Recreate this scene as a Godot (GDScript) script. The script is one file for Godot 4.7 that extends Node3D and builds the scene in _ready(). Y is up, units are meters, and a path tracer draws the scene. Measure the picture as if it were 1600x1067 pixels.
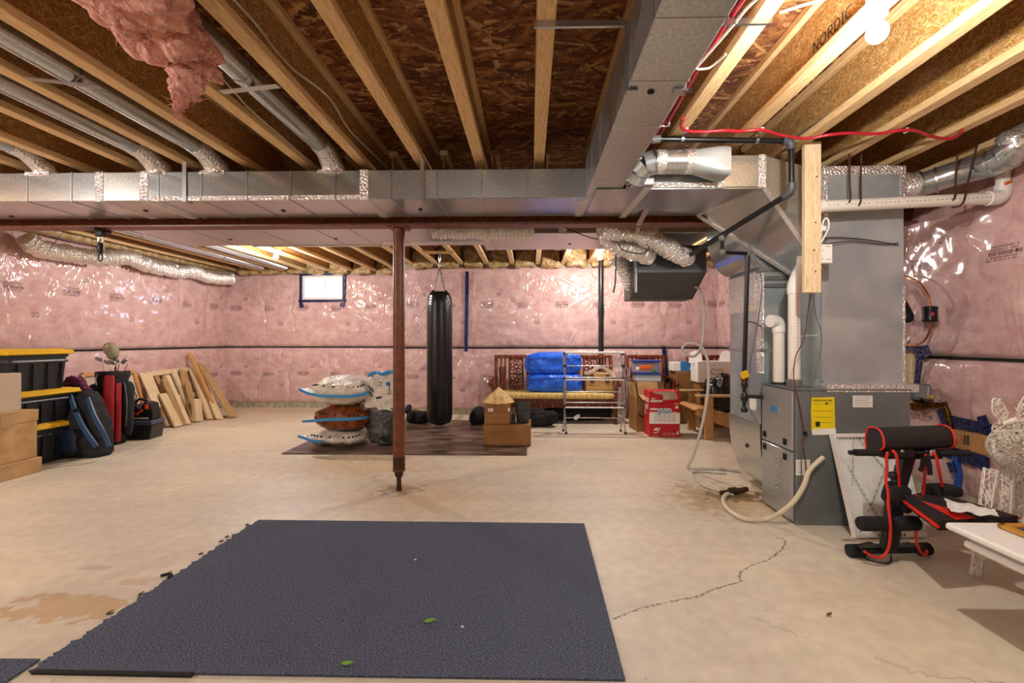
extends Node3D
# Unfinished basement: pink insulated walls, joist ceiling, ducts, furnace and stored things. Metres, y up, the camera stands at z = 0 and looks along -z.

class G:  # collects faces of one mesh; faces are given counter-clockwise as seen from outside
	var V := PackedVector3Array()
	var N := PackedVector3Array()
	var U := PackedVector2Array()
	var I := PackedInt32Array()

	func quad(a: Vector3, b: Vector3, c: Vector3, d: Vector3, w := 1.0, h := 1.0) -> G:
		var n := (b - a).cross(c - a)
		if n.length_squared() < 1e-14:
			n = (c - a).cross(d - a)
		n = n.normalized()
		var k := V.size()
		V.append_array(PackedVector3Array([a, b, c, d]))
		N.append_array(PackedVector3Array([n, n, n, n]))
		U.append_array(PackedVector2Array([Vector2(0, h), Vector2(w, h), Vector2(w, 0), Vector2(0, 0)]))
		I.append_array(PackedInt32Array([k, k + 2, k + 1, k, k + 3, k + 2]))
		return self

	func tri(a: Vector3, b: Vector3, c: Vector3) -> G:
		var n := (b - a).cross(c - a).normalized()
		var k := V.size()
		V.append_array(PackedVector3Array([a, b, c]))
		N.append_array(PackedVector3Array([n, n, n]))
		U.append_array(PackedVector2Array([Vector2(0, 1), Vector2(1, 1), Vector2(0, 0)]))
		I.append_array(PackedInt32Array([k, k + 2, k + 1]))
		return self

	func patch(P: Array, closed := false, flip := false, su := 1.0, sv := 1.0) -> G:  # smooth sheet through rows of points
		var n: int = P.size()
		var m: int = P[0].size()
		var k := V.size()
		for i in n:
			var r: PackedVector3Array = P[i]
			var ra: PackedVector3Array = P[maxi(i - 1, 0)]
			var rb: PackedVector3Array = P[mini(i + 1, n - 1)]
			for j in m:
				var ja := j - 1
				var jb := j + 1
				if closed:
					ja = m - 2 if j == 0 else ja
					jb = 1 if j == m - 1 else jb
				else:
					ja = maxi(ja, 0)
					jb = mini(jb, m - 1)
				var nn := (r[jb] - r[ja]).cross(rb[j] - ra[j])
				if nn.length_squared() < 1e-18:
					nn = (rb[jb] + ra[jb] - rb[ja] - ra[ja]).cross(rb[j] - ra[j])
				nn = nn.normalized()
				V.append(r[j])
				N.append(-nn if flip else nn)
				U.append(Vector2(su * j / (m - 1.0), sv * (1.0 - i / (n - 1.0))))
		for i in n - 1:
			for j in m - 1:
				var a := k + i * m + j
				if flip:
					I.append_array(PackedInt32Array([a, a + 1, a + m + 1, a, a + m + 1, a + m]))
				else:
					I.append_array(PackedInt32Array([a, a + m + 1, a + 1, a, a + m, a + m + 1]))
		return self

	func box(c: Vector3, s: Vector3, b := Basis.IDENTITY, bev := 0.0) -> G:
		var h := s * 0.5
		var e := minf(bev, minf(h.x, minf(h.y, h.z)) * 0.9)
		for ax in 3:
			var u := (ax + 1) % 3
			var w := (ax + 2) % 3
			for sg in [1.0, -1.0]:
				var q: Array[Vector3] = []
				for t in [[-1, -1], [1, -1], [1, 1], [-1, 1]]:
					var p := Vector3.ZERO
					p[ax] = sg * h[ax]
					p[u] = t[0] * sg * (h[u] - e)
					p[w] = t[1] * (h[w] - e)
					q.append(c + b * p)
				quad(q[0], q[1], q[2], q[3], s[u], s[w])
		if e > 0.0:
			for ax in 3:
				var u := (ax + 1) % 3
				var w := (ax + 2) % 3
				for su in [1.0, -1.0]:
					for sw in [1.0, -1.0]:
						var q: Array[Vector3] = []
						for t in [[1, 0], [1, 1], [-1, 1], [-1, 0]]:
							var p := Vector3.ZERO
							p[ax] = t[0] * (h[ax] - e)
							p[u] = su * (h[u] - (e if t[1] else 0.0))
							p[w] = sw * (h[w] - (0.0 if t[1] else e))
							q.append(c + b * p)
						if su * sw > 0:
							quad(q[3], q[2], q[1], q[0])
						else:
							quad(q[0], q[1], q[2], q[3])
			for sx in [1.0, -1.0]:
				for sy in [1.0, -1.0]:
					for sz in [1.0, -1.0]:
						var a := c + b * Vector3(sx * h.x, sy * (h.y - e), sz * (h.z - e))
						var d := c + b * Vector3(sx * (h.x - e), sy * h.y, sz * (h.z - e))
						var f := c + b * Vector3(sx * (h.x - e), sy * (h.y - e), sz * h.z)
						if sx * sy * sz > 0:
							tri(a, d, f)
						else:
							tri(a, f, d)
		return self

	func bar(a: Vector3, b: Vector3, w: float, t: float, up := Vector3.UP, bev := 0.0) -> G:  # box from a to b, w wide and t thick along up
		var y := (b - a).normalized()
		var x := up.cross(y)
		if x.length() < 1e-4:
			x = Vector3.RIGHT.cross(y)
		x = x.normalized()
		return box((a + b) * 0.5, Vector3(w, (b - a).length(), t), Basis(x, y, x.cross(y)), bev)

	func tube(pts: PackedVector3Array, r, sides := 8, caps := true) -> G:
		var n := pts.size()
		var rows := []
		var t0 := (pts[1] - pts[0]).normalized()
		var n1 := t0.cross(Vector3.UP if absf(t0.y) < 0.9 else Vector3.RIGHT).normalized()
		for i in n:
			var t := (pts[mini(i + 1, n - 1)] - pts[maxi(i - 1, 0)]).normalized()
			n1 = (n1 - t * n1.dot(t)).normalized()
			var n2 := t.cross(n1)
			var rr: float = r[i] if r is Array else r
			var row := PackedVector3Array()
			for j in sides + 1:
				var a := TAU * (j % sides) / sides
				row.append(pts[i] + (n1 * cos(a) + n2 * sin(a)) * rr)
			rows.append(row)
		patch(rows, true)
		if caps:
			fan(rows[0], pts[0], true)
			fan(rows[n - 1], pts[n - 1], false)
		return self

	func fan(row: PackedVector3Array, c: Vector3, flip: bool) -> G:
		for j in row.size() - 1:
			if flip:
				tri(c, row[j + 1], row[j])
			else:
				tri(c, row[j], row[j + 1])
		return self

	func lathe(prof: Array, n := 24, xf := Transform3D.IDENTITY) -> G:  # prof: Vector2(radius, height), going up on the outside
		var rows := []
		for p in prof:
			var row := PackedVector3Array()
			for j in n + 1:
				var a := TAU * (j % n) / n
				row.append(xf * Vector3(maxf(p.x, 1e-4) * cos(a), p.y, -maxf(p.x, 1e-4) * sin(a)))
			rows.append(row)
		return patch(rows, true)

	func prism(poly: PackedVector2Array, xf: Transform3D, d: float) -> G:  # polygon in xf's xy plane, pulled d along its z
		var p := poly
		if Geometry2D.is_polygon_clockwise(p):
			p = p.duplicate()
			p.reverse()
		var n := p.size()
		for i in n:
			var j := (i + 1) % n
			quad(xf * Vector3(p[i].x, p[i].y, 0), xf * Vector3(p[j].x, p[j].y, 0), xf * Vector3(p[j].x, p[j].y, d), xf * Vector3(p[i].x, p[i].y, d))
		var t := Geometry2D.triangulate_polygon(p)
		for i in range(0, t.size(), 3):
			var a := p[t[i]]
			var b := p[t[i + 1]]
			var c := p[t[i + 2]]
			if (b - a).cross(c - a) < 0:
				var s := b
				b = c
				c = s
			tri(xf * Vector3(a.x, a.y, d), xf * Vector3(b.x, b.y, d), xf * Vector3(c.x, c.y, d))
			tri(xf * Vector3(a.x, a.y, 0), xf * Vector3(c.x, c.y, 0), xf * Vector3(b.x, b.y, 0))
		return self

	func sup(c: Vector3, r: Vector3, e1: float, e2: float, b := Basis.IDENTITY, nu := 32, nv := 18, fn: FastNoiseLite = null, amp := 0.0) -> G:  # a rounded box or pillow
		var rows := []
		for i in nv + 1:
			var v := -PI / 2 + PI * clampf(i / float(nv), 0.002, 0.998)
			var row := PackedVector3Array()
			for j in nu + 1:
				var u := TAU * (j % nu) / nu
				var p := Vector3(pw(cos(v), e1) * pw(cos(u), e2), pw(sin(v), e1), -pw(cos(v), e1) * pw(sin(u), e2)) * r
				if fn:
					p += p.normalized() * fn.get_noise_3dv(c + p) * amp
				row.append(c + b * p)
			rows.append(row)
		return patch(rows, true)

	func pw(x: float, e: float) -> float:
		return signf(x) * pow(absf(x), e)

	func grid(f: Callable, nu: int, nv: int, flip := false) -> G:  # f(u, v) -> point
		var rows := []
		for i in nv + 1:
			var row := PackedVector3Array()
			for j in nu + 1:
				row.append(f.call(j / float(nu), i / float(nv)))
			rows.append(row)
		return patch(rows, false, flip)

	func mesh(off: Vector3) -> ArrayMesh:
		var a := []
		a.resize(Mesh.ARRAY_MAX)
		var vv := V
		if off != Vector3.ZERO:
			vv = PackedVector3Array()
			for p in V:
				vv.append(p - off)
		a[Mesh.ARRAY_VERTEX] = vv
		a[Mesh.ARRAY_NORMAL] = N
		a[Mesh.ARRAY_TEX_UV] = U
		a[Mesh.ARRAY_INDEX] = I
		var m := ArrayMesh.new()
		m.add_surface_from_arrays(Mesh.PRIMITIVE_TRIANGLES, a)
		return m


var M := {}
var org := Vector3.ZERO
var rng := RandomNumberGenerator.new()


func thing(called: String, label: String, category: String, at := Vector3.ZERO, turn := 0.0, group := "", local := false) -> Node3D:
	var o := Node3D.new()  # stands at the thing's base; unless local, its parts are written in room coordinates
	o.name = called
	add_child(o, true)
	o.position = at
	o.rotation.y = turn
	meta(o, label, category, group)
	org = Vector3.ZERO if local else at
	return o


func meta(o: Node3D, label := "", category := "", group := "", kind := "") -> Node3D:
	if label: o.set_meta("label", label)
	if category: o.set_meta("category", category)
	if group: o.set_meta("group", group)
	if kind: o.set_meta("kind", kind)
	return o


func part(parent: Node3D, called: String, g, m: Material, label := "") -> MeshInstance3D:
	var o := MeshInstance3D.new()
	o.name = called
	o.mesh = g.mesh(org) if g is G else g
	o.material_override = m
	parent.add_child(o, true)
	if label: o.set_meta("label", label)
	return o


func solo(called: String, label: String, category: String, g, m: Material, group := "") -> MeshInstance3D:
	org = Vector3.ZERO
	return meta(part(self, called, g, m), label, category, group) as MeshInstance3D


func struct(called: String, g, m: Material, label := "") -> MeshInstance3D:
	org = Vector3.ZERO
	return meta(part(self, called, g, m), label, "", "", "structure") as MeshInstance3D


func text(parent: Node3D, called: String, s: String, at: Vector3, b: Basis, height: float, m: Material, font := "Droid Sans", weight := 400) -> void:  # flat lettering, b.z looks out of the page
	var t := TextMesh.new()
	var f := SystemFont.new()
	f.font_names = PackedStringArray([font])
	f.font_weight = weight
	t.font = f
	t.text = s
	t.font_size = 48
	t.pixel_size = height / 35.0
	t.depth = 0.0006
	t.curve_step = 4.0
	var o := part(parent, called, t, m)
	o.transform = Transform3D(b, at - org)


func spl(p: PackedVector3Array, n := 6) -> PackedVector3Array:  # a smooth line through the points
	var out := PackedVector3Array()
	for i in p.size() - 1:
		var a := p[maxi(i - 1, 0)]
		var d := p[mini(i + 2, p.size() - 1)]
		for k in n:
			out.append(p[i].cubic_interpolate(p[i + 1], a, d, k / float(n)))
	out.append(p[p.size() - 1])
	return out


func noise(seed_: int, freq: float, oct := 3) -> FastNoiseLite:
	var f := FastNoiseLite.new()
	f.seed = seed_
	f.frequency = freq
	f.fractal_octaves = oct
	return f


func ntex(seed_: int, freq: float, colors: Array, size := 256, normal := 0.0, oct := 4) -> NoiseTexture2D:
	var t := NoiseTexture2D.new()
	t.width = size
	t.height = size
	t.seamless = true
	t.noise = noise(seed_, freq, oct)
	if normal > 0.0:
		t.as_normal_map = true
		t.bump_strength = normal
	elif colors:
		var g := Gradient.new()
		g.offsets = PackedFloat32Array()
		g.colors = PackedColorArray()
		var off := PackedFloat32Array()
		var col := PackedColorArray()
		for i in colors.size():
			off.append(0.25 + 0.5 * i / (colors.size() - 1.0))
			col.append(Color(colors[i]))
		g.offsets = off
		g.colors = col
		t.color_ramp = g
	return t


func mt(key: String, color, rough: float, metal := 0.0, tex: Texture2D = null, scale := Vector3.ONE, nrm: Texture2D = null, nscale := 1.0) -> StandardMaterial3D:
	var m := StandardMaterial3D.new()
	m.resource_name = key
	m.albedo_color = Color(color)
	m.roughness = rough
	m.metallic = metal
	if tex:
		m.albedo_texture = tex
	if nrm:
		m.normal_enabled = true
		m.normal_texture = nrm
		m.normal_scale = nscale
	if tex or nrm:
		m.uv1_triplanar = true
		m.uv1_scale = scale
	M[key] = m
	return m


func glow(key: String, c: Color, e: float) -> void:
	var m := mt(key, c, 0.4)
	m.emission_enabled = true
	m.emission = c
	m.emission_energy_multiplier = e


func _ready() -> void:
	# --- camera, sky, lamps, exposure
	var cam := Camera3D.new()
	cam.name = "camera"
	cam.projection = Camera3D.PROJECTION_FRUSTUM
	cam.near = 0.05
	cam.far = 60.0
	cam.size = 2.0 * 0.05 * 533.5 / 711.0
	cam.frustum_offset = Vector2(-12.0, -2.5) / 711.0 * 0.05
	cam.position = Vector3(0, 1.2, 0)
	cam.rotation.y = atan(16.0 / 711.0)
	add_child(cam)
	cam.current = true
	var we := WorldEnvironment.new()
	we.name = "world"
	var env := Environment.new()
	env.background_mode = Environment.BG_SKY
	var sky := Sky.new()
	var sm := ProceduralSkyMaterial.new()
	sm.sky_top_color = Color(0.62, 0.76, 1.0)
	sm.sky_horizon_color = Color(0.92, 0.96, 1.0)
	sm.ground_bottom_color = Color(0.5, 0.5, 0.48)
	sm.ground_horizon_color = Color(0.75, 0.77, 0.78)
	sky.sky_material = sm
	env.sky = sky
	env.background_energy_multiplier = 15.0
	env.tonemap_mode = Environment.TONE_MAPPER_LINEAR
	env.tonemap_exposure = 1.2
	env.sdfgi_enabled = true
	env.ssao_enabled = true
	env.ssil_enabled = true
	we.environment = env
	add_child(we)
	rng.seed = 7
	materials()
	setting()
	beams()
	ducts()
	furnace_corner()
	pipes()
	ceiling_things()
	lamps()
	left_side()
	middle()
	back_row()
	right_side()
	floor_things()


func put(d: PackedByteArray, w: int, h: int, x: int, y: int, c: Color, a := 1.0) -> void:
	var k := (posmod(y, h) * w + posmod(x, w)) * 3
	d[k] = int(lerpf(d[k], c.r8, a))
	d[k + 1] = int(lerpf(d[k + 1], c.g8, a))
	d[k + 2] = int(lerpf(d[k + 2], c.b8, a))


func as_tex(d: PackedByteArray, w: int, h: int) -> ImageTexture:
	var im := Image.create_from_data(w, h, false, Image.FORMAT_RGB8, d)
	return ImageTexture.create_from_image(im)


func strands(size: int, count: int, base: Color, tones: Array, spread: float, lmin: float, lmax: float, wmin: float, wmax: float, sd: int) -> ImageTexture:  # pressed wood strands
	var r := RandomNumberGenerator.new()
	r.seed = sd
	var d := PackedByteArray()
	d.resize(size * size * 3)
	for i in size * size:
		d[i * 3] = base.r8
		d[i * 3 + 1] = base.g8
		d[i * 3 + 2] = base.b8
	for s in count:
		var c: Color = Color(tones[r.randi() % tones.size()])
		var a := r.randfn(0.0, spread)
		var l := r.randf_range(lmin, lmax)
		var w := r.randf_range(wmin, wmax)
		var cx := r.randf() * size
		var cy := r.randf() * size
		var ca := cos(a)
		var sa := sin(a)
		for i in int(l):
			var skew := absf(i / l - 0.5) * 3.0
			for j in int(w):
				var f := 1.0 - 0.45 * float(j < 1 or i < 2)
				var px := int(cx + (i - l * 0.5 + skew) * ca - j * sa)
				var py := int(cy + (i - l * 0.5) * sa + j * ca)
				var sh := 0.88 + 0.24 * fposmod(sin(j * 12.9 + s) * 43.7, 1.0)
				put(d, size, size, px, py, Color(c.r * f * sh, c.g * f * sh, c.b * f * sh), 0.9)
	return as_tex(d, size, size)


func digits(d: PackedByteArray, w: int, h: int, s: String, x0: int, y0: int, cell: int, c: Color) -> void:
	var font := {"2": ["01110", "10001", "00001", "00110", "01000", "10000", "11111"], "0": ["01110", "10001", "10001", "10001", "10001", "10001", "01110"]}
	for k in s.length():
		for j in 7:
			for i in 5:
				if font[s[k]][j][i] == "1":
					for yy in cell:
						for xx in cell:
							put(d, w, h, x0 + (k * 6 + i) * cell + xx, y0 + j * cell + yy, c, 0.95)


func batt_tex() -> ImageTexture:  # pink glass wool behind clear film, printed in rows; 1.2 m square
	var n := 1024
	var f1 := noise(3, 0.004, 4).get_seamless_image(n, n).get_data()
	var f2 := noise(4, 0.03, 4).get_seamless_image(n, n).get_data()
	var f3 := noise(5, 0.012, 3).get_seamless_image(n / 2, n)
	f3.resize(n, n)
	var f4 := f3.get_data()
	var d := PackedByteArray()
	d.resize(n * n * 3)
	for i in n * n:
		var a := (f1[i] - 128) * 0.09 + (f2[i] - 128) * 0.06 + (f4[i] - 128) * 0.07
		d[i * 3] = clampi(int(206 + a * 0.8), 0, 255)
		d[i * 3 + 1] = clampi(int(170 + a * 1.15), 0, 255)
		d[i * 3 + 2] = clampi(int(166 + a * 1.1), 0, 255)
	var r := RandomNumberGenerator.new()
	r.seed = 11
	var ink := Color("4a3634")
	for b in [[90, 440], [590, 452]]:
		for row in [[0, 10, 0.75], [16, 10, 0.65], [31, 19, 1.0], [56, 9, 0.75], [70, 9, 0.8]]:
			var x: int = b[0] + r.randi() % 12
			var stop: int = b[0] + 190 - (r.randi() % 30)
			while x < stop:
				var lw := 4 + r.randi() % 5
				if r.randf() < 0.83:
					for xx in lw:
						for yy in row[1]:
							if (xx < 2 or yy < 2 or yy > row[1] - 3 or r.randf() < 0.5):
								put(d, n, n, x + xx, b[1] + row[0] + yy, ink, row[2])
				x += lw + 2
		for xx in 16:  # a small house mark at the end of the bold line
			for yy in 14:
				if yy > 6 or absi(xx - 8) < yy + 2:
					put(d, n, n, b[0] + 150 + xx, b[1] + 30 + yy, ink, 0.9)
	digits(d, n, n, "20", 300, 330, 6, ink)
	digits(d, n, n, "20", 840, 690, 6, ink)
	return as_tex(d, n, n)


const FX0 := -5.5
const FZ0 := -8.1
const FW := 1720
const FH := 1500


func floor_tex() -> ImageTexture:  # 5 mm to the pixel
	var w := FW
	var h := FH
	var i1 := noise(21, 0.0035, 4).get_image(w, h).get_data()
	var i2 := noise(22, 0.05, 3).get_image(w, h).get_data()
	var im3 := noise(23, 0.02, 4).get_image(w / 6, h)
	im3.resize(w, h)
	var i3 := im3.get_data()
	var d := PackedByteArray()
	d.resize(w * h * 3)
	for i in w * h:
		var a := (i1[i] - 128) * 0.10 + (i2[i] - 128) * 0.07 + (i3[i] - 128) * 0.045
		var b := (i1[i] - 128) * 0.08
		d[i * 3] = clampi(int(215 + a), 0, 255)
		d[i * 3 + 1] = clampi(int(204 + a - b * 0.25), 0, 255)
		d[i * 3 + 2] = clampi(int(183 + a - b * 0.8), 0, 255)
	var r := RandomNumberGenerator.new()
	r.seed = 5
	var fz := noise(31, 0.045, 3)
	var blots := [  # x, z, half length along x, half along z, strength, colour, ragged edge
		[-2.06, -1.99, 0.24, 0.09, 0.5, Color("b98f5c"), 1.0], [-1.94, -2.22, 0.07, 0.03, 0.35, Color("c39a68"), 1.0], [-2.3, -2.35, 0.08, 0.03, 0.3, Color("8d8474"), 0.4],
		[-1.8, -4.3, 0.8, 0.35, 0.35, Color("b89468"), 0.6], [-1.04, -3.62, 0.16, 0.13, 0.5, Color("6b5844"), 0.9], [-0.9, -3.5, 0.5, 0.4, 0.22, Color("c08a55"), 0.5],
		[1.58, -3.52, 0.20, 0.10, 0.75, Color("4a3a28"), 1.0], [1.52, -3.45, 0.42, 0.34, 0.45, Color("b58a50"), 0.8], [1.3, -3.6, 0.12, 0.3, 0.3, Color("8d7350"), 0.8],
		[-3.2, -5.6, 1.2, 0.7, 0.2, Color("b99a74"), 0.6], [-4.2, -7.0, 0.9, 0.7, 0.3, Color("ad8e6c"), 0.5], [-3.0, -7.7, 2.4, 0.35, 0.35, Color("b08f62"), 0.5], [2.2, -2.2, 0.6, 0.4, 0.2, Color("b9aa92"), 0.5],
		[0.9, -5.2, 1.0, 0.4, 0.15, Color("c4aa84"), 0.5], [-3.4, -2.6, 0.7, 0.6, 0.15, Color("dcc8ac"), 0.5]]
	for b in blots:
		var hx: float = b[2] * 260
		var hz: float = b[3] * 260
		var cx: float = (b[0] - FX0) * 200
		var cy: float = (b[1] - FZ0) * 200
		for y in range(int(cy - hz), int(cy + hz)):
			for x in range(int(cx - hx), int(cx + hx)):
				if x < 0 or y < 0 or x >= w or y >= h:
					continue
				var q: float = 1.0 - Vector2((x - cx) / hx, (y - cy) / hz).length() + fz.get_noise_2d(x, y) * b[6] * 0.9
				var k: float = clampf(q * (6.0 if b[6] > 0.9 else 1.8), 0.0, 1.0) * b[4]
				if k > 0:
					put(d, w, h, x, y, b[5], k)
	var cracks := [
		[Vector2(0.349, -1.961), Vector2(0.492, -2.048), Vector2(0.637, -2.101), Vector2(0.784, -2.146), Vector2(0.865, -2.202), Vector2(1.047, -2.287), Vector2(1.078, -2.369), Vector2(1.186, -2.458), Vector2(1.297, -2.51), Vector2(1.47, -2.667), Vector2(1.528, -2.752), Vector2(1.5, -2.8)],
		[Vector2(0.95, -2.0), Vector2(1.12, -1.85)], [Vector2(1.3, -1.75), Vector2(1.42, -1.66), Vector2(1.7, -1.62)], [Vector2(0.9, -3.5), Vector2(1.2, -3.2), Vector2(1.7, -2.85)]]
	for ci in cracks.size():
		var c: Array = cracks[ci]
		for i in c.size() - 1:
			var n := int(c[i].distance_to(c[i + 1]) * 420)
			for k in n:
				var p: Vector2 = c[i].lerp(c[i + 1], k / float(n))
				var jit := fz.get_noise_2d(p.x * 500, p.y * 500) * 6.0
				var x := int((p.x - FX0) * 200 + jit)
				var y := int((p.y - FZ0) * 200 - jit * 0.6)
				put(d, w, h, x, y, Color("6a5842"), 0.6 if ci == 0 else 0.2)
				if ci == 0 and fz.get_noise_2d(p.x * 900, 3) > 0:
					put(d, w, h, x, y + 1, Color("6b573f"), 0.6)
	for i in 420:  # specks of dirt
		var x := r.randi() % w
		var y := r.randi() % h
		for k in 1 + r.randi() % 2:
			put(d, w, h, x + k, y, Color("5f4d39"), 0.5)
	return as_tex(d, w, h)


func materials() -> void:
	var osb := strands(1024, 3300, Color("5a3418"), ["8a5630", "9c6538", "b27a48", "774524", "a06a3a", "c49058", "69391c", "8f5a34", "d6a870", "5c3018"], 0.55, 38, 110, 7, 22, 1)
	var web := strands(512, 4200, Color("a8702e"), ["c69c60", "b78c50", "d4ae74", "a87c42", "caa062"], 0.8, 12, 46, 2, 8, 2)
	mt("subfloor", "ffffff", 0.75, 0.0, osb, Vector3.ONE / 1.7)
	mt("web", "ffffff", 0.7, 0.0, web, Vector3.ONE / 0.75)
	var grain := ntex(41, 0.022, ["ceb286", "dec69c", "ead6b2", "e2caa2", "d4b88c"], 512)
	mt("wood_z", "fff2dc", 0.65, 0.0, grain, Vector3(9, 9, 0.5))
	mt("wood_y", "ffffff", 0.65, 0.0, grain, Vector3(9, 0.5, 9))
	mt("wood_grey", "c9b79c", 0.75, 0.0, grain, Vector3(9, 0.5, 9))
	mt("wood_orange", "dcb892", 0.6, 0.0, grain, Vector3(7, 0.5, 7))
	mt("wood_x", "f4dcb4", 0.6, 0.0, grain, Vector3(0.5, 9, 9))
	mt("pink", "ffffff", 0.13, 0.0, null)
	M.pink.albedo_texture = batt_tex()
	M.pink.metallic_specular = 0.55
	mt("wool", "f2d8d0", 0.95, 0.0, ntex(44, 0.02, ["d9a59c", "ecc4bb", "fbe6de"], 256), Vector3.ONE * 6.0, ntex(45, 0.05, [], 256, 10.0), 1.0)
	var crinkle := ntex(46, 0.035, [], 256, 9.0, 3)
	mt("rim_wool", "cdbfa6", 0.2, 0.0, ntex(47, 0.015, ["a08a64", "c8ae84", "e4d4b4"], 256), Vector3.ONE * 2.0, crinkle, 0.7)
	mt("film", "e9cfc8", 0.15, 0.0, null, Vector3.ONE * 3.0, crinkle, 0.8)
	var fl := mt("concrete", "ffffff", 0.5)
	fl.albedo_texture = floor_tex()
	mt("concrete_plain", "d8cab4", 0.55, 0.0, ntex(48, 0.01, ["d2c0a8", "fff4e0"], 256), Vector3.ONE * 0.6)
	mt("concrete_wall", "bdb8a6", 0.85, 0.0, ntex(49, 0.03, ["c4beac", "f0ece0"], 256), Vector3.ONE * 1.5)
	var spangle := ntex(50, 0.03, ["d2d6d8", "dee2e3", "eceeee"], 256)
	mt("galv", "dfe3e5", 0.22, 0.84, spangle, Vector3.ONE * 7.0, ntex(51, 0.006, [], 256, 2.5, 2), 0.12)
	mt("galv_dull", "d6dadc", 0.28, 0.74, spangle, Vector3.ONE * 7.0, ntex(52, 0.008, [], 256, 2.0, 2), 0.12)
	mt("galv_warm", "dcd9d2", 0.28, 0.78, spangle, Vector3.ONE * 7.0, ntex(53, 0.006, [], 256, 2.5, 2), 0.12)
	mt("foil", "f6f6f4", 0.22, 0.8, null, Vector3.ONE * 4.0, ntex(54, 0.045, [], 256, 10.0, 3), 1.0)
	mt("foil_dull", "e6e2de", 0.3, 0.65, null, Vector3.ONE * 4.0, ntex(54, 0.045, [], 256, 10.0, 3), 0.9)
	mt("seam_metal", "c2c6c8", 0.3, 1.0)
	mt("dark_hole", "0c0b0a", 0.9)
	mt("rust", "c6a68c", 0.42, 0.0, ntex(55, 0.02, ["7a4c32", "8f5c3e", "a06a4a"], 256), Vector3.ONE * 2.0)
	mt("rust_scale", "7a5a44", 0.8, 0.0, ntex(56, 0.08, ["4a3020", "8f6f55", "b49c86"], 256), Vector3.ONE * 6.0)
	mt("plenum", "bcc4c6", 0.36, 0.4, ntex(57, 0.006, ["d4d8da", "f4f6f6"], 256), Vector3.ONE * 1.0, ntex(52, 0.008, [], 256, 2.0, 2), 0.1)
	mt("grey_paint", "6f7474", 0.42, 0.0, ntex(58, 0.01, ["e8e8e8", "ffffff"], 256), Vector3.ONE)
	mt("silver_panel", "a9abaa", 0.38, 0.55)
	mt("grey_dark", "43464a", 0.5)
	mt("black", "0e0e0f", 0.45)
	mt("black_matte", "141416", 0.85)
	mt("black_pipe", "111214", 0.3)
	mt("black_leather", "121314", 0.3, 0.0, null, Vector3.ONE * 3.0, ntex(59, 0.03, [], 256, 3.0), 0.4)
	mt("black_fabric", "15171c", 0.8, 0.0, null, Vector3.ONE * 2.0, ntex(60, 0.02, [], 256, 6.0), 0.6)
	mt("navy_fabric", "243a58", 0.6, 0.0, null, Vector3.ONE * 2.0, ntex(60, 0.02, [], 256, 6.0), 0.6)
	mt("strap_blue", "34507a", 0.4)
	mt("white_pvc", "e6e2d6", 0.3)
	mt("white", "e9e7e1", 0.4)
	mt("label_white", "efede6", 0.6)
	mt("ink", "2a2624", 0.8)
	mt("ink_blue", "2d7fc0", 0.7)
	mt("romex", "c9c0b0", 0.5)
	mt("red_pex", "b31f2c", 0.3)
	mt("red_dark", "8c1a28", 0.4)
	mt("blue_pex", "1d4fa8", 0.35)
	mt("tape_blue", "38486e", 0.25, 0.0, ntex(61, 0.03, ["2c4a94", "4468b8", "9ab4e8"], 256), Vector3.ONE * 4.0, crinkle, 0.5)
	mt("copper", "a8683c", 0.35, 0.9)
	mt("brass", "8a6a30", 0.4, 0.8, ntex(62, 0.05, ["6a5a34", "c8a868", "e8d090"], 128), Vector3.ONE * 5.0)
	mt("steel", "b8babc", 0.3, 1.0)
	mt("wire_grey", "6d6a66", 0.5)
	mt("wire_brown", "6a3428", 0.5)
	mt("cord_black", "1a1817", 0.5)
	glow("bulb_glass", Color(1.0, 0.96, 0.88), 14.0)


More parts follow.
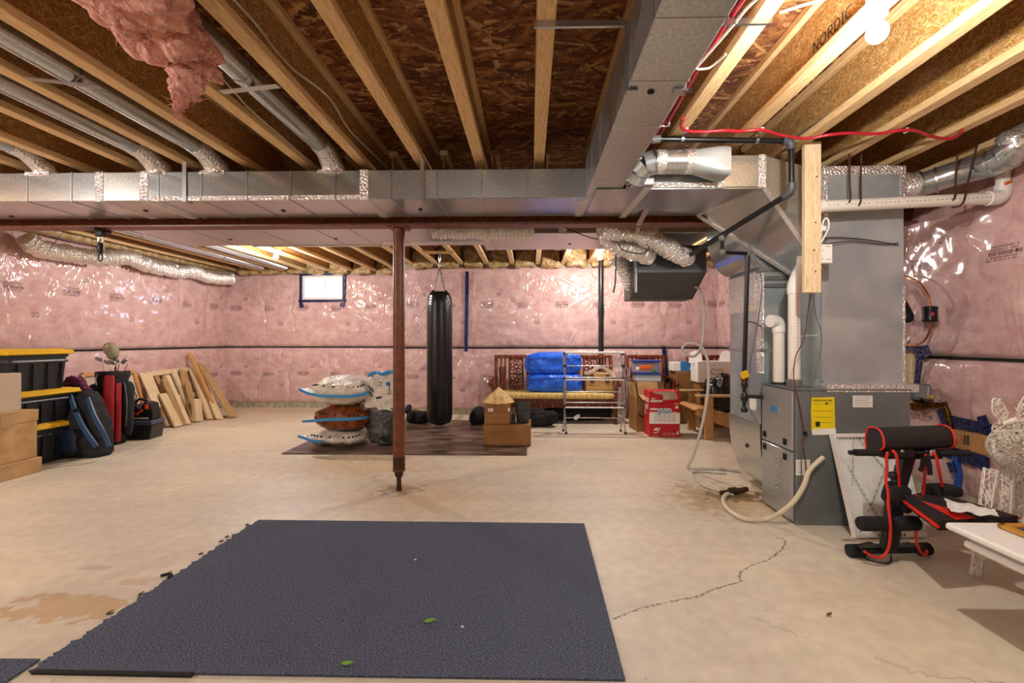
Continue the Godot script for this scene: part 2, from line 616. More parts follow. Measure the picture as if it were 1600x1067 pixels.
func lay_batt(parent: Node3D, a: Vector3, b: Vector3, out: Vector3, y0: float, y1: float, step: float, sd: int, hole := Rect2()) -> void:  # one roll of wool under film from a to b
	var len := a.distance_to(b)
	var n1 := noise(sd, 1.0, 3)
	var n2 := noise(sd + 1, 1.0, 2)
	var nu := int(len / step)
	var nv := int((y1 - y0) / 0.02)
	var rows := []
	for i in nv + 1:
		var t := i / float(nv)
		var y := lerpf(y0, y1, t)
		var row := PackedVector3Array()
		for j in nu + 1:
			var s := len * j / nu
			var bulge := 0.055 * pow(maxf(sin(PI * t), 0.0), 0.38)
			var stud := absf(fposmod(s + n1.get_noise_2d(s * 0.8, t + sd) * 0.25, 0.61) / 0.61 - 0.5) * 2.0
			bulge -= 0.016 * pow(stud, 10.0) * sin(PI * t)
			var low := n1.get_noise_2d(s * 1.6, y * 2.2) * 0.022
			var edge := pow(absf(t - 0.5) * 2.0, 1.6)
			var mask := clampf(0.35 + n1.get_noise_2d(s * 0.9 + 40, y * 1.1) * 1.6, 0.0, 1.0)
			var fan := s * 22.0 + (t - 0.5) * 9.0 * n2.get_noise_2d(s * 0.7, sd) + n1.get_noise_2d(s * 2.5, y * 2.5) * 0.5
			var ridge := 1.0 - absf(n2.get_noise_2d(fan, y * 1.3)) * 2.6
			var wr := maxf(ridge, 0.0) * 0.013 * mask * (0.16 + edge)
			for fc in FANS.get(sd, []):  # folds that run out from a point where the film is drawn tight
				var q := Vector2(s - fc[0], y - fc[1])
				var rr := q.length()
				if rr < fc[2] and rr > 0.02:
					var an := atan2(q.x, -q.y)
					var fold := 1.0 - absf(n2.get_noise_2d(an * fc[4] + 31.0, rr * 0.6)) * 3.2
					wr += maxf(fold, 0.0) * fc[3] * 0.7 * pow(sin(PI * pow(rr / fc[2], 0.7)), 0.8)
			var fine := n2.get_noise_2d(s * 6, y * 7) * 0.002
			var d := maxf(bulge + (low + wr) * minf(1.0, sin(PI * t) * 4.0) + fine, 0.0)
			row.append(a + (b - a) * (j / float(nu)) + Vector3(0, y - a.y, 0) + out * d)
		rows.append(row)
	var g := G.new()
	var flip: bool = (rows[0][1] - rows[0][0]).cross(Vector3.UP).dot(out) < 0.0
	g.patch(rows, false, flip, (len / 1.2) * (-1.0 if flip else 1.0), 1.0)
	if hole.size != Vector2.ZERO:  # leave the window's opening free
		var keep := PackedInt32Array()
		for i in range(0, g.I.size(), 3):
			var c := (g.V[g.I[i]] + g.V[g.I[i + 1]] + g.V[g.I[i + 2]]) / 3.0
			if not hole.has_point(Vector2(c.x, c.y)):
				keep.append_array(PackedInt32Array([g.I[i], g.I[i + 1], g.I[i + 2]]))
		g.I = keep
	part(parent, "insulation_roll", g, M.pink)


const FANS := {  # roll -> [distance along the wall, height, reach, depth of the folds, how many]
	100: [[2.9, 2.34, 0.62, 0.02, 9.0], [3.7, 2.33, 0.55, 0.018, 9.0], [1.9, 2.3, 0.5, 0.014, 6.0], [4.9, 2.36, 0.4, 0.01, 7.0], [3.3, 1.1, 0.4, 0.01, 6.0]],
	107: [[2.2, 1.06, 0.4, 0.016, 7.0], [3.4, 1.06, 0.45, 0.02, 8.0], [4.1, 1.06, 0.4, 0.016, 7.0]],
	200: [[3.2, 2.2, 0.7, 0.014, 5.0], [3.6, 1.1, 0.5, 0.008, 4.0], [3.9, 1.1, 0.4, 0.008, 4.0]],
	207: [[3.75, 1.06, 0.45, 0.011, 4.0]],
	300: [[2.9, 1.4, 0.7, 0.016, 9.0], [0.5, 2.3, 0.5, 0.01, 6.0], [1.7, 1.85, 0.4, 0.008, 6.0]],
	307: [[2.9, 1.06, 0.4, 0.014, 8.0], [1.0, 1.06, 0.4, 0.01, 6.0]],
	500: [[0.25, 2.2, 0.5, 0.016, 8.0], [2.4, 2.3, 0.55, 0.014, 9.0], [3.3, 2.0, 0.6, 0.016, 8.0], [4.4, 2.3, 0.9, 0.016, 6.0], [0.25, 1.5, 0.5, 0.014, 8.0]],
	507: [[0.4, 1.06, 0.4, 0.014, 7.0], [3.6, 1.06, 0.4, 0.012, 7.0]]}


func insulated(called: String, body: G, a: Vector3, b: Vector3, out: Vector3, top: float, step: float, sd: int, hole := Rect2(), skirt := 0.09) -> Node3D:
	var w := struct(called, body, M.concrete_wall, "concrete foundation wall lined with pink glass wool under clear film")
	lay_batt(w, a, b, out, 1.085, top, step, sd, hole)
	lay_batt(w, a, b, out, skirt, 1.065, step, sd + 7)
	var e := (b - a).normalized()
	part(w, "seam", G.new().bar(a + Vector3(0, 1.075, 0) + out * 0.012, b + Vector3(0, 1.075, 0) + out * 0.012, 0.024, 0.016, Vector3.UP), M.dark_hole)
	return w


const XL := -5.42
const XR := 3.02
const ZL := -8.0
const ZR := -7.32
const XJ := -2.1
const ZF := 3.4


func setting() -> void:
	var g := G.new()
	var fx1 := FX0 + FW * 0.005
	var fz1 := FZ0 + FH * 0.005
	g.quad(Vector3(FX0, 0, fz1), Vector3(fx1, 0, fz1), Vector3(fx1, 0, FZ0), Vector3(FX0, 0, FZ0))
	var fl := struct("floor", g, M.concrete, "bare beige concrete slab with stains and a long hairline crack")
	part(fl, "slab", G.new().box(Vector3(-1.2, -0.101, -2.4), Vector3(9.2, 0.2, 12.4)), M.concrete_plain)
	# walls of thick concrete, lined inside
	var top := 2.36
	var wl := insulated("wall_left", G.new().box(Vector3(XL - 0.1, 1.35, (ZF + ZL) / 2), Vector3(0.2, 2.74, ZF - ZL + 0.2)), Vector3(XL, 0, -2.6), Vector3(XL, 0, ZL), Vector3.RIGHT, top, 0.011, 100)
	part(wl, "insulation_roll", G.new().box(Vector3(XL + 0.03, 1.2, 0.4), Vector3(0.06, 2.3, 5.9)), M.wool)
	insulated("wall_right", G.new().box(Vector3(XR + 0.1, 1.35, (ZF + ZR) / 2), Vector3(0.2, 2.74, ZF - ZR + 0.2)), Vector3(XR, 0, ZR), Vector3(XR, 0, -2.0), Vector3.LEFT, top, 0.011, 200, Rect2(), 0.13)
	part(get_node("wall_right"), "insulation_roll", G.new().box(Vector3(XR - 0.03, 1.2, 0.7), Vector3(0.06, 2.3, 5.3)), M.wool)
	var wx0 := -4.03
	var wx1 := -3.28
	var wy0 := 1.91
	var wy1 := 2.34
	g = G.new()
	g.box(Vector3((XL + wx0) / 2, 1.35, ZL - 0.1), Vector3(wx0 - XL, 2.74, 0.2))
	g.box(Vector3((XJ + wx1) / 2, 1.35, ZL - 0.1), Vector3(XJ - wx1, 2.74, 0.2))
	g.box(Vector3((wx0 + wx1) / 2, wy0 / 2, ZL - 0.1), Vector3(wx1 - wx0, wy0, 0.2))
	g.box(Vector3((wx0 + wx1) / 2, (wy1 + 2.72) / 2, ZL - 0.1), Vector3(wx1 - wx0, 2.72 - wy1, 0.2))
	insulated("wall_back_left", g, Vector3(XL, 0, ZL), Vector3(XJ, 0, ZL), Vector3.BACK, top, 0.011, 300, Rect2(wx0 - 0.03, wy0 - 0.03, wx1 - wx0 + 0.06, 2))
	insulated("wall_jog", G.new().box(Vector3(XJ + 0.1, 1.35, (ZL + ZR) / 2 - 0.1), Vector3(0.2, 2.74, ZR - ZL)), Vector3(XJ, 0, ZL), Vector3(XJ, 0, ZR), Vector3.LEFT, top, 0.03, 400)
	var wb := insulated("wall_back_right", G.new().box(Vector3((XJ + XR) / 2, 1.35, ZR - 0.1), Vector3(XR - XJ, 2.74, 0.2)), Vector3(XJ, 0, ZR), Vector3(XR, 0, ZR), Vector3.BACK, top, 0.011, 500)
	struct("wall_front", G.new().box(Vector3(-1.2, 1.35, ZF + 0.1), Vector3(9.2, 2.74, 0.2)), M.concrete_wall, "concrete foundation wall")
	# window in the back wall
	var wn := struct("window_1", G.new().box(Vector3((wx0 + wx1) / 2, wy0 + 0.022, ZL - 0.02), Vector3(wx1 - wx0, 0.045, 0.1)).box(Vector3((wx0 + wx1) / 2, wy1 - 0.02, ZL - 0.02), Vector3(wx1 - wx0, 0.04, 0.1)).box(Vector3(wx0 + 0.022, (wy0 + wy1) / 2 + 0.002, ZL - 0.021), Vector3(0.044, wy1 - wy0 - 0.086, 0.098)).box(Vector3(wx1 - 0.022, (wy0 + wy1) / 2 + 0.002, ZL - 0.021), Vector3(0.044, wy1 - wy0 - 0.086, 0.098)), M.white, "small white basement window taped round with blue tape, full of daylight")
	part(wn, "mullion", G.new().box(Vector3((wx0 + wx1) / 2 + 0.02, (wy0 + wy1) / 2, ZL - 0.03), Vector3(0.03, wy1 - wy0, 0.06)), M.white)
	var glass := mt("glass", Color(0.95, 0.97, 1.0, 0.06), 0.02)
	glass.transparency = BaseMaterial3D.TRANSPARENCY_ALPHA
	for s in [0, 1]:
		var xa := lerpf(wx0 + 0.04, (wx0 + wx1) / 2 + 0.005, s)
		var xb := lerpf((wx0 + wx1) / 2 + 0.005, wx1 - 0.04, s) if s else (wx0 + wx1) / 2 + 0.005
		if s:
			xa = (wx0 + wx1) / 2 + 0.035
		part(wn, "pane", G.new().quad(Vector3(xa, wy0 + 0.04, ZL - 0.04), Vector3(xb, wy0 + 0.04, ZL - 0.04), Vector3(xb, wy1 - 0.04, ZL - 0.04), Vector3(xa, wy1 - 0.04, ZL - 0.04)), glass)
	for t in [[wx0 - 0.04, wy1 + 0.0, wx1 + 0.05, wy1 + 0.035, 0], [wx0 - 0.05, wy0 - 0.045, wx1 + 0.05, wy0, 1], [wx0 - 0.03, wy0 - 0.11, wx0 + 0.012, wy1 + 0.02, 2], [wx1 - 0.012, wy0 - 0.11, wx1 + 0.035, wy1 + 0.04, 3]]:
		part(wn, "blue_tape", G.new().box(Vector3((t[0] + t[2]) / 2, (t[1] + t[3]) / 2, ZL + 0.062 + 0.007 * t[4]), Vector3(t[2] - t[0], t[3] - t[1], 0.005), Basis(Vector3.FORWARD, 0.015 * (t[4] - 1.5))), M.tape_blue)
	for sx in [-1, 1]:
		part(wn, "blue_tape", G.new().box(Vector3((wx0 + wx1) / 2 + sx * 0.36, wy0 - 0.1, ZL + 0.094), Vector3(0.07, 0.07, 0.006), Basis(Vector3.FORWARD, 0.3 * sx)), M.tape_blue)
	# ceiling: boards over I-shaped joists
	org = Vector3.ZERO
	var ce := Node3D.new()
	ce.name = "ceiling"
	add_child(ce)
	meta(ce, "open basement ceiling of pale joists under strand board", "", "", "structure")
	var z := ZF + 0.1
	var row := 0
	while z > ZL - 0.2:
		var x := XL - 0.2 - (1.22 if row % 2 else 0.0)
		while x < XR + 0.2:
			var x0 := maxf(x, XL - 0.2) + 0.0015
			var x1 := minf(x + 2.44, XR + 0.2) - 0.0015
			if x1 - x0 > 0.05:
				part(ce, "subfloor_panel", G.new().box(Vector3((x0 + x1) / 2, 2.721, z - 0.61), Vector3(x1 - x0, 0.018, 1.217)), M.subfloor)
			x += 2.44
		z -= 1.22
		row += 1
	struct("trim_1", G.new().box(Vector3(-1.2, 2.76, -2.4), Vector3(9.2, 0.05, 12.4)), M.subfloor, "upper floor deck over the ceiling boards")
	for span in [[ZF, -3.6, 0.0], [-3.61, ZL + 0.02, 0.06], [-3.61, ZR + 0.02, 0.06]]:
		var web := G.new().box(Vector3(0, 2.555, (span[0] + span[1]) / 2), Vector3(0.011, 0.222, span[0] - span[1])).mesh(Vector3.ZERO)
		var fb := G.new().box(Vector3(0, 2.43, (span[0] + span[1]) / 2), Vector3(0.07, 0.04, span[0] - span[1]), Basis.IDENTITY, 0.003).mesh(Vector3.ZERO)
		var ft := G.new().box(Vector3(0, 2.69, (span[0] + span[1]) / 2), Vector3(0.07, 0.04, span[0] - span[1]), Basis.IDENTITY, 0.003).mesh(Vector3.ZERO)
		for k in range(-13, 8):
			var x: float = 0.063 + 0.406 * k + span[2]
			if x < XL + 0.04 or x > XR - 0.04 or (span[1] < ZR - 0.1 and x > XJ) or (absf(span[1] - ZR) < 0.1 and x < XJ):
				continue
			var j := part(ce, "joist", web, M.web)
			j.position.x = x
			part(j, "bottom_flange", fb, M.wood_z)
			part(j, "top_flange", ft, M.wood_z)
			if k == 3 and span[2] == 0.0:
				org = Vector3(x, 0, 0)
				text(j, "lettering", "NORDIC", Vector3(1.274, 2.488, -1.957) + Vector3(0, 0.022, 0), Basis(Vector3.BACK, Vector3.UP, Vector3.LEFT), 0.05, M.ink)
				org = Vector3.ZERO
	# wool under film closing the ends of the joist bays
	for k in range(-13, 8):
		var x := 0.063 + 0.406 * (k + 0.5) + 0.06
		if x < XL + 0.1 or x > XR - 0.1:
			continue
		var zz := ZL if x < XJ else ZR
		part(get_node("wall_back_left") if x < XJ else wb, "rim_insulation", G.new().sup(Vector3(x, 2.52, zz + 0.06), Vector3(0.165, 0.17, 0.11), 0.35, 0.35, Basis.IDENTITY, 28, 14, noise(600 + k, 4.0), 0.05), M.rim_wool)
	part(get_node("wall_left"), "rim_insulation", G.new().sup(Vector3(XL + 0.05, 2.53, -5.2), Vector3(0.1, 0.17, 2.75), 0.4, 0.2, Basis.IDENTITY, 120, 12, noise(641, 3.0), 0.05), M.rim_wool)
	part(get_node("wall_right"), "rim_insulation", G.new().sup(Vector3(XR - 0.03, 2.53, -4.6), Vector3(0.06, 0.17, 2.7), 0.4, 0.2, Basis.IDENTITY, 120, 12, noise(642, 3.0), 0.03), M.rim_wool)
	# rows of print on the boards, seen only as dark strokes
	var pr := G.new()
	for i in 300:
		if rng.randf() < 0.3:
			continue
		var px := -1.3 + i * 0.0115
		for q in 3:
			if rng.randf() < 0.75:
				pr.box(Vector3(px, 2.7115, -2.62 + q * 0.035 + rng.randf() * 0.01), Vector3(0.0035, 0.001, 0.022 * rng.randf() + 0.006))
	meta(part(ce, "board_print", pr, M.ink), "", "", "", "stuff")
	# tape strips stuck on the film of the back wall
	for t in [[Vector3(-1.001, 2.293, -7.24), Vector3(-1.021, 1.016, -7.24), 0.055], [Vector3(2.113, 1.099, -7.24), Vector3(2.163, 0.523, -7.24), 0.06]]:
		part(wb, "blue_tape", G.new().bar(t[1], t[0], t[2], 0.01, Vector3.BACK), M.tape_blue)


func xz(a: Vector3, b: Vector3) -> Vector3:  # centre of the box between two corners
	return (a + b) * 0.5


func bx(g: G, x0: float, x1: float, y0: float, y1: float, z0: float, z1: float, bev := 0.0) -> G:
	return g.box(Vector3((x0 + x1) / 2, (y0 + y1) / 2, (z0 + z1) / 2), Vector3(absf(x1 - x0), absf(y1 - y0), absf(z1 - z0)), Basis.IDENTITY, bev)


func flex(pts: PackedVector3Array, r: float, pitch: float, amp: float, sd: int, sides := 20) -> G:  # a ribbed foil hose
	var p := spl(pts, 24)
	var dense := PackedVector3Array()
	var acc := 0.0
	dense.append(p[0])
	for i in range(1, p.size()):
		var seg := p[i].distance_to(p[i - 1])
		var n := maxi(1, int(ceil(seg / (pitch * 0.16))))
		for k in n:
			dense.append(p[i - 1].lerp(p[i], (k + 1.0) / n))
	var g := G.new()
	var f := noise(sd, 5.0, 3)
	var rows := []
	var t0 := (dense[1] - dense[0]).normalized()
	var n1 := t0.cross(Vector3.UP if absf(t0.y) < 0.9 else Vector3.RIGHT).normalized()
	for i in dense.size():
		var t := (dense[mini(i + 2, dense.size() - 1)] - dense[maxi(i - 2, 0)]).normalized()
		n1 = (n1 - t * n1.dot(t)).normalized()
		var n2 := t.cross(n1)
		if i:
			acc += dense[i].distance_to(dense[i - 1])
		var row := PackedVector3Array()
		for j in sides + 1:
			var a := TAU * (j % sides) / sides
			var dir := n1 * cos(a) + n2 * sin(a)
			var rr := r + amp * sin(acc / pitch * TAU + 0.8 * sin(a * 2.0 + sd)) + f.get_noise_3dv((dense[i] + dir * r) * 1.6) * amp * 2.2
			row.append(dense[i] + dir * rr)
		rows.append(row)
	g.patch(rows, true)
	g.fan(rows[0], dense[0], true)
	g.fan(rows[rows.size() - 1], dense[dense.size() - 1], false)
	return g


func beams() -> void:
	var b := thing("steel_beam", "long rust red steel beam running across the room between the two ducts", "beam", Vector3(-1.2, 2.1, -3.61))
	part(b, "bottom_flange", bx(G.new(), XL, XR, 2.1, 2.113, -3.55, -3.67), M.rust)
	part(b, "web", bx(G.new(), XL, XR, 2.113, 2.297, -3.606, -3.614), M.rust)
	part(b, "top_flange", bx(G.new(), XL, XR, 2.297, 2.31, -3.55, -3.67), M.rust)
	solo("wood_plate", "flat wood plate bolted along the top of the steel beam", "plate", bx(G.new(), XL, XR, 2.311, 2.409, -3.555, -3.665), M.wood_x)
	var cx := -1.045
	var c := thing("steel_column", "rust red round steel column with screw jack foot in the middle of the room", "column", Vector3(cx, 0, -3.61))
	part(c, "tube", G.new().lathe([Vector2(0, 0.155), Vector2(0.05, 0.155), Vector2(0.05, 0.165), Vector2(0.046, 0.168), Vector2(0.046, 2.085), Vector2(0, 2.085)], 28, Transform3D(Basis(), Vector3(cx, 0, -3.61))), M.rust)
	part(c, "corroded_sleeve", G.new().lathe([Vector2(0.0465, 0.17), Vector2(0.0475, 0.2), Vector2(0.0462, 0.27)], 28, Transform3D(Basis(), Vector3(cx, 0, -3.61))), M.rust_scale)
	part(c, "cap_plate", bx(G.new(), cx - 0.075, cx + 0.075, 2.085, 2.0995, -3.535, -3.685, 0.003), M.rust)
	part(c, "jack_screw", G.new().lathe([Vector2(0.0, 0.0), Vector2(0.022, 0.0), Vector2(0.02, 0.05), Vector2(0.017, 0.06), Vector2(0.02, 0.07), Vector2(0.017, 0.08), Vector2(0.02, 0.09), Vector2(0.017, 0.1), Vector2(0.03, 0.115), Vector2(0.034, 0.135), Vector2(0.034, 0.155)], 16, Transform3D(Basis(), Vector3(cx, 0, -3.61))), M.rust_scale)
	var k := thing("hanging_hook", "black swivel strap hanging from a clamp under the beam", "hook", Vector3(-3.32, 2.1, -3.61))
	var h: Vector3 = Vector3(-3.479, 2.097, -3.61)
	part(k, "clamp", G.new().box(Vector3(h.x, 2.088, -3.61), Vector3(0.05, 0.022, 0.15), Basis.IDENTITY, 0.004).box(Vector3(h.x, 2.06, -3.61), Vector3(0.07, 0.05, 0.04), Basis.IDENTITY, 0.008), M.black)
	part(k, "shackle", G.new().tube(spl(PackedVector3Array([Vector3(h.x - 0.015, 2.045, -3.61), Vector3(h.x - 0.02, 2.0, -3.61), Vector3(h.x, 1.985, -3.61), Vector3(h.x + 0.02, 2.0, -3.61), Vector3(h.x + 0.015, 2.045, -3.61)]), 5), 0.006, 8), M.steel)
	part(k, "swivel", G.new().lathe([Vector2(0.008, 1.9), Vector2(0.018, 1.91), Vector2(0.024, 1.945), Vector2(0.018, 1.98), Vector2(0.008, 1.99)], 14, Transform3D(Basis(), Vector3(h.x, 0, -3.61))), M.black)
	part(k, "snap_link", G.new().tube(spl(PackedVector3Array([Vector3(h.x, 1.905, -3.61), Vector3(h.x - 0.014, 1.885, -3.61), Vector3(h.x - 0.014, 1.85, -3.61), Vector3(h.x, 1.838, -3.61), Vector3(h.x + 0.014, 1.85, -3.61), Vector3(h.x + 0.014, 1.885, -3.61), Vector3(h.x, 1.905, -3.61)]), 4), 0.0055, 8), M.black)


func duct_box(parent: Node3D, called: String, x0: float, x1: float, y0: float, y1: float, z0: float, z1: float, m: Material, axis := 0) -> void:  # sheet metal box with lightly cross-broken faces
	var g := G.new()
	bx(g, x0, x1, y0, y1, z0, z1, 0.004)
	part(parent, called, g, m)


func ring(parent: Node3D, called: String, at: float, w: float, y0: float, y1: float, z0: float, z1: float, m: Material, out: float) -> void:  # a band round a duct that runs along x
	var g := G.new()
	bx(g, at - w / 2, at + w / 2, y0 - out, y1 + out, z0 + out, z1 - out, out * 0.4)
	part(parent, called, g, m)


func ring_z(parent: Node3D, called: String, at: float, w: float, x0: float, x1: float, y0: float, y1: float, m: Material, out: float) -> void:
	part(parent, called, bx(G.new(), x0 - out, x1 + out, y0 - out, y1 + out, at - w / 2, at + w / 2, out * 0.4), m)


func disk(p: Vector3, n: Vector3, r: float) -> G:
	var t := n.cross(Vector3.UP if absf(n.y) < 0.9 else Vector3.RIGHT).normalized()
	return G.new().lathe([Vector2(r, -0.001), Vector2(r, 0.001), Vector2(0, 0.001)], 16, Transform3D(Basis(t, n, t.cross(n)), p))


func ducts() -> void:
	# front supply trunk along x
	var y0 := 2.15
	var y1 := 2.347
	var z0 := -3.05
	var z1 := -3.5
	var d := thing("supply_trunk_duct", "wide galvanised rectangular duct running along the front of the steel beam", "duct", Vector3(-2.4, 2.15, -3.27))
	var cuts := [XL + 0.08, Vector3(-2.948, 2.212, -3.05).x, Vector3(-2.636, 2.21, -3.05).x, Vector3(-1.12, 2.199, -3.05).x, 0.6]
	var mats := [M.galv, M.galv_warm, M.galv, M.galv_dull]
	for i in 4:
		duct_box(d, "duct_section", cuts[i], cuts[i + 1], y0, y1, z0, z1, mats[i])
	for u in [Vector3(-3.451, 2.216, -3.05).x, Vector3(-3.141, 2.214, -3.05).x, Vector3(-2.533, 2.209, -3.05).x, Vector3(-2.236, 2.207, -3.05).x, Vector3(-1.922, 2.205, -3.05).x, Vector3(-1.623, 2.203, -3.05).x, Vector3(-1.316, 2.2, -3.05).x, Vector3(-0.937, 2.198, -3.05).x, Vector3(-0.629, 2.195, -3.05).x, Vector3(-0.327, 2.193, -3.05).x, Vector3(-0.021, 2.191, -3.05).x, Vector3(0.274, 2.189, -3.05).x]:
		ring(d, "seam", u, 0.007, y0, y1, z0, z1, M.seam_metal, 0.004)
	for u in [Vector3(-2.948, 2.212, -3.05).x, Vector3(-2.636, 2.21, -3.05).x, Vector3(-1.12, 2.199, -3.05).x]:
		ring(d, "foil_tape", u, 0.058, y0, y1, z0, z1, M.foil, 0.003)
	part(d, "foil_tape", G.new().box(Vector3(0.37, y0 - 0.002, -3.3), Vector3(0.06, 0.004, 0.4)), M.foil)
	part(d, "lower_flange", bx(G.new(), cuts[2] + 0.05, cuts[3] - 0.02, y0 - 0.001, y0 + 0.03, z0 + 0.002, z0 - 0.01), M.foil_dull)
	for p in [Vector3(-2.821, 2.15, -3.281), Vector3(-1.81, 2.15, -3.304), Vector3(-0.796, 2.15, -3.294), Vector3(-3.986, 2.15, -3.411)]:
		part(d, "plug", disk(Vector3(p.x, 2.1455, p.z), Vector3.DOWN, 0.016), M.dark_hole)
	for u in [Vector3(-2.351, 2.208, -3.05).x, Vector3(-0.724, 2.196, -3.05).x]:
		part(d, "hanger_strap", bx(G.new(), u - 0.014, u + 0.014, y0 - 0.008, 2.41, z0 + 0.005, z0 + 0.008).box(Vector3(u, y0 - 0.007, z0 - 0.03), Vector3(0.028, 0.003, 0.07)), M.steel)
	# branch duct towards the camera
	var e := thing("branch_duct", "long galvanised rectangular duct coming towards the camera under the joists", "duct", Vector3(0.478, 2.153, -1.0))
	part(e, "duct_section", bx(G.new(), 0.371, 0.585, 2.153, 2.403, -3.048, 2.2, 0.004), M.galv_dull)
	for z in [-2.73, -2.41, -2.05, -1.69, -1.36, -1.06, -0.7]:
		ring_z(e, "seam", z, 0.008, 0.371, 0.585, 2.153, 2.403, M.seam_metal, 0.003)
	part(e, "plug", disk(Vector3(0.464, 2.15, -1.757), Vector3.DOWN, 0.014), M.dark_hole)
	# hangers that hold it
	var st := thing("support_bracket", "bent steel strap with hanger rods carrying the duct below the joists", "bracket", Vector3(0.37, 2.153, -1.745))
	for s in [[Vector3(0.017, 2.409, -1.745).x, 0.368], [0.588, Vector3(0.909, 2.403, -1.745).x]]:
		part(st, "steel_strap", bx(G.new(), s[0], s[1], 2.4045, 2.4085, -1.725, -1.765).box(Vector3((s[0] + s[1]) / 2, 2.396, -1.727), Vector3(s[1] - s[0], 0.02, 0.003)), M.steel)
	for x in [0.365, 0.591]:
		part(st, "hanger_rod", bx(G.new(), x - 0.003, x + 0.003, 2.142, 2.404, -1.738, -1.752), M.seam_metal)
		part(st, "foot_clip", bx(G.new(), x - 0.004 if x < 0.5 else x - 0.045, x + 0.045 if x < 0.5 else x + 0.004, 2.142, 2.147, -1.73, -1.77), M.steel)
	# plenum connection to the right
	var xb: float = Vector3(1.464, 2.161, -2.87).x
	var t := thing("supply_junction", "broad galvanised junction box between the branch duct and the sloping furnace transition", "duct", Vector3(1.0, 2.15, -3.2))
	part(t, "duct_section", bx(G.new(), 0.602, xb, y0, y1, -2.87, z1, 0.004), M.galv)
	part(t, "bottom_panel", bx(G.new(), 0.42, xb - 0.002, y0 - 0.006, y0 + 0.0, -2.872, z1 + 0.01), M.galv)
	part(t, "side_panel", bx(G.new(), Vector3(1.199, 2.243, -2.87).x, xb - 0.03, y0 + 0.004, y1, -2.862, -2.868), M.galv_warm)
	part(t, "foil_tape", G.new().bar(Vector3(0.731, 2.142, -2.843), Vector3(0.71, 2.142, -3.523), 0.05, 0.004, Vector3.DOWN), M.foil_dull)
	part(t, "foil_tape", bx(G.new(), 0.6, Vector3(1.199, 2.243, -2.87).x, y0 + 0.002, y0 + 0.032, -2.862, -2.868), M.foil)
	for u in [Vector3(1.187, 2.24, -2.86).x, Vector3(1.443, 2.238, -2.86).x]:
		part(t, "foil_tape", bx(G.new(), u - 0.022, u + 0.022, y0 - 0.004, y1 + 0.003, -2.855, -2.875), M.foil)
	part(t, "plug", disk(Vector3(0.521, 2.148, -3.318), Vector3.DOWN, 0.014), M.dark_hole)
	var lip: Vector3 = Vector3(0.844, 2.073, -3.45)
	part(t, "hanger_strap", G.new().bar(Vector3(lip.x, 2.143, -3.3), Vector3(lip.x, 2.098, -3.54), 0.04, 0.003).bar(Vector3(lip.x, 2.098, -3.54), Vector3(0.992, 2.138, -4.3), 0.035, 0.003), M.steel)
	# sloping transition into the furnace plenum
	var tr := thing("transition_duct", "galvanised transition sloping down from the junction box to the furnace plenum", "duct", Vector3(1.8, 1.7, -3.15))
	var q := [Vector3(xb, y1, -2.87), Vector3(xb, y0, -2.87), Vector3(1.938, 1.66, -3.06), Vector3(1.938, 2.32, -3.06), Vector3(xb - 0.03, y1, z1), Vector3(xb - 0.18, y0, z1), Vector3(1.938, 1.66, -3.36), Vector3(1.938, 2.32, -3.36)]
	part(tr, "front_panel", G.new().quad(q[1], q[2], q[3], q[0]), M.galv_warm)
	part(tr, "bottom_panel", G.new().quad(q[5], q[6], q[2], q[1]), M.galv)
	part(tr, "top_panel", G.new().quad(q[0], q[3], q[7], q[4]), M.galv)
	part(tr, "back_panel", G.new().quad(q[4], q[7], q[6], q[5]), M.galv)
	var off := Vector3(-0.004, -0.004, 0.003)
	part(tr, "foil_tape", G.new().bar(q[1] + off, q[2] + off, 0.028, 0.004, Vector3(-0.7, -0.5, 0.5)), M.foil_dull)
	part(tr, "foil_tape", G.new().bar(q[1] + off, q[5] + off, 0.06, 0.005, Vector3.DOWN), M.foil)
	part(tr, "foil_tape", G.new().bar(q[5] + off, q[6] + off, 0.05, 0.005, Vector3(-0.7, -0.5, 0)), M.foil_dull)
	part(tr, "foil_tape", G.new().bar(q[2] + off + Vector3(-0.03, 0.03, 0), q[6] + off + Vector3(-0.03, 0.03, 0), 0.07, 0.006, Vector3(-0.7, -0.5, 0)), M.foil)
	# round elbow from the junction to the branch
	var el := thing("round_elbow_duct", "shiny round galvanised elbow pipe in front of the junction box", "duct", Vector3(0.8, 2.2, -2.75))
	var rows := G.new()
	var ya := 2.262
	var za := -2.735
	var ex0: float = Vector3(0.741, 2.228, -2.735).x
	var ex1: float = Vector3(0.954, 2.226, -2.735).x
	rows.tube(PackedVector3Array([Vector3(ex0, ya, za), Vector3(ex1, ya, za)]), 0.068, 28)
	part(el, "pipe", rows, M.galv)
	var path := [Vector3(ex0, ya, za), Vector3(ex0 - 0.05, ya - 0.012, za - 0.01), Vector3(ex0 - 0.085, ya - 0.045, za - 0.04), Vector3(ex0 - 0.10, ya - 0.085, za - 0.075), Vector3(ex0 - 0.11, ya - 0.12, za - 0.10)]
	for i in 3:
		part(el, "elbow_gore", G.new().tube(PackedVector3Array([path[i], path[i + 1] + (path[i + 1] - path[i]) * 0.05]), 0.07 - 0.0015 * i, 28), M.galv if i % 2 else M.galv_dull)
	for i in [0, 1, 2]:
		var dd: Vector3 = (path[i + 1] - path[i]).normalized()
		part(el, "rib", G.new().tube(PackedVector3Array([path[i] - dd * 0.004, path[i] + dd * 0.004]), 0.0735, 28), M.seam_metal)
	part(el, "foil_tape", G.new().tube(PackedVector3Array([Vector3(ex1 - 0.035, ya, za), Vector3(ex1 + 0.012, ya, za)]), 0.071, 28), M.foil)
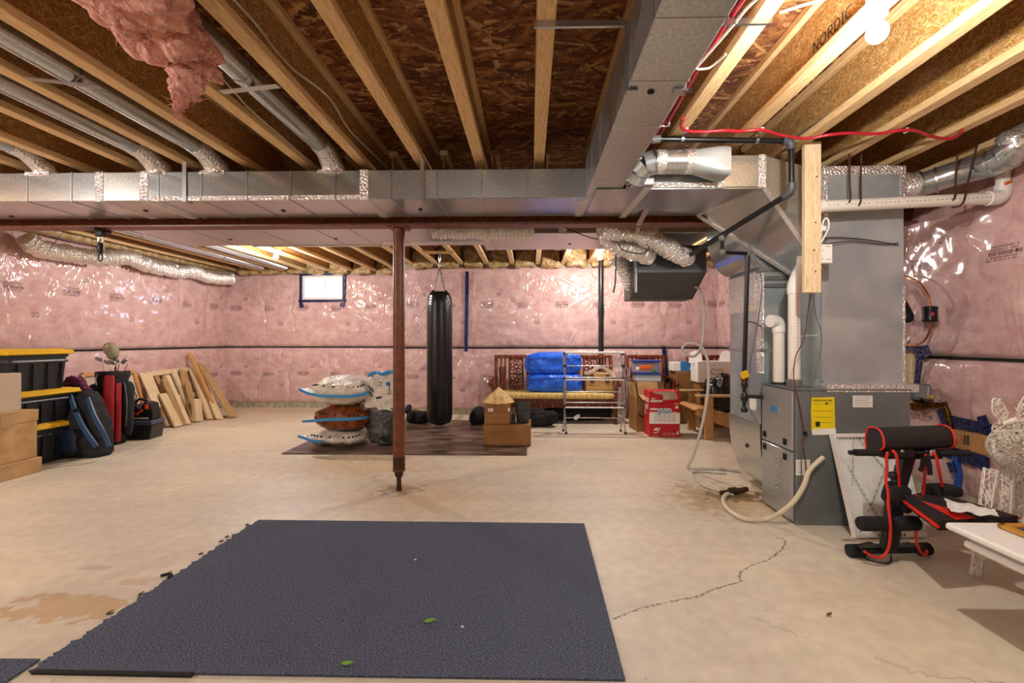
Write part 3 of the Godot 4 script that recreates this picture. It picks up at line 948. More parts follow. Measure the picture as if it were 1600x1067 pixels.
	part(el, "foil_tape", G.new().tube(PackedVector3Array([Vector3(ex0 + 0.01, ya, za), Vector3(ex0 + 0.06, ya, za)]), 0.0695, 28), M.foil_dull)
	var cone := G.new()
	var rr := []
	var xe: float = Vector3(1.171, 2.276, -2.87).x
	for i in 7:
		var k := i / 6.0
		var row := PackedVector3Array()
		for j in 29:
			var a := TAU * (j % 28) / 28
			var sq := maxf(absf(cos(a)), absf(sin(a)))
			row.append(Vector3(lerpf(ex1, xe, k), ya - 0.012 * k, za - 0.02 * k) + Vector3(0, sin(a), -cos(a)) * lerpf(0.068, 0.083 / sq, minf(1.0, k * 1.3)))
		rr.append(row)
	cone.patch(rr, true, true)
	part(el, "square_transition", cone, M.plenum)
	part(el, "boot", bx(G.new(), ex0 - 0.12, ex0 + 0.02, 2.144, 2.19, -2.87, -2.79, 0.006), M.galv)
	# return trunk behind the beam
	var r := thing("return_trunk_duct", "wide dull rectangular duct running behind the steel beam", "duct", Vector3(-1.0, 2.15, -4.2))
	part(r, "duct_section", bx(G.new(), -3.46, -0.42, y0, y1, -3.8, -4.53, 0.004), M.galv_dull)
	part(r, "duct_section", bx(G.new(), -0.42, 1.62, y0 - 0.004, y1, -4.05, -4.78, 0.004), M.galv_warm)
	for u in [-2.95, -2.35, -1.85, -1.55]:
		ring(r, "seam", u, 0.01, y0, y1, -3.8, -4.53, M.seam_metal, 0.004)
	for u in [-0.42, Vector3(0.29, 2.164, -4.4).x, 1.1]:
		ring(r, "foil_tape", u, 0.075, y0 - 0.004, y1, -4.05, -4.78, M.foil_dull, 0.004)
	part(r, "foil_tape", G.new().box(Vector3(-0.95, y0 - 0.003, -4.45), Vector3(1.0, 0.006, 0.15)), M.foil)
	part(r, "foil_tape", G.new().box(Vector3(-2.0, y0 + 0.003, -4.535), Vector3(1.6, 0.03, 0.01)), M.foil)
	for p in [Vector3(-2.831, 2.15, -4.24), Vector3(-1.821, 2.15, -4.235), Vector3(0.391, 2.145, -4.489)]:
		part(r, "plug", disk(Vector3(p.x, p.y - 0.003, p.z), Vector3.DOWN, 0.017), M.dark_hole)
	# return drop to the furnace
	var rd := thing("return_air_drop", "tall galvanised return air duct with rounded elbows standing behind the furnace", "duct", Vector3(1.8, 0, -3.7))
	var zf := -3.45
	var xl: float = Vector3(1.727, 1.06, -3.47).x
	var zb := -3.97
	part(rd, "duct_section", bx(G.new(), xl, xl + 0.42, 0.55, 1.74, zf, zb, 0.004), M.plenum)
	var arc := PackedVector2Array([Vector2(xl + 0.42, 2.16), Vector2(xl - 0.2, 2.16)])
	for i in 11:
		var a := PI + i / 10.0 * PI / 2
		arc.append(Vector2(xl - 0.2 + 0.2 + 0.2 * cos(a), 2.12 + 0.38 * sin(a)))
	arc.append(Vector2(xl + 0.42, 1.74))
	part(rd, "top_elbow", G.new().prism(arc, Transform3D(Basis(), Vector3(0, 0, zb)), zf - zb), M.galv)
	var arc2 := PackedVector2Array([Vector2(xl + 0.3, 0.56), Vector2(xl - 0.005, 0.56)])
	for i in 11:
		var a := PI + i / 10.0 * PI / 2
		arc2.append(Vector2(xl + 0.2 + 0.205 * cos(a), 0.5 + 0.48 * sin(a)))
	arc2.append(Vector2(xl + 0.3, 0.02))
	part(rd, "bottom_elbow", G.new().prism(arc2, Transform3D(Basis(), Vector3(0, 0, zb)), zf - zb), M.galv_warm)
	for y in [0.56, 1.12, 1.72]:
		part(rd, "seam", bx(G.new(), xl - 0.006, xl + 0.426, y - 0.012, y + 0.012, zf + 0.006, zb - 0.006), M.seam_metal)
	part(rd, "foil_tape", bx(G.new(), xl - 0.008, xl + 0.2, 1.42, 1.72, zf - 0.06, zb - 0.004), M.foil)
	part(rd, "foil_tape", bx(G.new(), xl - 0.005, xl + 0.025, 0.95, 1.7, zf + 0.005, zf - 0.05), M.foil)
	for i in 2:
		var y := 1.66 - i * 0.055
		part(rd, "standing_seam", bx(G.new(), xl + 0.02, xl + 0.4, y - 0.014, y + 0.014, zf + 0.016, zf, 0.005), M.seam_metal)
	part(rd, "plug", disk(Vector3(xl - 0.004, 0.36, -3.66), Vector3.LEFT, 0.018), M.dark_hole)
	part(rd, "label", bx(G.new(), xl - 0.008, xl - 0.003, 0.66, 0.77, -3.5, -3.6), M.label_white)
	# round pipes lying in the joist bays, each ending in a boot on the trunk
	var bays := [[-1.352, "bright round galvanised pipe in the bay right of the hanging insulation"], [-2.164, "bright round galvanised pipe in the bay beneath the hanging insulation"], [-2.57, "round galvanised pipe in the second bay left of the hanging insulation"], [-3.382, "dark round pipe in the leftmost bay seen above the trunk duct"]]
	for i in 4:
		var x: float = bays[i][0]
		var ry := 0.058 if i < 3 else 0.045
		var yy := 2.462
		var p := thing("round_branch_pipe", bays[i][1], "duct", Vector3(x, yy, -2.0))
		part(p, "pipe", G.new().tube(PackedVector3Array([Vector3(x, yy, 2.6), Vector3(x, yy, -2.93)]), ry, 20), M.galv if i < 3 else M.seam_metal)
		for z in [-0.9, -2.1]:
			part(p, "joint", G.new().tube(PackedVector3Array([Vector3(x, yy, z + 0.012), Vector3(x, yy, z - 0.012)]), ry + 0.004, 20), M.seam_metal)
		part(p, "boot", G.new().tube(PackedVector3Array([Vector3(x, yy, -2.88), Vector3(x, yy - 0.01, -2.97), Vector3(x, yy - 0.045, -3.04), Vector3(x, 2.39, -3.09), Vector3(x, 2.346, -3.1)]), [ry + 0.003, ry + 0.005, ry + 0.008, ry + 0.016, ry + 0.03], 20), M.foil)
		part(p, "collar", bx(G.new(), x - 0.085, x + 0.085, 2.33, 2.352, -3.045, -3.2), M.foil)
	# pipes in the bays behind the beam
	for i in 2:
		var x := -4.14 - i * 0.406
		var p := thing("round_branch_pipe", ["round pale duct pipe left of the small window, nearer the window", "round pale duct pipe left of the small window, farther from the window"][i], "duct", Vector3(x, 2.462, -6.0))
		part(p, "pipe", G.new().tube(PackedVector3Array([Vector3(x, 2.45, -3.8), Vector3(x, 2.44, -7.6)]), 0.058, 18), M.galv)
		for z in [-5.2, -6.6]:
			part(p, "joint", G.new().tube(PackedVector3Array([Vector3(x, 2.445, z + 0.012), Vector3(x, 2.445, z - 0.012)]), 0.063, 18), M.seam_metal)
			part(p, "hanger_strap", bx(G.new(), x - 0.066, x + 0.066, 2.44, 2.711, z - 0.03, z - 0.027), M.steel)
	# flexible hoses
	var fx := thing("flexible_foil_duct", "long sagging ribbed foil hose along the top of the left wall", "duct", Vector3(-5.2, 2.1, -6.0))
	part(fx, "hose", flex(PackedVector3Array([Vector3(-5.22, 2.251, -4.583), Vector3(-5.22, 2.172, -4.718), Vector3(-5.22, 2.175, -5.018), Vector3(-5.2, 2.182, -5.339), Vector3(-5.2, 2.268, -5.773), Vector3(-5.2, 2.226, -6.017), Vector3(-5.22, 2.21, -6.597), Vector3(-5.22, 2.258, -6.983), Vector3(-5.2, 2.213, -7.311), Vector3(-5.2, 2.26, -7.821)]), 0.086, 0.05, 0.013, 3), M.foil)
	part(fx, "hanger_cord", G.new().tube(PackedVector3Array([Vector3(-5.1, 2.142, -4.703), Vector3(-5.1, 2.44, -4.9)]), 0.003, 5), M.cord_black)
	var f2 := thing("flexible_foil_duct", "short ribbed foil hose lying above the return duct behind the beam", "duct", Vector3(-0.2, 2.2, -3.93))
	part(f2, "hose", flex(PackedVector3Array([Vector3(-0.844, 2.144, -3.93), Vector3(-0.543, 2.148, -3.93), Vector3(-0.155, 2.146, -3.93), Vector3(0.039, 2.145, -3.93)]), 0.065, 0.034, 0.008, 5), M.foil_dull)
	# fresh air unit hung behind the beam
	var hv := thing("ventilation_unit", "dark grey air exchanger box hung below the ceiling with two foil hoses", "ventilator", Vector3(1.36, 1.63, -4.7))
	var prof := PackedVector2Array([Vector2(4.36, 2.1), Vector2(4.36, 1.842), Vector2(4.72, 1.62), Vector2(5.0, 1.62), Vector2(5.0, 2.1)])
	var hb := Basis(Vector3.FORWARD, Vector3.UP, Vector3.RIGHT)
	part(hv, "casing", G.new().prism(prof, Transform3D(hb, Vector3(1.03, 0, 0)), 0.645), M.grey_dark)
	part(hv, "cover_edge", bx(G.new(), 1.025, 1.68, 1.84, 1.87, -4.352, -4.37, 0.003), M.grey_paint)
	part(hv, "side_trim", bx(G.new(), 1.018, 1.03, 1.66, 2.02, -4.4, -4.46), M.silver_panel)
	part(hv, "rating_sticker", G.new().bar(Vector3(0.982, 1.665, -4.68), Vector3(1.125, 1.665, -4.68), 0.04, 0.003, Vector3(0, -0.5, 0.85)), M.silver_panel)
	for i in 2:
		var c: Vector3 = [Vector3(1.104, 2.007, -4.34), Vector3(1.465, 1.981, -4.34)][i]
		part(hv, "collar", G.new().tube(PackedVector3Array([c + Vector3(0, 0, 0.03), c]), 0.09, 24), M.foil_dull)
	var h1 := thing("flexible_foil_duct", "foil hose curving from the right port of the hung ventilator up to the beam", "duct", Vector3(1.2, 2.0, -4.1))
	part(h1, "hose", flex(PackedVector3Array([Vector3(1.458, 1.978, -4.32), Vector3(1.371, 1.98, -4.2), Vector3(1.214, 2.03, -4.1), Vector3(1.051, 2.093, -4.02), Vector3(0.863, 2.118, -3.93), Vector3(0.699, 2.121, -3.87), Vector3(0.59, 2.112, -3.83)]), 0.073, 0.042, 0.0115, 7, 24), M.foil)
	var h2 := thing("flexible_foil_duct", "foil hose curving from the left port of the hung ventilator past the bulb", "duct", Vector3(1.0, 2.0, -4.1))
	part(h2, "hose", flex(PackedVector3Array([Vector3(1.099, 1.991, -4.32), Vector3(1.044, 1.997, -4.22), Vector3(0.911, 2.013, -4.15), Vector3(0.807, 2.042, -4.12), Vector3(0.731, 2.081, -4.11), Vector3(0.672, 2.136, -4.1)]), 0.073, 0.042, 0.0115, 9, 24), M.foil)
	var h3 := thing("flexible_foil_duct", "grey insulated hose hanging behind the left end of the ventilator", "duct", Vector3(0.95, 1.9, -4.75))
	part(h3, "hose", flex(PackedVector3Array([Vector3(0.882, 2.075, -4.7), Vector3(0.951, 1.986, -4.72), Vector3(1.017, 1.871, -4.75), Vector3(1.088, 1.757, -4.8)]), 0.085, 0.034, 0.008, 11, 18), M.foil_dull)
	solo("air_vent_cord", "thin black cable looped under the two foil hoses", "cable", G.new().tube(spl(PackedVector3Array([Vector3(0.285, 2.164, -3.9), Vector3(0.534, 2.076, -3.93), Vector3(0.747, 2.058, -3.98), Vector3(0.802, 1.986, -3.98), Vector3(0.902, 1.957, -3.98), Vector3(0.99, 1.951, -3.98), Vector3(1.035, 2.007, -3.98), Vector3(0.968, 2.046, -3.98), Vector3(0.819, 2.047, -3.98)]), 6), 0.0045, 6), M.cord_black)
	solo("hanging_wire", "dark wire dangling left of the hung ventilator", "cable", G.new().tube(spl(PackedVector3Array([Vector3(0.825, 2.395, -4.4), Vector3(0.825, 2.038, -4.4), Vector3(0.825, 1.853, -4.4), Vector3(0.819, 1.73, -4.4), Vector3(0.801, 1.656, -4.4)]), 5), 0.009, 6), M.wire_grey)
	# insulated round duct at the right
	var iv := thing("insulated_round_duct", "shiny round pipe rising from the plenum to the right wall above the white pipe", "duct", Vector3(2.75, 2.25, -3.1))
	var pts := PackedVector3Array([Vector3(2.513, 2.247, -3.16), Vector3(2.616, 2.239, -3.1), Vector3(2.735, 2.27, -3), Vector3(2.8, 2.273, -2.88), Vector3(2.816, 2.281, -2.8)])
	part(iv, "pipe", G.new().tube(spl(pts, 5), 0.078, 24), M.galv)
	part(iv, "foil_end", G.new().tube(PackedVector3Array([Vector3(2.5, 2.247, -3.16), Vector3(2.557, 2.241, -3.13), Vector3(2.6, 2.243, -3.11)]), [0.1, 0.085, 0.081], 20), M.foil)
	part(iv, "elbow_gore", G.new().tube(spl(PackedVector3Array([Vector3(2.807, 2.278, -2.81), Vector3(2.82, 2.288, -2.76), Vector3(2.816, 2.317, -2.72), Vector3(2.831, 2.345, -2.7)]), 4), 0.082, 24), M.galv)
	for p in [[Vector3(2.605, 2.241, -3.106), Vector3(2.616, 2.243, -3.1)], [Vector3(2.668, 2.25, -3.058), Vector3(2.677, 2.251, -3.05)], [Vector3(2.809, 2.278, -2.85), Vector3(2.814, 2.278, -2.84)], [Vector3(2.82, 2.284, -2.76), Vector3(2.821, 2.288, -2.75)]]:
		part(iv, "rib", G.new().tube(PackedVector3Array([p[0], p[1]]), 0.085, 24), M.seam_metal)
	part(iv, "foil_end", flex(PackedVector3Array([Vector3(2.827, 2.335, -2.71), Vector3(2.846, 2.356, -2.7), Vector3(XR - 0.03, 2.4, -2.69)]), 0.09, 0.03, 0.006, 15), M.foil)


func furnace_corner() -> void:
	var x0 := 1.718
	var x1 := 2.452
	var z0 := -2.985
	var z1 := -3.39
	var f := thing("furnace", "grey upright gas furnace with yellow energy sticker and two pipes on top", "furnace", Vector3(2.08, 0, -3.18))
	part(f, "cabinet", bx(G.new(), x0 + 0.004, x1, 0.0, 0.875, z0, z1, 0.006), M.grey_paint)
	part(f, "top_cap", bx(G.new(), x0 - 0.004, x1 + 0.004, 0.872, 0.884, z0 + 0.005, z1 - 0.004, 0.002), M.grey_paint)
	var up := part(f, "upper_door", bx(G.new(), x0 - 0.014, x0 + 0.004, 0.475, 0.866, z0 - 0.012, z1 + 0.006, 0.006), M.silver_panel)
	part(f, "lower_door", bx(G.new(), x0 - 0.014, x0 + 0.004, 0.018, 0.465, z0 - 0.012, z1 + 0.006, 0.006), M.silver_panel)
	var lo: MeshInstance3D = f.get_node("lower_door")
	for p in [[0.52, -3.08], [0.52, -3.34]]:
		part(up, "latch", bx(G.new(), x0 - 0.02, x0 - 0.012, p[0] - 0.022, p[0] + 0.022, p[1] - 0.02, p[1] + 0.02, 0.003).box(Vector3(x0 - 0.022, p[0] - 0.004, p[1]), Vector3(0.008, 0.024, 0.016)), M.black)
	for p in [[0.42, -3.08], [0.43, -3.34]]:
		part(lo, "latch", bx(G.new(), x0 - 0.02, x0 - 0.012, p[0] - 0.022, p[0] + 0.022, p[1] - 0.02, p[1] + 0.02, 0.003).box(Vector3(x0 - 0.022, p[0] - 0.004, p[1]), Vector3(0.008, 0.024, 0.016)), M.black)
	part(up, "badge", bx(G.new(), x0 - 0.018, x0 - 0.013, 0.69, 0.75, -3.14, -3.27, 0.002), M.silver_panel, "blue and silver badge")
	part(up, "badge_print", bx(G.new(), x0 - 0.0195, x0 - 0.017, 0.7, 0.74, -3.17, -3.25, 0.001), M.ink_blue)
	for i in 9:  # pressed louvres in the lower door
		for k in 2:
			part(lo, "louvre", G.new().box(Vector3(x0 - 0.0155, 0.385 - i * 0.03, -3.19 + k * 0.05), Vector3(0.006, 0.016, 0.035), Basis(Vector3.RIGHT, 0.5 if k else -0.5), 0.002), M.silver_panel)
	# papers on the side
	var s := part(f, "energy_sticker", G.new().box(Vector3(1.892, 0.716, z0 + 0.002), Vector3(0.15, 0.225, 0.002), Basis(Vector3.BACK, 0.03)), mt("yellow", "f2d80e", 0.5), "yellow energy sticker")
	part(s, "white_strip", G.new().box(Vector3(1.899, 0.607, z0 + 0.0025), Vector3(0.15, 0.04, 0.002), Basis(Vector3.BACK, 0.03)), M.label_white)
	text(s, "lettering", "ENERGYGUIDE", Vector3(1.892, 0.808, z0 + 0.0035), Basis.IDENTITY, 0.0132, M.ink, "Droid Sans", 700)
	for y in [0.785, 0.74, 0.70, 0.665]:
		part(s, "rule", bx(G.new(), 1.825, 1.955, y, y + 0.0016, z0 + 0.0032, z0 + 0.004), M.ink)
	part(s, "arrow", G.new().prism(PackedVector2Array([Vector2(-0.012, 0), Vector2(0.012, 0), Vector2(0, -0.016)]), Transform3D(Basis(), Vector3(1.915, 0.795, z0 + 0.0033)), 0.0006), M.ink)
	part(s, "code_block", bx(G.new(), 1.845, 1.872, 0.64, 0.672, z0 + 0.0032, z0 + 0.004), M.ink)
	for t in [[2.145, 0.803, 0.125, 0.075], [1.765, 0.375, 0.09, 0.1]]:
		var lb := part(f, "paper_label", G.new().box(Vector3(t[0], t[1], z0 + 0.002), Vector3(t[2], t[3], 0.002)), M.label_white)
		for i in 6:
			part(lb, "print_line", bx(G.new(), t[0] - t[2] * 0.42, t[0] + t[2] * (0.42 - 0.06 * (i % 3)), t[1] + t[3] * (0.36 - i * 0.14), t[1] + t[3] * (0.39 - i * 0.14), z0 + 0.0031, z0 + 0.0036), M.wire_grey)
	part(f, "drain_socket", G.new().tube(PackedVector3Array([Vector3(1.876, 0.455, z0 - 0.01), Vector3(1.876, 0.45, z0 + 0.03)]), 0.016, 12), M.wire_grey)
	# plenum box above
	var p := thing("furnace_plenum", "tall blue grey sheet metal box standing on the furnace", "duct", Vector3(2.2, 0.885, -3.2))
	part(p, "casing", bx(G.new(), 1.938, 2.462, 0.93, 2.335, -3.05, -3.37, 0.005), M.plenum)
	part(p, "lower_flare", G.new().prism(PackedVector2Array([Vector2(1.925, 0.884), Vector2(2.49, 0.884), Vector2(2.462, 0.935), Vector2(1.938, 0.935)]), Transform3D(Basis(), Vector3(0, 0, -3.375)), 0.33), M.plenum)
	part(p, "foil_tape", bx(G.new(), 1.92, 2.5, 0.862, 0.912, -2.981, -3.05, 0.002), M.foil_dull)
	part(p, "foil_tape", bx(G.new(), 1.925, 1.96, 0.93, 2.33, -3.046, -3.056), M.plenum)
	part(p, "foil_tape", bx(G.new(), 2.452, 2.466, 0.93, 1.55, -3.045, -3.075), M.foil)
	part(p, "foil_tape", bx(G.new(), 1.93, 2.47, 2.29, 2.345, -3.045, -3.06), M.foil)
	part(p, "foil_tape", bx(G.new(), 1.93, 1.965, 2.0, 2.33, -3.043, -3.06), M.foil)
	part(p, "foil_tape", bx(G.new(), 2.435, 2.468, 2.12, 2.33, -3.043, -3.06), M.foil)
	# wooden hanger with a transformer box
	var w := thing("wood_post", "short pale two by four hanging from the joists before the plenum", "post", Vector3(1.86, 1.47, -2.85))
	var wa: Vector3 = Vector3(1.737, 2.382, -2.85)
	var wb: Vector3 = Vector3(1.739, 1.489, -2.85)
	part(w, "board", bx(G.new(), wa.x - 0.049, wa.x + 0.003, wb.y, 2.42, -2.83, -2.868, 0.004), M.wood_y)
	part(w, "board", bx(G.new(), wa.x + 0.004, wa.x + 0.052, wb.y, 2.42, -2.832, -2.868, 0.004), M.wood_y)
	for y in [1.62, 1.75, 1.92, 2.2]:
		part(w, "knot", disk(Vector3(wa.x + 0.02 - 0.03 * fmod(y * 10, 1.0), y, -2.8295), Vector3.BACK, 0.005), M.rust)
	var c := thing("control_box", "small white control box fixed beside the hanging wood post", "control box", Vector3(1.831, 1.672, -2.86))
	var cb: Vector3 = Vector3(1.827, 1.731, -2.86)
	part(c, "case", G.new().box(cb, Vector3(0.075, 0.118, 0.03), Basis.IDENTITY, 0.004), M.white)
	for t in [[0.01, 0.045, 0.03], [-0.02, 0.02, 0.008], [-0.02, -0.03, 0.008], [0.012, -0.035, 0.024]]:
		part(c, "print_mark", G.new().box(cb + Vector3(t[0], t[1], 0.0155), Vector3(t[2], 0.003, 0.001)), M.wire_grey)
	part(c, "cable_loop", G.new().tube(spl(PackedVector3Array([Vector3(1.796, 1.791, -2.86), Vector3(1.803, 1.858, -2.86), Vector3(1.815, 1.929, -2.86), Vector3(1.835, 1.953, -2.86), Vector3(1.85, 1.929, -2.86), Vector3(1.846, 1.886, -2.86), Vector3(1.823, 1.838, -2.86), Vector3(1.796, 1.791, -2.86)]), 6), 0.0055, 8), M.white)
	part(c, "plug", G.new().box(Vector3(1.822, 1.891, -2.865), Vector3(0.026, 0.03, 0.02), Basis.IDENTITY, 0.004), M.white)
	solo("thin_black_cable", "thin dark cable strung across the front of the plenum", "cable", G.new().tube(spl(PackedVector3Array([Vector3(1.896, 1.853, -3), Vector3(1.981, 1.872, -3.03), Vector3(2.146, 1.862, -3.03), Vector3(2.27, 1.845, -3.03), Vector3(2.417, 1.821, -3.04)]), 6), 0.0035, 6).tube(spl(PackedVector3Array([Vector3(1.896, 1.82, -3), Vector3(2.105, 1.846, -3.03), Vector3(2.311, 1.824, -3.03), Vector3(2.417, 1.838, -3.04)]), 6), 0.003, 6), M.cord_black)
	var cw := thing("control_wires", "thin brown control wires hanging down the furnace side from the wood post", "cable", Vector3(1.85, 0.9, -2.95))
	part(cw, "wire", G.new().tube(spl(PackedVector3Array([Vector3(1.741, 1.494, -2.86), Vector3(1.775, 1.368, -2.95), Vector3(1.757, 1.204, -2.96), Vector3(1.704, 1.089, -2.96), Vector3(1.687, 0.958, -2.95), Vector3(1.704, 0.896, -2.96), Vector3(1.74, 0.752, -2.965), Vector3(1.76, 0.604, -2.965), Vector3(1.748, 0.546, -2.965), Vector3(1.768, 0.443, -2.965), Vector3(1.776, 0.349, -2.965)]), 6), 0.0035, 6), M.wire_brown)
	part(cw, "wire", G.new().tube(spl(PackedVector3Array([Vector3(1.756, 1.493, -2.86), Vector3(1.83, 1.368, -2.96), Vector3(1.873, 1.245, -2.97), Vector3(1.865, 1.101, -2.97), Vector3(1.818, 0.999, -2.96), Vector3(1.806, 0.876, -2.96), Vector3(1.801, 0.752, -2.965), Vector3(1.793, 0.62, -2.965), Vector3(1.752, 0.546, -2.965), Vector3(1.744, 0.443, -2.965), Vector3(1.748, 0.25, -2.965)]), 6), 0.0035, 6), M.wire_grey)
	part(cw, "splice", G.new().box(Vector3(1.765, 0.6, -2.96), Vector3(0.022, 0.026, 0.012), Basis.IDENTITY, 0.003), M.black)


func elbow(a: Vector3, corner: Vector3, b: Vector3, r: float) -> PackedVector3Array:  # a rounded bend
	var out := PackedVector3Array()
	var p := corner + (a - corner).normalized() * r
	var q := corner + (b - corner).normalized() * r
	for i in 9:
		var t := i / 8.0
		out.append(p.lerp(corner, t).lerp(corner.lerp(q, t), t))
	return out


func pipes() -> void:
	# white plastic flue and intake
	var s := thing("white_vent_pipe", "tall white plastic flue pipe rising from the furnace behind the wood post", "pipe", Vector3(1.8, 0.884, -3.12))
	var a := Vector3(1.788, 0.884, -3.12)
	var b: Vector3 = Vector3(1.784, 1.542, -3.12)
	var c: Vector3 = Vector3(1.819, 1.656, -3.1)
	var e: Vector3 = Vector3(1.756, 2.058, -3)
	part(s, "pipe", G.new().tube(PackedVector3Array([a, Vector3(a.x, b.y, a.z)]), 0.038, 20), M.white_pvc)
	var wh := PackedVector3Array([Vector3(a.x, b.y - 0.03, a.z), Vector3(a.x, b.y + 0.02, a.z), Vector3(1.814, 1.633, -3.12), Vector3(1.848, 1.702, -3.12), Vector3(1.852, 1.767, -3.12)])
	part(s, "elbow", G.new().tube(spl(wh, 5), 0.044, 20), M.white)
	part(s, "pipe", G.new().tube(PackedVector3Array([Vector3(1.852, 1.745, -3.12), Vector3(1.848, 2.092, -3.12)]), 0.038, 20), M.white_pvc)
	part(s, "elbow", G.new().tube(spl(PackedVector3Array([Vector3(1.848, 1.983, -3.12), Vector3(1.848, 2.07, -3.12), Vector3(1.845, 2.11, -3.08), Vector3(1.818, 2.08, -2.98), Vector3(1.813, 2.046, -2.92)]), 5), 0.044, 20), M.white)
	part(s, "rubber_coupling", G.new().lathe([Vector2(0.046, 0.884), Vector2(0.05, 0.89), Vector2(0.046, 0.9), Vector2(0.05, 0.91), Vector2(0.046, 0.92), Vector2(0.049, 0.93), Vector2(0.04, 0.935)], 20, Transform3D(Basis(), Vector3(a.x, 0, a.z))), M.wire_grey)
	for i in 22:
		part(s, "print_mark", G.new().box(Vector3(a.x + 0.002, 1.15 + i * 0.02, a.z + 0.0382), Vector3(0.004, 0.011, 0.001)), M.wire_grey)
	part(s, "zip_tie", G.new().tube(PackedVector3Array([Vector3(a.x, 1.22, a.z), Vector3(a.x, 1.228, a.z)]), 0.04, 20).bar(Vector3(a.x + 0.03, 1.226, a.z + 0.03), Vector3(a.x + 0.13, 1.232, a.z + 0.04), 0.004, 0.003), M.white)
	var n := thing("white_intake_pipe", "short white plastic intake pipe with an open elbow on top of the furnace", "pipe", Vector3(1.75, 0.884, -3.29))
	var ia: Vector3 = Vector3(1.777, 0.885, -3.29)
	var it: Vector3 = Vector3(1.773, 1.264, -3.29)
	part(n, "pipe", G.new().tube(PackedVector3Array([Vector3(ia.x, 0.884, ia.z), Vector3(ia.x, it.y, ia.z)]), 0.038, 20), M.white_pvc)
	var ie := Vector3(ia.x, it.y + 0.07, ia.z)
	var ep := PackedVector3Array([Vector3(ia.x, it.y - 0.01, ia.z), Vector3(ia.x, it.y + 0.02, ia.z)])
	ep.append_array(elbow(Vector3(ia.x, it.y, ia.z), ie, ie + Vector3(-0.1, 0, 0.03), 0.05))
	ep.append(ie + Vector3(-0.075, 0, 0.022))
	part(n, "elbow", G.new().tube(ep, 0.044, 20), M.white)
	part(n, "grommet", G.new().lathe([Vector2(0.05, 0.884), Vector2(0.05, 0.894), Vector2(0.038, 0.9)], 20, Transform3D(Basis(), Vector3(ia.x, 0, ia.z))), M.black)
	var h := thing("white_vent_pipe", "long horizontal white plastic pipe slung before the plenum to the right wall", "pipe", Vector3(2.4, 2.0, -2.9))
	var h0: Vector3 = Vector3(1.801, 2.036, -2.9)
	var h1: Vector3 = Vector3(2.948, 2.085, -2.9)
	var h2: Vector3 = Vector3(2.94, 2.272, -2.9)
	part(h, "pipe", G.new().tube(PackedVector3Array([h0, h1 + (h0 - h1).normalized() * 0.06]), 0.036, 20), M.white_pvc)
	var hp := PackedVector3Array([h1 + (h0 - h1).normalized() * 0.1])
	hp.append_array(elbow(h0, h1, h2, 0.06))
	hp.append(h1 + (h2 - h1).normalized() * 0.08)
	part(h, "elbow", G.new().tube(hp, 0.044, 20), M.white)
	part(h, "coupling", G.new().tube(PackedVector3Array([h0, h0 + (h1 - h0) * 0.03]), 0.041, 20), M.white)
	var hq := PackedVector3Array([h1 + (h2 - h1).normalized() * 0.07])
	hq.append_array(elbow(h1, h2, Vector3(XR, h2.y + 0.03, h2.z), 0.06))
	hq.append(Vector3(XR - 0.02, h2.y + 0.03, h2.z))
	part(h, "pipe", G.new().tube(hq, 0.036, 20), M.white_pvc)
	for i in 40:
		if i % 7 != 3:
			var q := h0.lerp(h1, 0.05 + i * 0.023)
			part(h, "print_mark", G.new().box(q + Vector3(0, -0.002, 0.0362), Vector3(0.011, 0.004, 0.001)), M.wire_grey)
	part(h, "clip", G.new().box(h1.lerp(h2, 0.42) + Vector3(-0.01, 0, 0.038), Vector3(0.04, 0.02, 0.012), Basis(Vector3.BACK, 0.3), 0.003), mt("orange", "d8641c", 0.5))
	for t in [[Vector3(1.975, 2.352, -2.86), Vector3(1.979, 2.059, -2.86)], [Vector3(2.049, 2.351, -2.86), Vector3(2.041, 2.043, -2.86)], [Vector3(2.63, 2.346, -2.86), Vector3(2.611, 2.07, -2.86)], [Vector3(2.75, 2.404, -2.86), Vector3(2.661, 2.039, -2.86)]]:
		part(h, "hanger_strap", G.new().tube(spl(PackedVector3Array([t[0], t[0].lerp(t[1], 0.6), t[1], t[1] + Vector3(-0.02, -0.01, -0.05)]), 5), 0.0055, 6), M.rust_scale)
	# gas line
	var g := thing("gas_pipe", "black iron gas pipe with elbows running along the joists and down to the furnace valve", "pipe", Vector3(1.5, 1.0, -2.9))
	var p0: Vector3 = Vector3(0.752, 2.393, -2.72)
	var p1: Vector3 = Vector3(1.54, 2.371, -2.72)
	var p2: Vector3 = Vector3(1.544, 2.072, -2.72)
	var p3: Vector3 = Vector3(1.355, 1.943, -3.12)
	part(g, "pipe", G.new().tube(PackedVector3Array([p0, p1]), 0.0165, 14), M.black_pipe)
	part(g, "pipe", G.new().tube(PackedVector3Array([p1, p2]), 0.0165, 14), M.black_pipe)
	part(g, "pipe", G.new().tube(PackedVector3Array([p2, p3, p3 + (p3 - p2) * 0.8]), 0.018, 14), M.black_pipe)
	for q in [[p0, p1, p2], [p1, p2, p3]]:
		var pe := PackedVector3Array([q[1] + (q[0] - q[1]).normalized() * 0.05])
		pe.append_array(elbow(q[0], q[1], q[2], 0.035))
		pe.append(q[1] + (q[2] - q[1]).normalized() * 0.05)
		part(g, "elbow_fitting", G.new().tube(pe, 0.024, 16), M.grey_dark)
	part(g, "end_fitting", G.new().tube(PackedVector3Array([p0 + Vector3(-0.03, -0.005, 0), p0 + Vector3(0.02, 0, 0)]), 0.024, 14), M.wire_grey)
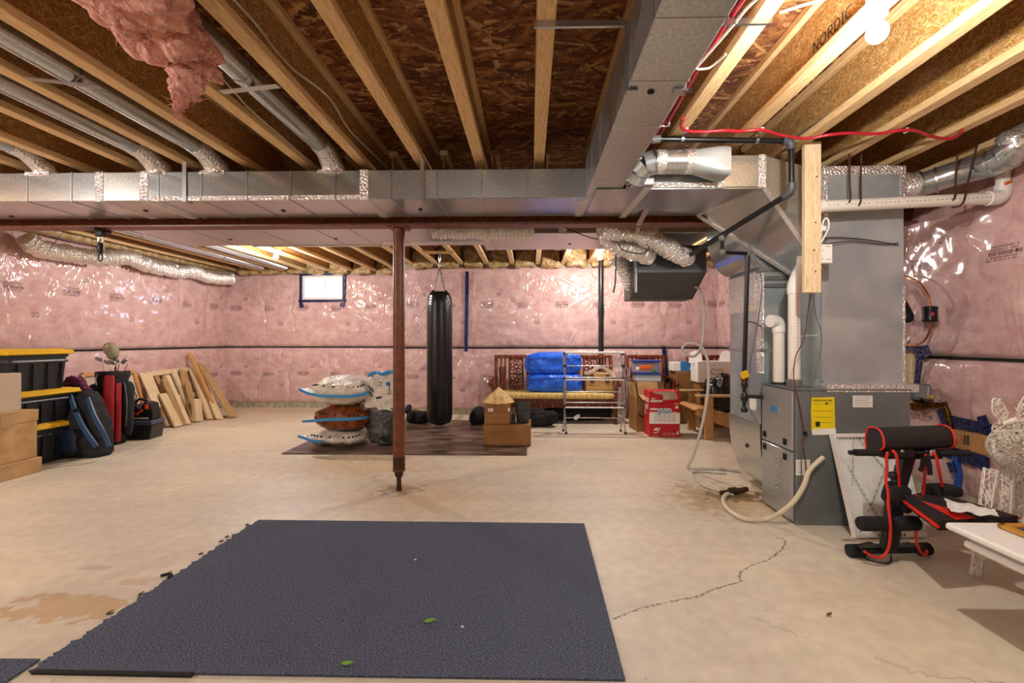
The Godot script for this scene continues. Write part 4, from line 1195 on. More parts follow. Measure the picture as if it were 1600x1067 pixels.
	for u in [Vector3(0.903, 2.392, -2.72), Vector3(1.339, 2.38, -2.72)]:
		part(g, "pipe_clip", G.new().tube(PackedVector3Array([u + Vector3(-0.008, 0, 0), u + Vector3(0.008, 0, 0)]), 0.021, 14).bar(u + Vector3(0, 0.018, 0), Vector3(u.x, 2.412, u.z), 0.012, 0.003, Vector3.BACK), M.steel)
	var v := thing("gas_drop", "black gas pipe drop with yellow handled valve left of the furnace", "pipe", Vector3(1.6, 0.62, -3.42))
	var zz := -3.4
	var g0: Vector3 = Vector3(1.355, 1.943, -3.12)
	var g1: Vector3 = Vector3(1.32, 1.9, -3.16)
	var g2: Vector3 = Vector3(1.328, 1.807, -3.18)
	var g3: Vector3 = Vector3(1.589, 1.831, -3.36)
	var g4: Vector3 = Vector3(1.584, 0.945, -3.4)
	part(v, "pipe", G.new().tube(PackedVector3Array([g0, g1]), 0.014, 12).tube(PackedVector3Array([g1, g2]), 0.014, 12).tube(PackedVector3Array([g2, g3]), 0.014, 12), M.black_pipe)
	part(v, "pipe", G.new().tube(PackedVector3Array([g3, g4]), 0.016, 12), M.black_pipe)
	for q in [g1, g2, g3]:
		part(v, "elbow_fitting", G.new().sup(q, Vector3.ONE * 0.024, 0.9, 0.9, Basis.IDENTITY, 12, 8), M.wire_grey)
	part(v, "valve_body", G.new().tube(PackedVector3Array([g4 + Vector3(0, 0.02, 0), g4 + Vector3(0, -0.05, 0)]), 0.024, 6), M.brass)
	part(v, "valve_handle", G.new().box(g4 + Vector3(-0.01, 0.0, 0.03), Vector3(0.06, 0.055, 0.02), Basis(Vector3.BACK, 0.4), 0.008), mt("valve_yellow", "e0b020", 0.45), "yellow lever handle")
	part(v, "union", G.new().lathe([Vector2(0.014, -0.28), Vector2(0.024, -0.275), Vector2(0.024, -0.25), Vector2(0.014, -0.245), Vector2(0.014, -0.2), Vector2(0.023, -0.195), Vector2(0.028, -0.17), Vector2(0.023, -0.145), Vector2(0.014, -0.14), Vector2(0.014, -0.1), Vector2(0.022, -0.09), Vector2(0.022, -0.06), Vector2(0.014, -0.05)], 14, Transform3D(Basis(), g4)), M.black_pipe)
	part(v, "side_branch", G.new().tube(PackedVector3Array([g4 + Vector3(0, -0.16, 0), Vector3(1.71, g4.y - 0.165, -3.37)]), 0.014, 10), M.black_pipe)
	solo("return_duct_cable", "thin grey cable running down the return duct from the ceiling", "cable", G.new().tube(spl(PackedVector3Array([Vector3(1.589, 1.915, -3.36), Vector3(1.658, 1.775, -3.36), Vector3(1.701, 1.628, -3.38), Vector3(1.706, 1.488, -3.4), Vector3(1.678, 1.252, -3.42), Vector3(1.636, 1.014, -3.42), Vector3(1.617, 0.777, -3.42), Vector3(1.636, 0.681, -3.42), Vector3(1.687, 0.581, -3.4)]), 6), 0.004, 6), M.wire_grey)
	solo("short_black_wire", "short black wire sticking out between gas pipe and return duct", "cable", G.new().tube(spl(PackedVector3Array([Vector3(1.603, 1.337, -3.39), Vector3(1.659, 1.323, -3.39), Vector3(1.706, 1.294, -3.39)]), 4), 0.004, 6), M.cord_black)
	# drain stack at the back wall
	var ab := thing("black_drain_pipe", "black plastic drain pipe standing against the back wall under a bulb", "pipe", Vector3(1.1, 0, -7.15))
	part(ab, "pipe", G.new().tube(PackedVector3Array([Vector3(1.112, 0.05, -7.15), Vector3(1.112, 2.45, -7.15)]), 0.04, 16), M.black_pipe)
	part(ab, "coupling", G.new().tube(PackedVector3Array([Vector3(1.112, 1.62, -7.15), Vector3(1.112, 1.72, -7.15)]), 0.048, 16).tube(PackedVector3Array([Vector3(1.112, 0.02, -7.15), Vector3(1.112, 0.12, -7.15)]), 0.048, 16), M.black_pipe)
	# condensate hoses
	solo("condensate_hose", "grey plastic hose looping down from the ventilator to the floor", "hose", G.new().tube(spl(PackedVector3Array([Vector3(1.642, 1.733, -4.6), Vector3(1.644, 1.69, -4.45), Vector3(1.643, 1.57, -4.35), Vector3(1.63, 1.386, -4.3), Vector3(1.618, 1.206, -4.3), Vector3(1.581, 1.099, -4.28), Vector3(1.511, 1.046, -4.25), Vector3(1.431, 1.07, -4.22), Vector3(1.395, 1.118, -4.2), Vector3(1.423, 1.165, -4.18), Vector3(1.494, 1.171, -4.17), Vector3(1.569, 1.119, -4.17), Vector3(1.612, 1.003, -4.16), Vector3(1.613, 0.801, -4.15), Vector3(1.585, 0.569, -4.15), Vector3(1.533, 0.338, -4.15), Vector3(1.488, 0.122, -4.2), Vector3(1.467, 0.016, -4.258), Vector3(1.58, 0.012, -4.24), Vector3(1.776, 0.012, -4.223), Vector3(1.9, 0.012, -4.15)]), 7), 0.0125, 10), mt("hose_grey", "c4bfb6", 0.35))
	solo("floor_hose", "thin grey hose lying in a curve on the floor left of the furnace", "hose", G.new().tube(spl(PackedVector3Array([Vector3(1.75, 0.01, -4.1), Vector3(1.5, 0.01, -4.15), Vector3(1.425, 0.01, -4.0), Vector3(1.42, 0.01, -3.76), Vector3(1.5, 0.01, -3.6), Vector3(1.56, 0.012, -3.52)]), 7), 0.009, 8), M.hose_grey)
	solo("furnace_drain_hose", "thick cream drain hose arching from the furnace side round to the floor drain", "hose", G.new().tube(spl(PackedVector3Array([Vector3(1.876, 0.45, -2.955), Vector3(1.784, 0.367, -2.945), Vector3(1.746, 0.28, -2.935), Vector3(1.687, 0.187, -2.93), Vector3(1.616, 0.11, -2.94), Vector3(1.559, 0.02, -3.032), Vector3(1.425, 0.016, -3.039), Vector3(1.383, 0.016, -3.185), Vector3(1.419, 0.016, -3.373), Vector3(1.513, 0.016, -3.528), Vector3(1.684, 0.018, -3.646)]), 8), 0.0155, 12), mt("hose_cream", "d6cbb0", 0.35))
	solo("drain_elbow", "dirty plastic pipe end on the floor drain beside the furnace", "pipe", G.new().tube(PackedVector3Array([Vector3(1.47, 0.02, -3.54), Vector3(1.58, 0.028, -3.56), Vector3(1.69, 0.04, -3.58)]), 0.019, 10).tube(PackedVector3Array([Vector3(1.545, 0.03, -3.555), Vector3(1.6, 0.032, -3.565)]), 0.027, 10), M.rust_scale)


func ceiling_things() -> void:
	# hanging batt of pink wool
	var t := thing("hanging_insulation", "torn clump of fluffy pink insulation drooping between the joists", "insulation", Vector3(-1.357, 2.346, -1.7))
	var f := noise(71, 9.0, 4)
	var lumps := [[190, -60, -1.5, 0.30, 0.12, -0.5], [205, -5, -1.62, 0.17, 0.11, -0.5], [235, 15, -1.64, 0.17, 0.1, -0.6], [265, 45, -1.68, 0.13, 0.08, -0.7], [290, 66, -1.72, 0.095, 0.065, -0.6], [305, 85, -1.74, 0.07, 0.05, -0.4], [215, 40, -1.62, 0.08, 0.06, 0.5]]
	var pos: Array[Vector3] = [Vector3(-1.439, 2.473, -1.5), Vector3(-1.459, 2.453, -1.62), Vector3(-1.4, 2.42, -1.64), Vector3(-1.371, 2.381, -1.68), Vector3(-1.343, 2.349, -1.72), Vector3(-1.313, 2.307, -1.74), Vector3(-1.398, 2.322, -1.62)]
	for i in lumps.size():
		var l = lumps[i]
		var b := Basis(Vector3.BACK, l[5])
		part(t, "wool_lump", G.new().sup(pos[i], Vector3(l[3], l[4], 0.13), 0.8, 0.85, b, 44, 30, f, 0.085), M.wool)
	var g := G.new()
	var rows := []
	var mid: Array[Vector3] = [Vector3(-1.356, 2.293, -1.74), Vector3(-1.341, 2.253, -1.74), Vector3(-1.335, 2.206, -1.745), Vector3(-1.341, 2.166, -1.75), Vector3(-1.362, 2.134, -1.75), Vector3(-1.374, 2.099, -1.75), Vector3(-1.374, 2.061, -1.75)]
	var wid := [0.045, 0.066, 0.062, 0.05, 0.026, 0.014, 0.003]
	for i in 25:
		var k := i / 24.0 * 5.999
		var a := int(k)
		var c := mid[a].lerp(mid[a + 1], k - a)
		var w := lerpf(wid[a], wid[a + 1], k - a)
		var row := PackedVector3Array()
		for j in 25:
			var an := TAU * (j % 24) / 24
			var p := c + Vector3(cos(an) * w, 0, -sin(an) * minf(w, 0.045))
			row.append(p + Vector3(cos(an), 0.3, -sin(an)) * f.get_noise_3dv(p * 2.4) * 0.032 * minf(1.0, w * 30))
		rows.append(row)
	g.patch(rows, true, true)
	part(t, "torn_end", g, M.wool)
	var fib := G.new()  # loose fibres standing off the clump
	for i in 420:
		var row: PackedVector3Array = rows[rng.randi() % 24]
		var p := row[rng.randi() % 24]
		if i > 140:
			var q := rng.randi() % lumps.size()
			var dir := Vector3(rng.randfn(), rng.randfn(), rng.randfn()).normalized()
			p = pos[q] + Basis(Vector3.BACK, lumps[q][5]) * (dir * Vector3(lumps[q][3], lumps[q][4], 0.13) * 0.98)
		var d := Vector3(rng.randfn(), rng.randfn() - 0.4, rng.randfn()).normalized() * 0.02
		fib.tube(PackedVector3Array([p, p + d, p + d * 1.8 + Vector3(rng.randfn(), rng.randfn(), 0) * 0.006]), [0.0022, 0.0014, 0.0005], 4, false)
	meta(part(t, "loose_fibre", fib, M.wool), "", "", "", "stuff")
	# steel straps nailed across the joists at the left
	for s in [[Vector3(-1.502, 2.406, -2.182), Vector3(-1.194, 2.406, -2.134), "short steel strap nailed across two joists right of the hanging insulation"], [Vector3(-2.323, 2.406, -2.045), Vector3(-2.045, 2.406, -2.125), "bent steel strap across the joists left of the hanging insulation"]]:
		solo("steel_strap", s[2], "strap", G.new().bar(s[0], s[1], 0.035, 0.003), M.steel)
	# cables
	var cab := [
		["white_cable", "pale cable snaking over the joist web left of the ceiling centre", [Vector3(-1.133, 2.5, -1.716), Vector3(-1.128, 2.5, -1.85), Vector3(-1.142, 2.5, -2.015), Vector3(-1.136, 2.5, -2.17), Vector3(-1.092, 2.5, -2.322), Vector3(-1.079, 2.5, -2.468), Vector3(-1.114, 2.5, -2.727), Vector3(-1.113, 2.5, -2.929), Vector3(-1.077, 2.5, -3.413)], 0.006, M.romex],
		["white_cable", "pale cable sagging beneath the hanging pink insulation to the trunk duct", [Vector3(-1.46, 2.44, -2.004), Vector3(-1.457, 2.44, -2.113), Vector3(-1.482, 2.44, -2.269), Vector3(-1.504, 2.44, -2.409), Vector3(-1.513, 2.44, -2.671), Vector3(-1.517, 2.44, -2.82), Vector3(-1.535, 2.44, -3.196)], 0.005, M.romex],
		["white_cable", "thin pale cable stapled along the joist below the near bulb", [Vector3(1.798, 2.47, -1.741), Vector3(1.765, 2.47, -1.966), Vector3(1.758, 2.47, -2.226), Vector3(1.684, 2.47, -2.378), Vector3(1.686, 2.47, -2.526), Vector3(1.673, 2.47, -2.671), Vector3(1.66, 2.47, -2.869)], 0.0045, M.wire_grey],
		["white_cable", "white cable crossing the boards at the top right of the main duct", [Vector3(1.068, 2.6, -1.972), Vector3(1.143, 2.6, -1.929), Vector3(1.205, 2.6, -1.902), Vector3(1.264, 2.6, -1.855)], 0.006, M.white]]
	for c in cab:
		var pts := PackedVector3Array()
		for q in c[2]:
			pts.append(q)
		solo(c[0], c[1], "cable", G.new().tube(spl(pts, 6), c[3], 6), c[4])
	# red water lines along one joist, then across
	var red := thing("red_water_pipe", "two dark red plastic water pipes running back along the joist beside the main duct", "pipe", Vector3(0.75, 2.43, -2.0))
	for i in 2:
		part(red, "pipe", G.new().tube(spl(PackedVector3Array([Vector3(0.775 - i * 0.026, 2.425, 1.5), Vector3(0.775 - i * 0.026, 2.425, -1.2), Vector3(0.76 - i * 0.026, 2.43, -1.9), Vector3(0.77 - i * 0.026, 2.42, -2.6), Vector3(0.77 - i * 0.026, 2.42, -3.5)]), 8), 0.0105, 8), M.red_dark)
	for z in [-1.55, -2.25, -2.6]:
		part(red, "clip", G.new().box(Vector3(0.765, 2.425, z), Vector3(0.06, 0.03, 0.012), Basis.IDENTITY, 0.004), M.black if z == -2.25 else M.white)
	var wires := thing("cable_bundle", "pale cables twisted beside the red pipes along the joist", "cable", Vector3(0.7, 2.41, -2.0))
	part(wires, "cable", G.new().tube(spl(PackedVector3Array([Vector3(0.81, 2.404, 1.0), Vector3(0.81, 2.402, -1.3), Vector3(0.78, 2.40, -1.7), Vector3(0.72, 2.4, -2.1), Vector3(0.66, 2.41, -2.5), Vector3(0.64, 2.42, -3.0)]), 8), 0.006, 6), M.romex)
	part(wires, "cable", G.new().tube(spl(PackedVector3Array([Vector3(0.715, 2.43, 1.0), Vector3(0.72, 2.43, -1.4), Vector3(0.69, 2.42, -2.0), Vector3(0.65, 2.42, -2.6)]), 8), 0.006, 6), M.romex)
	part(wires, "twisted_lead", G.new().tube(spl(PackedVector3Array([Vector3(0.823, 2.4, -1.932), Vector3(0.807, 2.4, -1.985), Vector3(0.787, 2.395, -2.017), Vector3(0.748, 2.39, -2.018), Vector3(0.727, 2.39, -2.012)]), 8), 0.005, 6), M.romex)
	var rp := PackedVector3Array()
	for q in [Vector3(0.829, 2.395, -2.475), Vector3(0.842, 2.395, -2.556), Vector3(0.891, 2.395, -2.619), Vector3(1, 2.395, -2.637), Vector3(1.103, 2.395, -2.624), Vector3(1.217, 2.395, -2.634), Vector3(1.319, 2.395, -2.621), Vector3(1.44, 2.395, -2.68), Vector3(1.558, 2.395, -2.724), Vector3(1.657, 2.395, -2.735), Vector3(1.757, 2.395, -2.687), Vector3(1.857, 2.395, -2.673), Vector3(2.011, 2.395, -2.685), Vector3(2.108, 2.395, -2.646), Vector3(2.199, 2.395, -2.648), Vector3(2.356, 2.395, -2.726), Vector3(2.481, 2.395, -2.762), Vector3(2.502, 2.395, -2.72), Vector3(2.466, 2.395, -2.654)]:
		rp.append(q)
	var r2 := solo("red_water_pipe", "thin bright red plastic pipe crossing under the joists above the furnace", "pipe", G.new().tube(spl(rp, 6), 0.0095, 8), M.red_pex)
	for q in [Vector3(0.895, 2.4, -2.63), Vector3(1.324, 2.4, -2.632), Vector3(2.157, 2.4, -2.658)]:
		part(r2, "clip", G.new().box(q, Vector3(0.02, 0.024, 0.03), Basis.IDENTITY, 0.004), M.white)
	solo("sheet_metal_pan", "flat bright sheet metal piece showing above the round elbow duct", "sheet", bx(G.new(), Vector3(0.93, 2.419, -3).x, Vector3(1.117, 2.417, -3).x, 2.36, 2.4, -2.98, -3.3), M.white)


func lamps() -> void:
	var spots := [
		[Vector3(1.17, 2.235, -1.56), "bare glowing bulb in white porcelain holder near the camera at the top right", 2.41, 0.52],
		[Vector3(-3.39, 2.31, -6.0), "bare glowing bulb in front of the small window", 2.41, 0.8],
		[Vector3(0.925, 2.29, -6.05), "bare glowing bulb in front of the black drain pipe", 2.41, 0.72],
		[Vector3(-4.3, 2.25, -1.2), "bare glowing bulb out over the left of the camera", 2.41, 1.1],
		[Vector3(-0.6, 2.25, 2.2), "bare glowing bulb behind the camera", 2.41, 0.6]]
	for i in spots.size():
		var p: Vector3 = spots[i][0]
		var t := thing("light_bulb", spots[i][1], "lamp", Vector3(p.x, spots[i][2], p.z), 0.0, "bare bulbs under the joists")
		var xf := Transform3D(Basis(), p)
		var top: float = spots[i][2] - p.y
		var bulb := []
		for k in 11:
			var a := -PI / 2 + k * 0.13 * PI / 2 * 1.25
			bulb.append(Vector2(cos(a) * 0.033, sin(a) * 0.034))
		bulb.append_array([Vector2(0.019, 0.036), Vector2(0.014, 0.05)])
		part(t, "glass", G.new().lathe(bulb, 36, xf), M.bulb_glass)
		part(t, "socket", G.new().lathe([Vector2(0.015, 0.045), Vector2(0.03, 0.055), Vector2(0.032, top - 0.03), Vector2(0.045, top - 0.02)], 20, xf), M.white)
		part(t, "base_plate", G.new().lathe([Vector2(0.03, top - 0.026), Vector2(0.052, top - 0.024), Vector2(0.062, top - 0.008), Vector2(0.06, top - 0.001), Vector2(0, top - 0.001)], 24, xf), M.white)
		if i == 0:
			part(t, "feed_cable", G.new().tube(spl(PackedVector3Array([p + Vector3(-0.05, top - 0.015, -0.02), p + Vector3(-0.1, top - 0.012, -0.01), p + Vector3(-0.11, top + 0.05, 0.05)]), 6), 0.005, 6), M.wire_grey)
		var l := OmniLight3D.new()
		l.name = "bulb_light"
		l.light_color = Color(1.0, 0.975, 0.95)
		l.light_energy = 3.2 * spots[i][3]
		l.light_size = 0.033
		l.omni_range = 14.0
		l.omni_attenuation = 2.0
		l.shadow_enabled = true
		t.add_child(l, true)
		l.position = p - t.position


func loft(secs: Array, n := 32, e := 0.7, f: FastNoiseLite = null, amp := 0.0) -> G:  # sections of [centre, half x, half z] stacked upwards, closed at both ends
	var rows := []
	for s in secs:
		var row := PackedVector3Array()
		for j in n + 1:
			var a := TAU * (j % n) / n
			var c := cos(a)
			var d := sin(a)
			var p := Vector3(signf(c) * pow(absf(c), e) * s[1], 0, -signf(d) * pow(absf(d), e) * s[2])
			if f:
				p += p.normalized() * f.get_noise_3dv(s[0] + p) * amp
				p.y += f.get_noise_3dv(s[0] + p + Vector3(9, 3, 5)) * amp * 0.4
			row.append(s[0] + p)
		rows.append(row)
	var g := G.new().patch(rows, true)
	g.fan(rows[0], secs[0][0], true)
	g.fan(rows[rows.size() - 1], secs[secs.size() - 1][0], false)
	return g


func lerp_secs(s: Array, n: int) -> Array:
	var out := []
	for i in s.size() - 1:
		for k in n:
			var t := k / float(n)
			out.append([s[i][0].lerp(s[i + 1][0], t), lerpf(s[i][1], s[i + 1][1], t), lerpf(s[i][2], s[i + 1][2], t)])
	out.append(s[s.size() - 1])
	return out


func carton(called: String, label: String, c: Vector3, s: Vector3, turn: float, m: Material, group := "", open := false) -> Node3D:  # c is the middle of the base
	var t := thing(called, label, "box", c, turn, group, true)
	if open:
		var w := 0.006
		var g := G.new()
		for sx in [-1, 1]:
			g.box(Vector3(sx * (s.x - w) / 2, s.y / 2, 0), Vector3(w, s.y, s.z))
			g.box(Vector3(0, s.y / 2, sx * (s.z - w) / 2), Vector3(s.x, s.y, w))
		g.box(Vector3(0, w / 2, 0), Vector3(s.x, w, s.z))
		part(t, "body", g, m)
	else:
		part(t, "body", G.new().box(Vector3(0, s.y / 2, 0), s, Basis.IDENTITY, 0.006), m)
	return t


func left_side() -> void:
	mt("card", "c9a676", 0.8, 0.0, ntex(70, 0.012, ["e6ddd0", "ffffff"], 256), Vector3.ONE * 1.2)
	mt("card_brown", "9c7040", 0.8, 0.0, ntex(70, 0.012, ["e6ddd0", "ffffff"], 256), Vector3.ONE * 1.2)
	mt("card_pale", "c3b09c", 0.8)
	mt("packing_tape", "b99a6c", 0.35)
	# cartons at the left edge
	var b := carton("cardboard_box", "low wide cardboard carton on the floor at the left edge, under the taller carton", Vector3(-4.72, 0, -3.66), Vector3(0.55, 0.135, 0.79), 0.03, M.card, "")
	part(b, "packing_tape", bx(G.new(), -0.2, 0.277, 0.1, 0.137, -0.2, -0.12), M.packing_tape)
	b = carton("cardboard_box", "large cardboard carton standing on a low carton before the black totes", Vector3(-4.74, 0.136, -3.66), Vector3(0.53, 0.435, 0.76), 0.03, M.card)
	part(b, "flap", G.new().box(Vector3(0.268, 0.385, 0), Vector3(0.006, 0.1, 0.765), Basis(Vector3.BACK, -0.04)), M.card)
	part(b, "packing_tape", G.new().box(Vector3(0.275, 0.37, -0.12), Vector3(0.004, 0.125, 0.09), Basis(Vector3.BACK, -0.04)), M.packing_tape)
	part(b, "fold_line", bx(G.new(), 0.264, 0.2665, 0.33, 0.334, -0.37, 0.37), M.card_brown)
	b = carton("cardboard_box", "pale greyish carton topmost at the left edge, resting on the large carton", Vector3(-4.86, 0.572, -3.68), Vector3(0.5, 0.33, 0.7), 0.03, M.card_pale)
	part(b, "flap", G.new().box(Vector3(0.262, 0.05, 0.02), Vector3(0.006, 0.1, 0.68), Basis(Vector3.BACK, 0.16)), M.card_pale)
	# black totes with yellow lids
	var yl := mt("lid_yellow", "e8b81c", 0.4)
	var tk := mt("tote_black", "24262a", 0.4)
	var spec := [[0.0, 0.36, -4.63, "lowest black storage tote with yellow lid, mostly hidden by the carton"], [0.385, 0.3, -4.62, "middle black storage tote with yellow lid in the stack of three"], [0.71, 0.37, -4.55, "topmost black storage tote with bright yellow lid above the cartons"]]
	for i in 3:
		var y: float = spec[i][0]
		var h: float = spec[i][1]
		var ze: float = spec[i][2]
		var t := thing("storage_tote", spec[i][3], "tote", Vector3(-4.985, y, ze + 0.3), 0.0, "black totes with yellow lids", true)
		var rows := []
		for k in [[0.0, 0.86], [0.02, 0.88], [h * 0.72, 0.94], [h * 0.73, 0.99], [h * 0.78, 0.99], [h * 0.79, 0.95], [h * 0.86, 0.95], [h * 0.87, 0.99], [h, 1.0]]:
			var row := PackedVector3Array()
			for q in 33:
				var a := TAU * (q % 32) / 32
				var cc := cos(a)
				var ss := sin(a)
				row.append(Vector3(signf(cc) * pow(absf(cc), 0.14) * 0.315 * k[1], k[0], -signf(ss) * pow(absf(ss), 0.14) * 0.285 * k[1]))
			rows.append(row)
		var g := G.new().patch(rows, true).fan(rows[0], Vector3(0, 0, 0), true)
		part(t, "tub", g, tk)
		for q in 4:
			part(t, "rib", G.new().box(Vector3(0.298, h * 0.38, -0.2 + q * 0.13), Vector3(0.014, h * 0.66, 0.012), Basis(Vector3.BACK, -0.03)), M.black)
		var ld := part(t, "lid", G.new().box(Vector3(0, h + 0.012, 0), Vector3(0.655, 0.024, 0.59), Basis.IDENTITY, 0.006).box(Vector3(0, h - 0.008, 0), Vector3(0.67, 0.025, 0.605), Basis.IDENTITY, 0.008), yl, "yellow lid")
		part(ld, "lid_rim", G.new().box(Vector3(0, h + 0.027, 0), Vector3(0.57, 0.012, 0.5), Basis.IDENTITY, 0.004), yl)
	# plaid cloth
	solo("plaid_blanket", "crumpled purple and red plaid blanket stuffed beside the topmost tote", "blanket", G.new().sup(Vector3(-4.959, 0.677, -4.85), Vector3(0.12, 0.13, 0.1), 0.8, 0.8, Basis(Vector3.BACK, -0.4), 40, 26, noise(72, 6.0), 0.06).sup(Vector3(-4.983, 0.47, -4.88), Vector3(0.13, 0.12, 0.08), 0.6, 0.6, Basis.IDENTITY, 30, 20, noise(73, 6.0), 0.05), plaid())
	# soft black bag
	var f := noise(74, 4.0, 4)
	var d := thing("duffel_bag", "slumped black travel bag with navy straps leaning on the totes", "bag", Vector3(-4.5, 0, -4.62))
	var secs := [[Vector3(-4.6, 0.0, -4.62), 0.2, 0.1], [Vector3(-4.59, 0.04, -4.62), 0.22, 0.14], [Vector3(-4.6, 0.2, -4.62), 0.21, 0.14], [Vector3(-4.63, 0.42, -4.63), 0.19, 0.12], [Vector3(-4.67, 0.58, -4.64), 0.17, 0.1], [Vector3(-4.69, 0.645, -4.65), 0.13, 0.075], [Vector3(-4.69, 0.67, -4.65), 0.06, 0.03]]
	part(d, "body", loft(lerp_secs(secs, 8), 56, 0.6, f, 0.05), M.black_fabric)
	for s in [[Vector3(-4.723, 0.662, -4.56), Vector3(-4.571, 0.499, -4.47), Vector3(-4.47, 0.322, -4.455), Vector3(-4.344, 0.136, -4.46)], [Vector3(-4.509, 0.606, -4.54), Vector3(-4.373, 0.436, -4.47), Vector3(-4.267, 0.279, -4.455), Vector3(-4.216, 0.134, -4.47)]]:
		part(d, "shoulder_strap", strap(PackedVector3Array(s), 0.045, 0.014), M.strap_blue)
	part(d, "buckle", G.new().box(Vector3(-4.547, 0.494, -4.46), Vector3(0.06, 0.03, 0.016), Basis(Vector3.BACK, 0.2), 0.004), M.black)
	part(d, "pocket", G.new().sup(Vector3(-4.66, 0.17, -4.5), Vector3(0.1, 0.12, 0.05), 0.5, 0.5, Basis(Vector3.BACK, 0.2), 24, 14, f, 0.03), M.navy_fabric)
	golf()
	toolbox()
	lumber()


func plaid() -> StandardMaterial3D:
	var n := 64
	var d := PackedByteArray()
	d.resize(n * n * 3)
	for y in n:
		for x in n:
			var a := float(posmod(x, 32) < 12) + float(posmod(y, 32) < 12)
			var c := Color("31183f").lerp(Color("7d1f4a"), a * 0.45)
			if posmod(x, 32) == 20 or posmod(y, 32) == 20:
				c = Color("c2405a")
			put(d, n, n, x, y, c)
	return mt("plaid", "ffffff", 0.9, 0.0, as_tex(d, n, n), Vector3.ONE * 5.0)


func strap(pts: PackedVector3Array, w: float, t: float) -> G:  # a flat webbing band that faces the camera
	var p := spl(pts, 5)
	var g := G.new()
	for i in p.size() - 1:
		g.bar(p[i], p[i + 1] + (p[i + 1] - p[i]) * 0.1, w, t, Vector3.BACK)
	return g


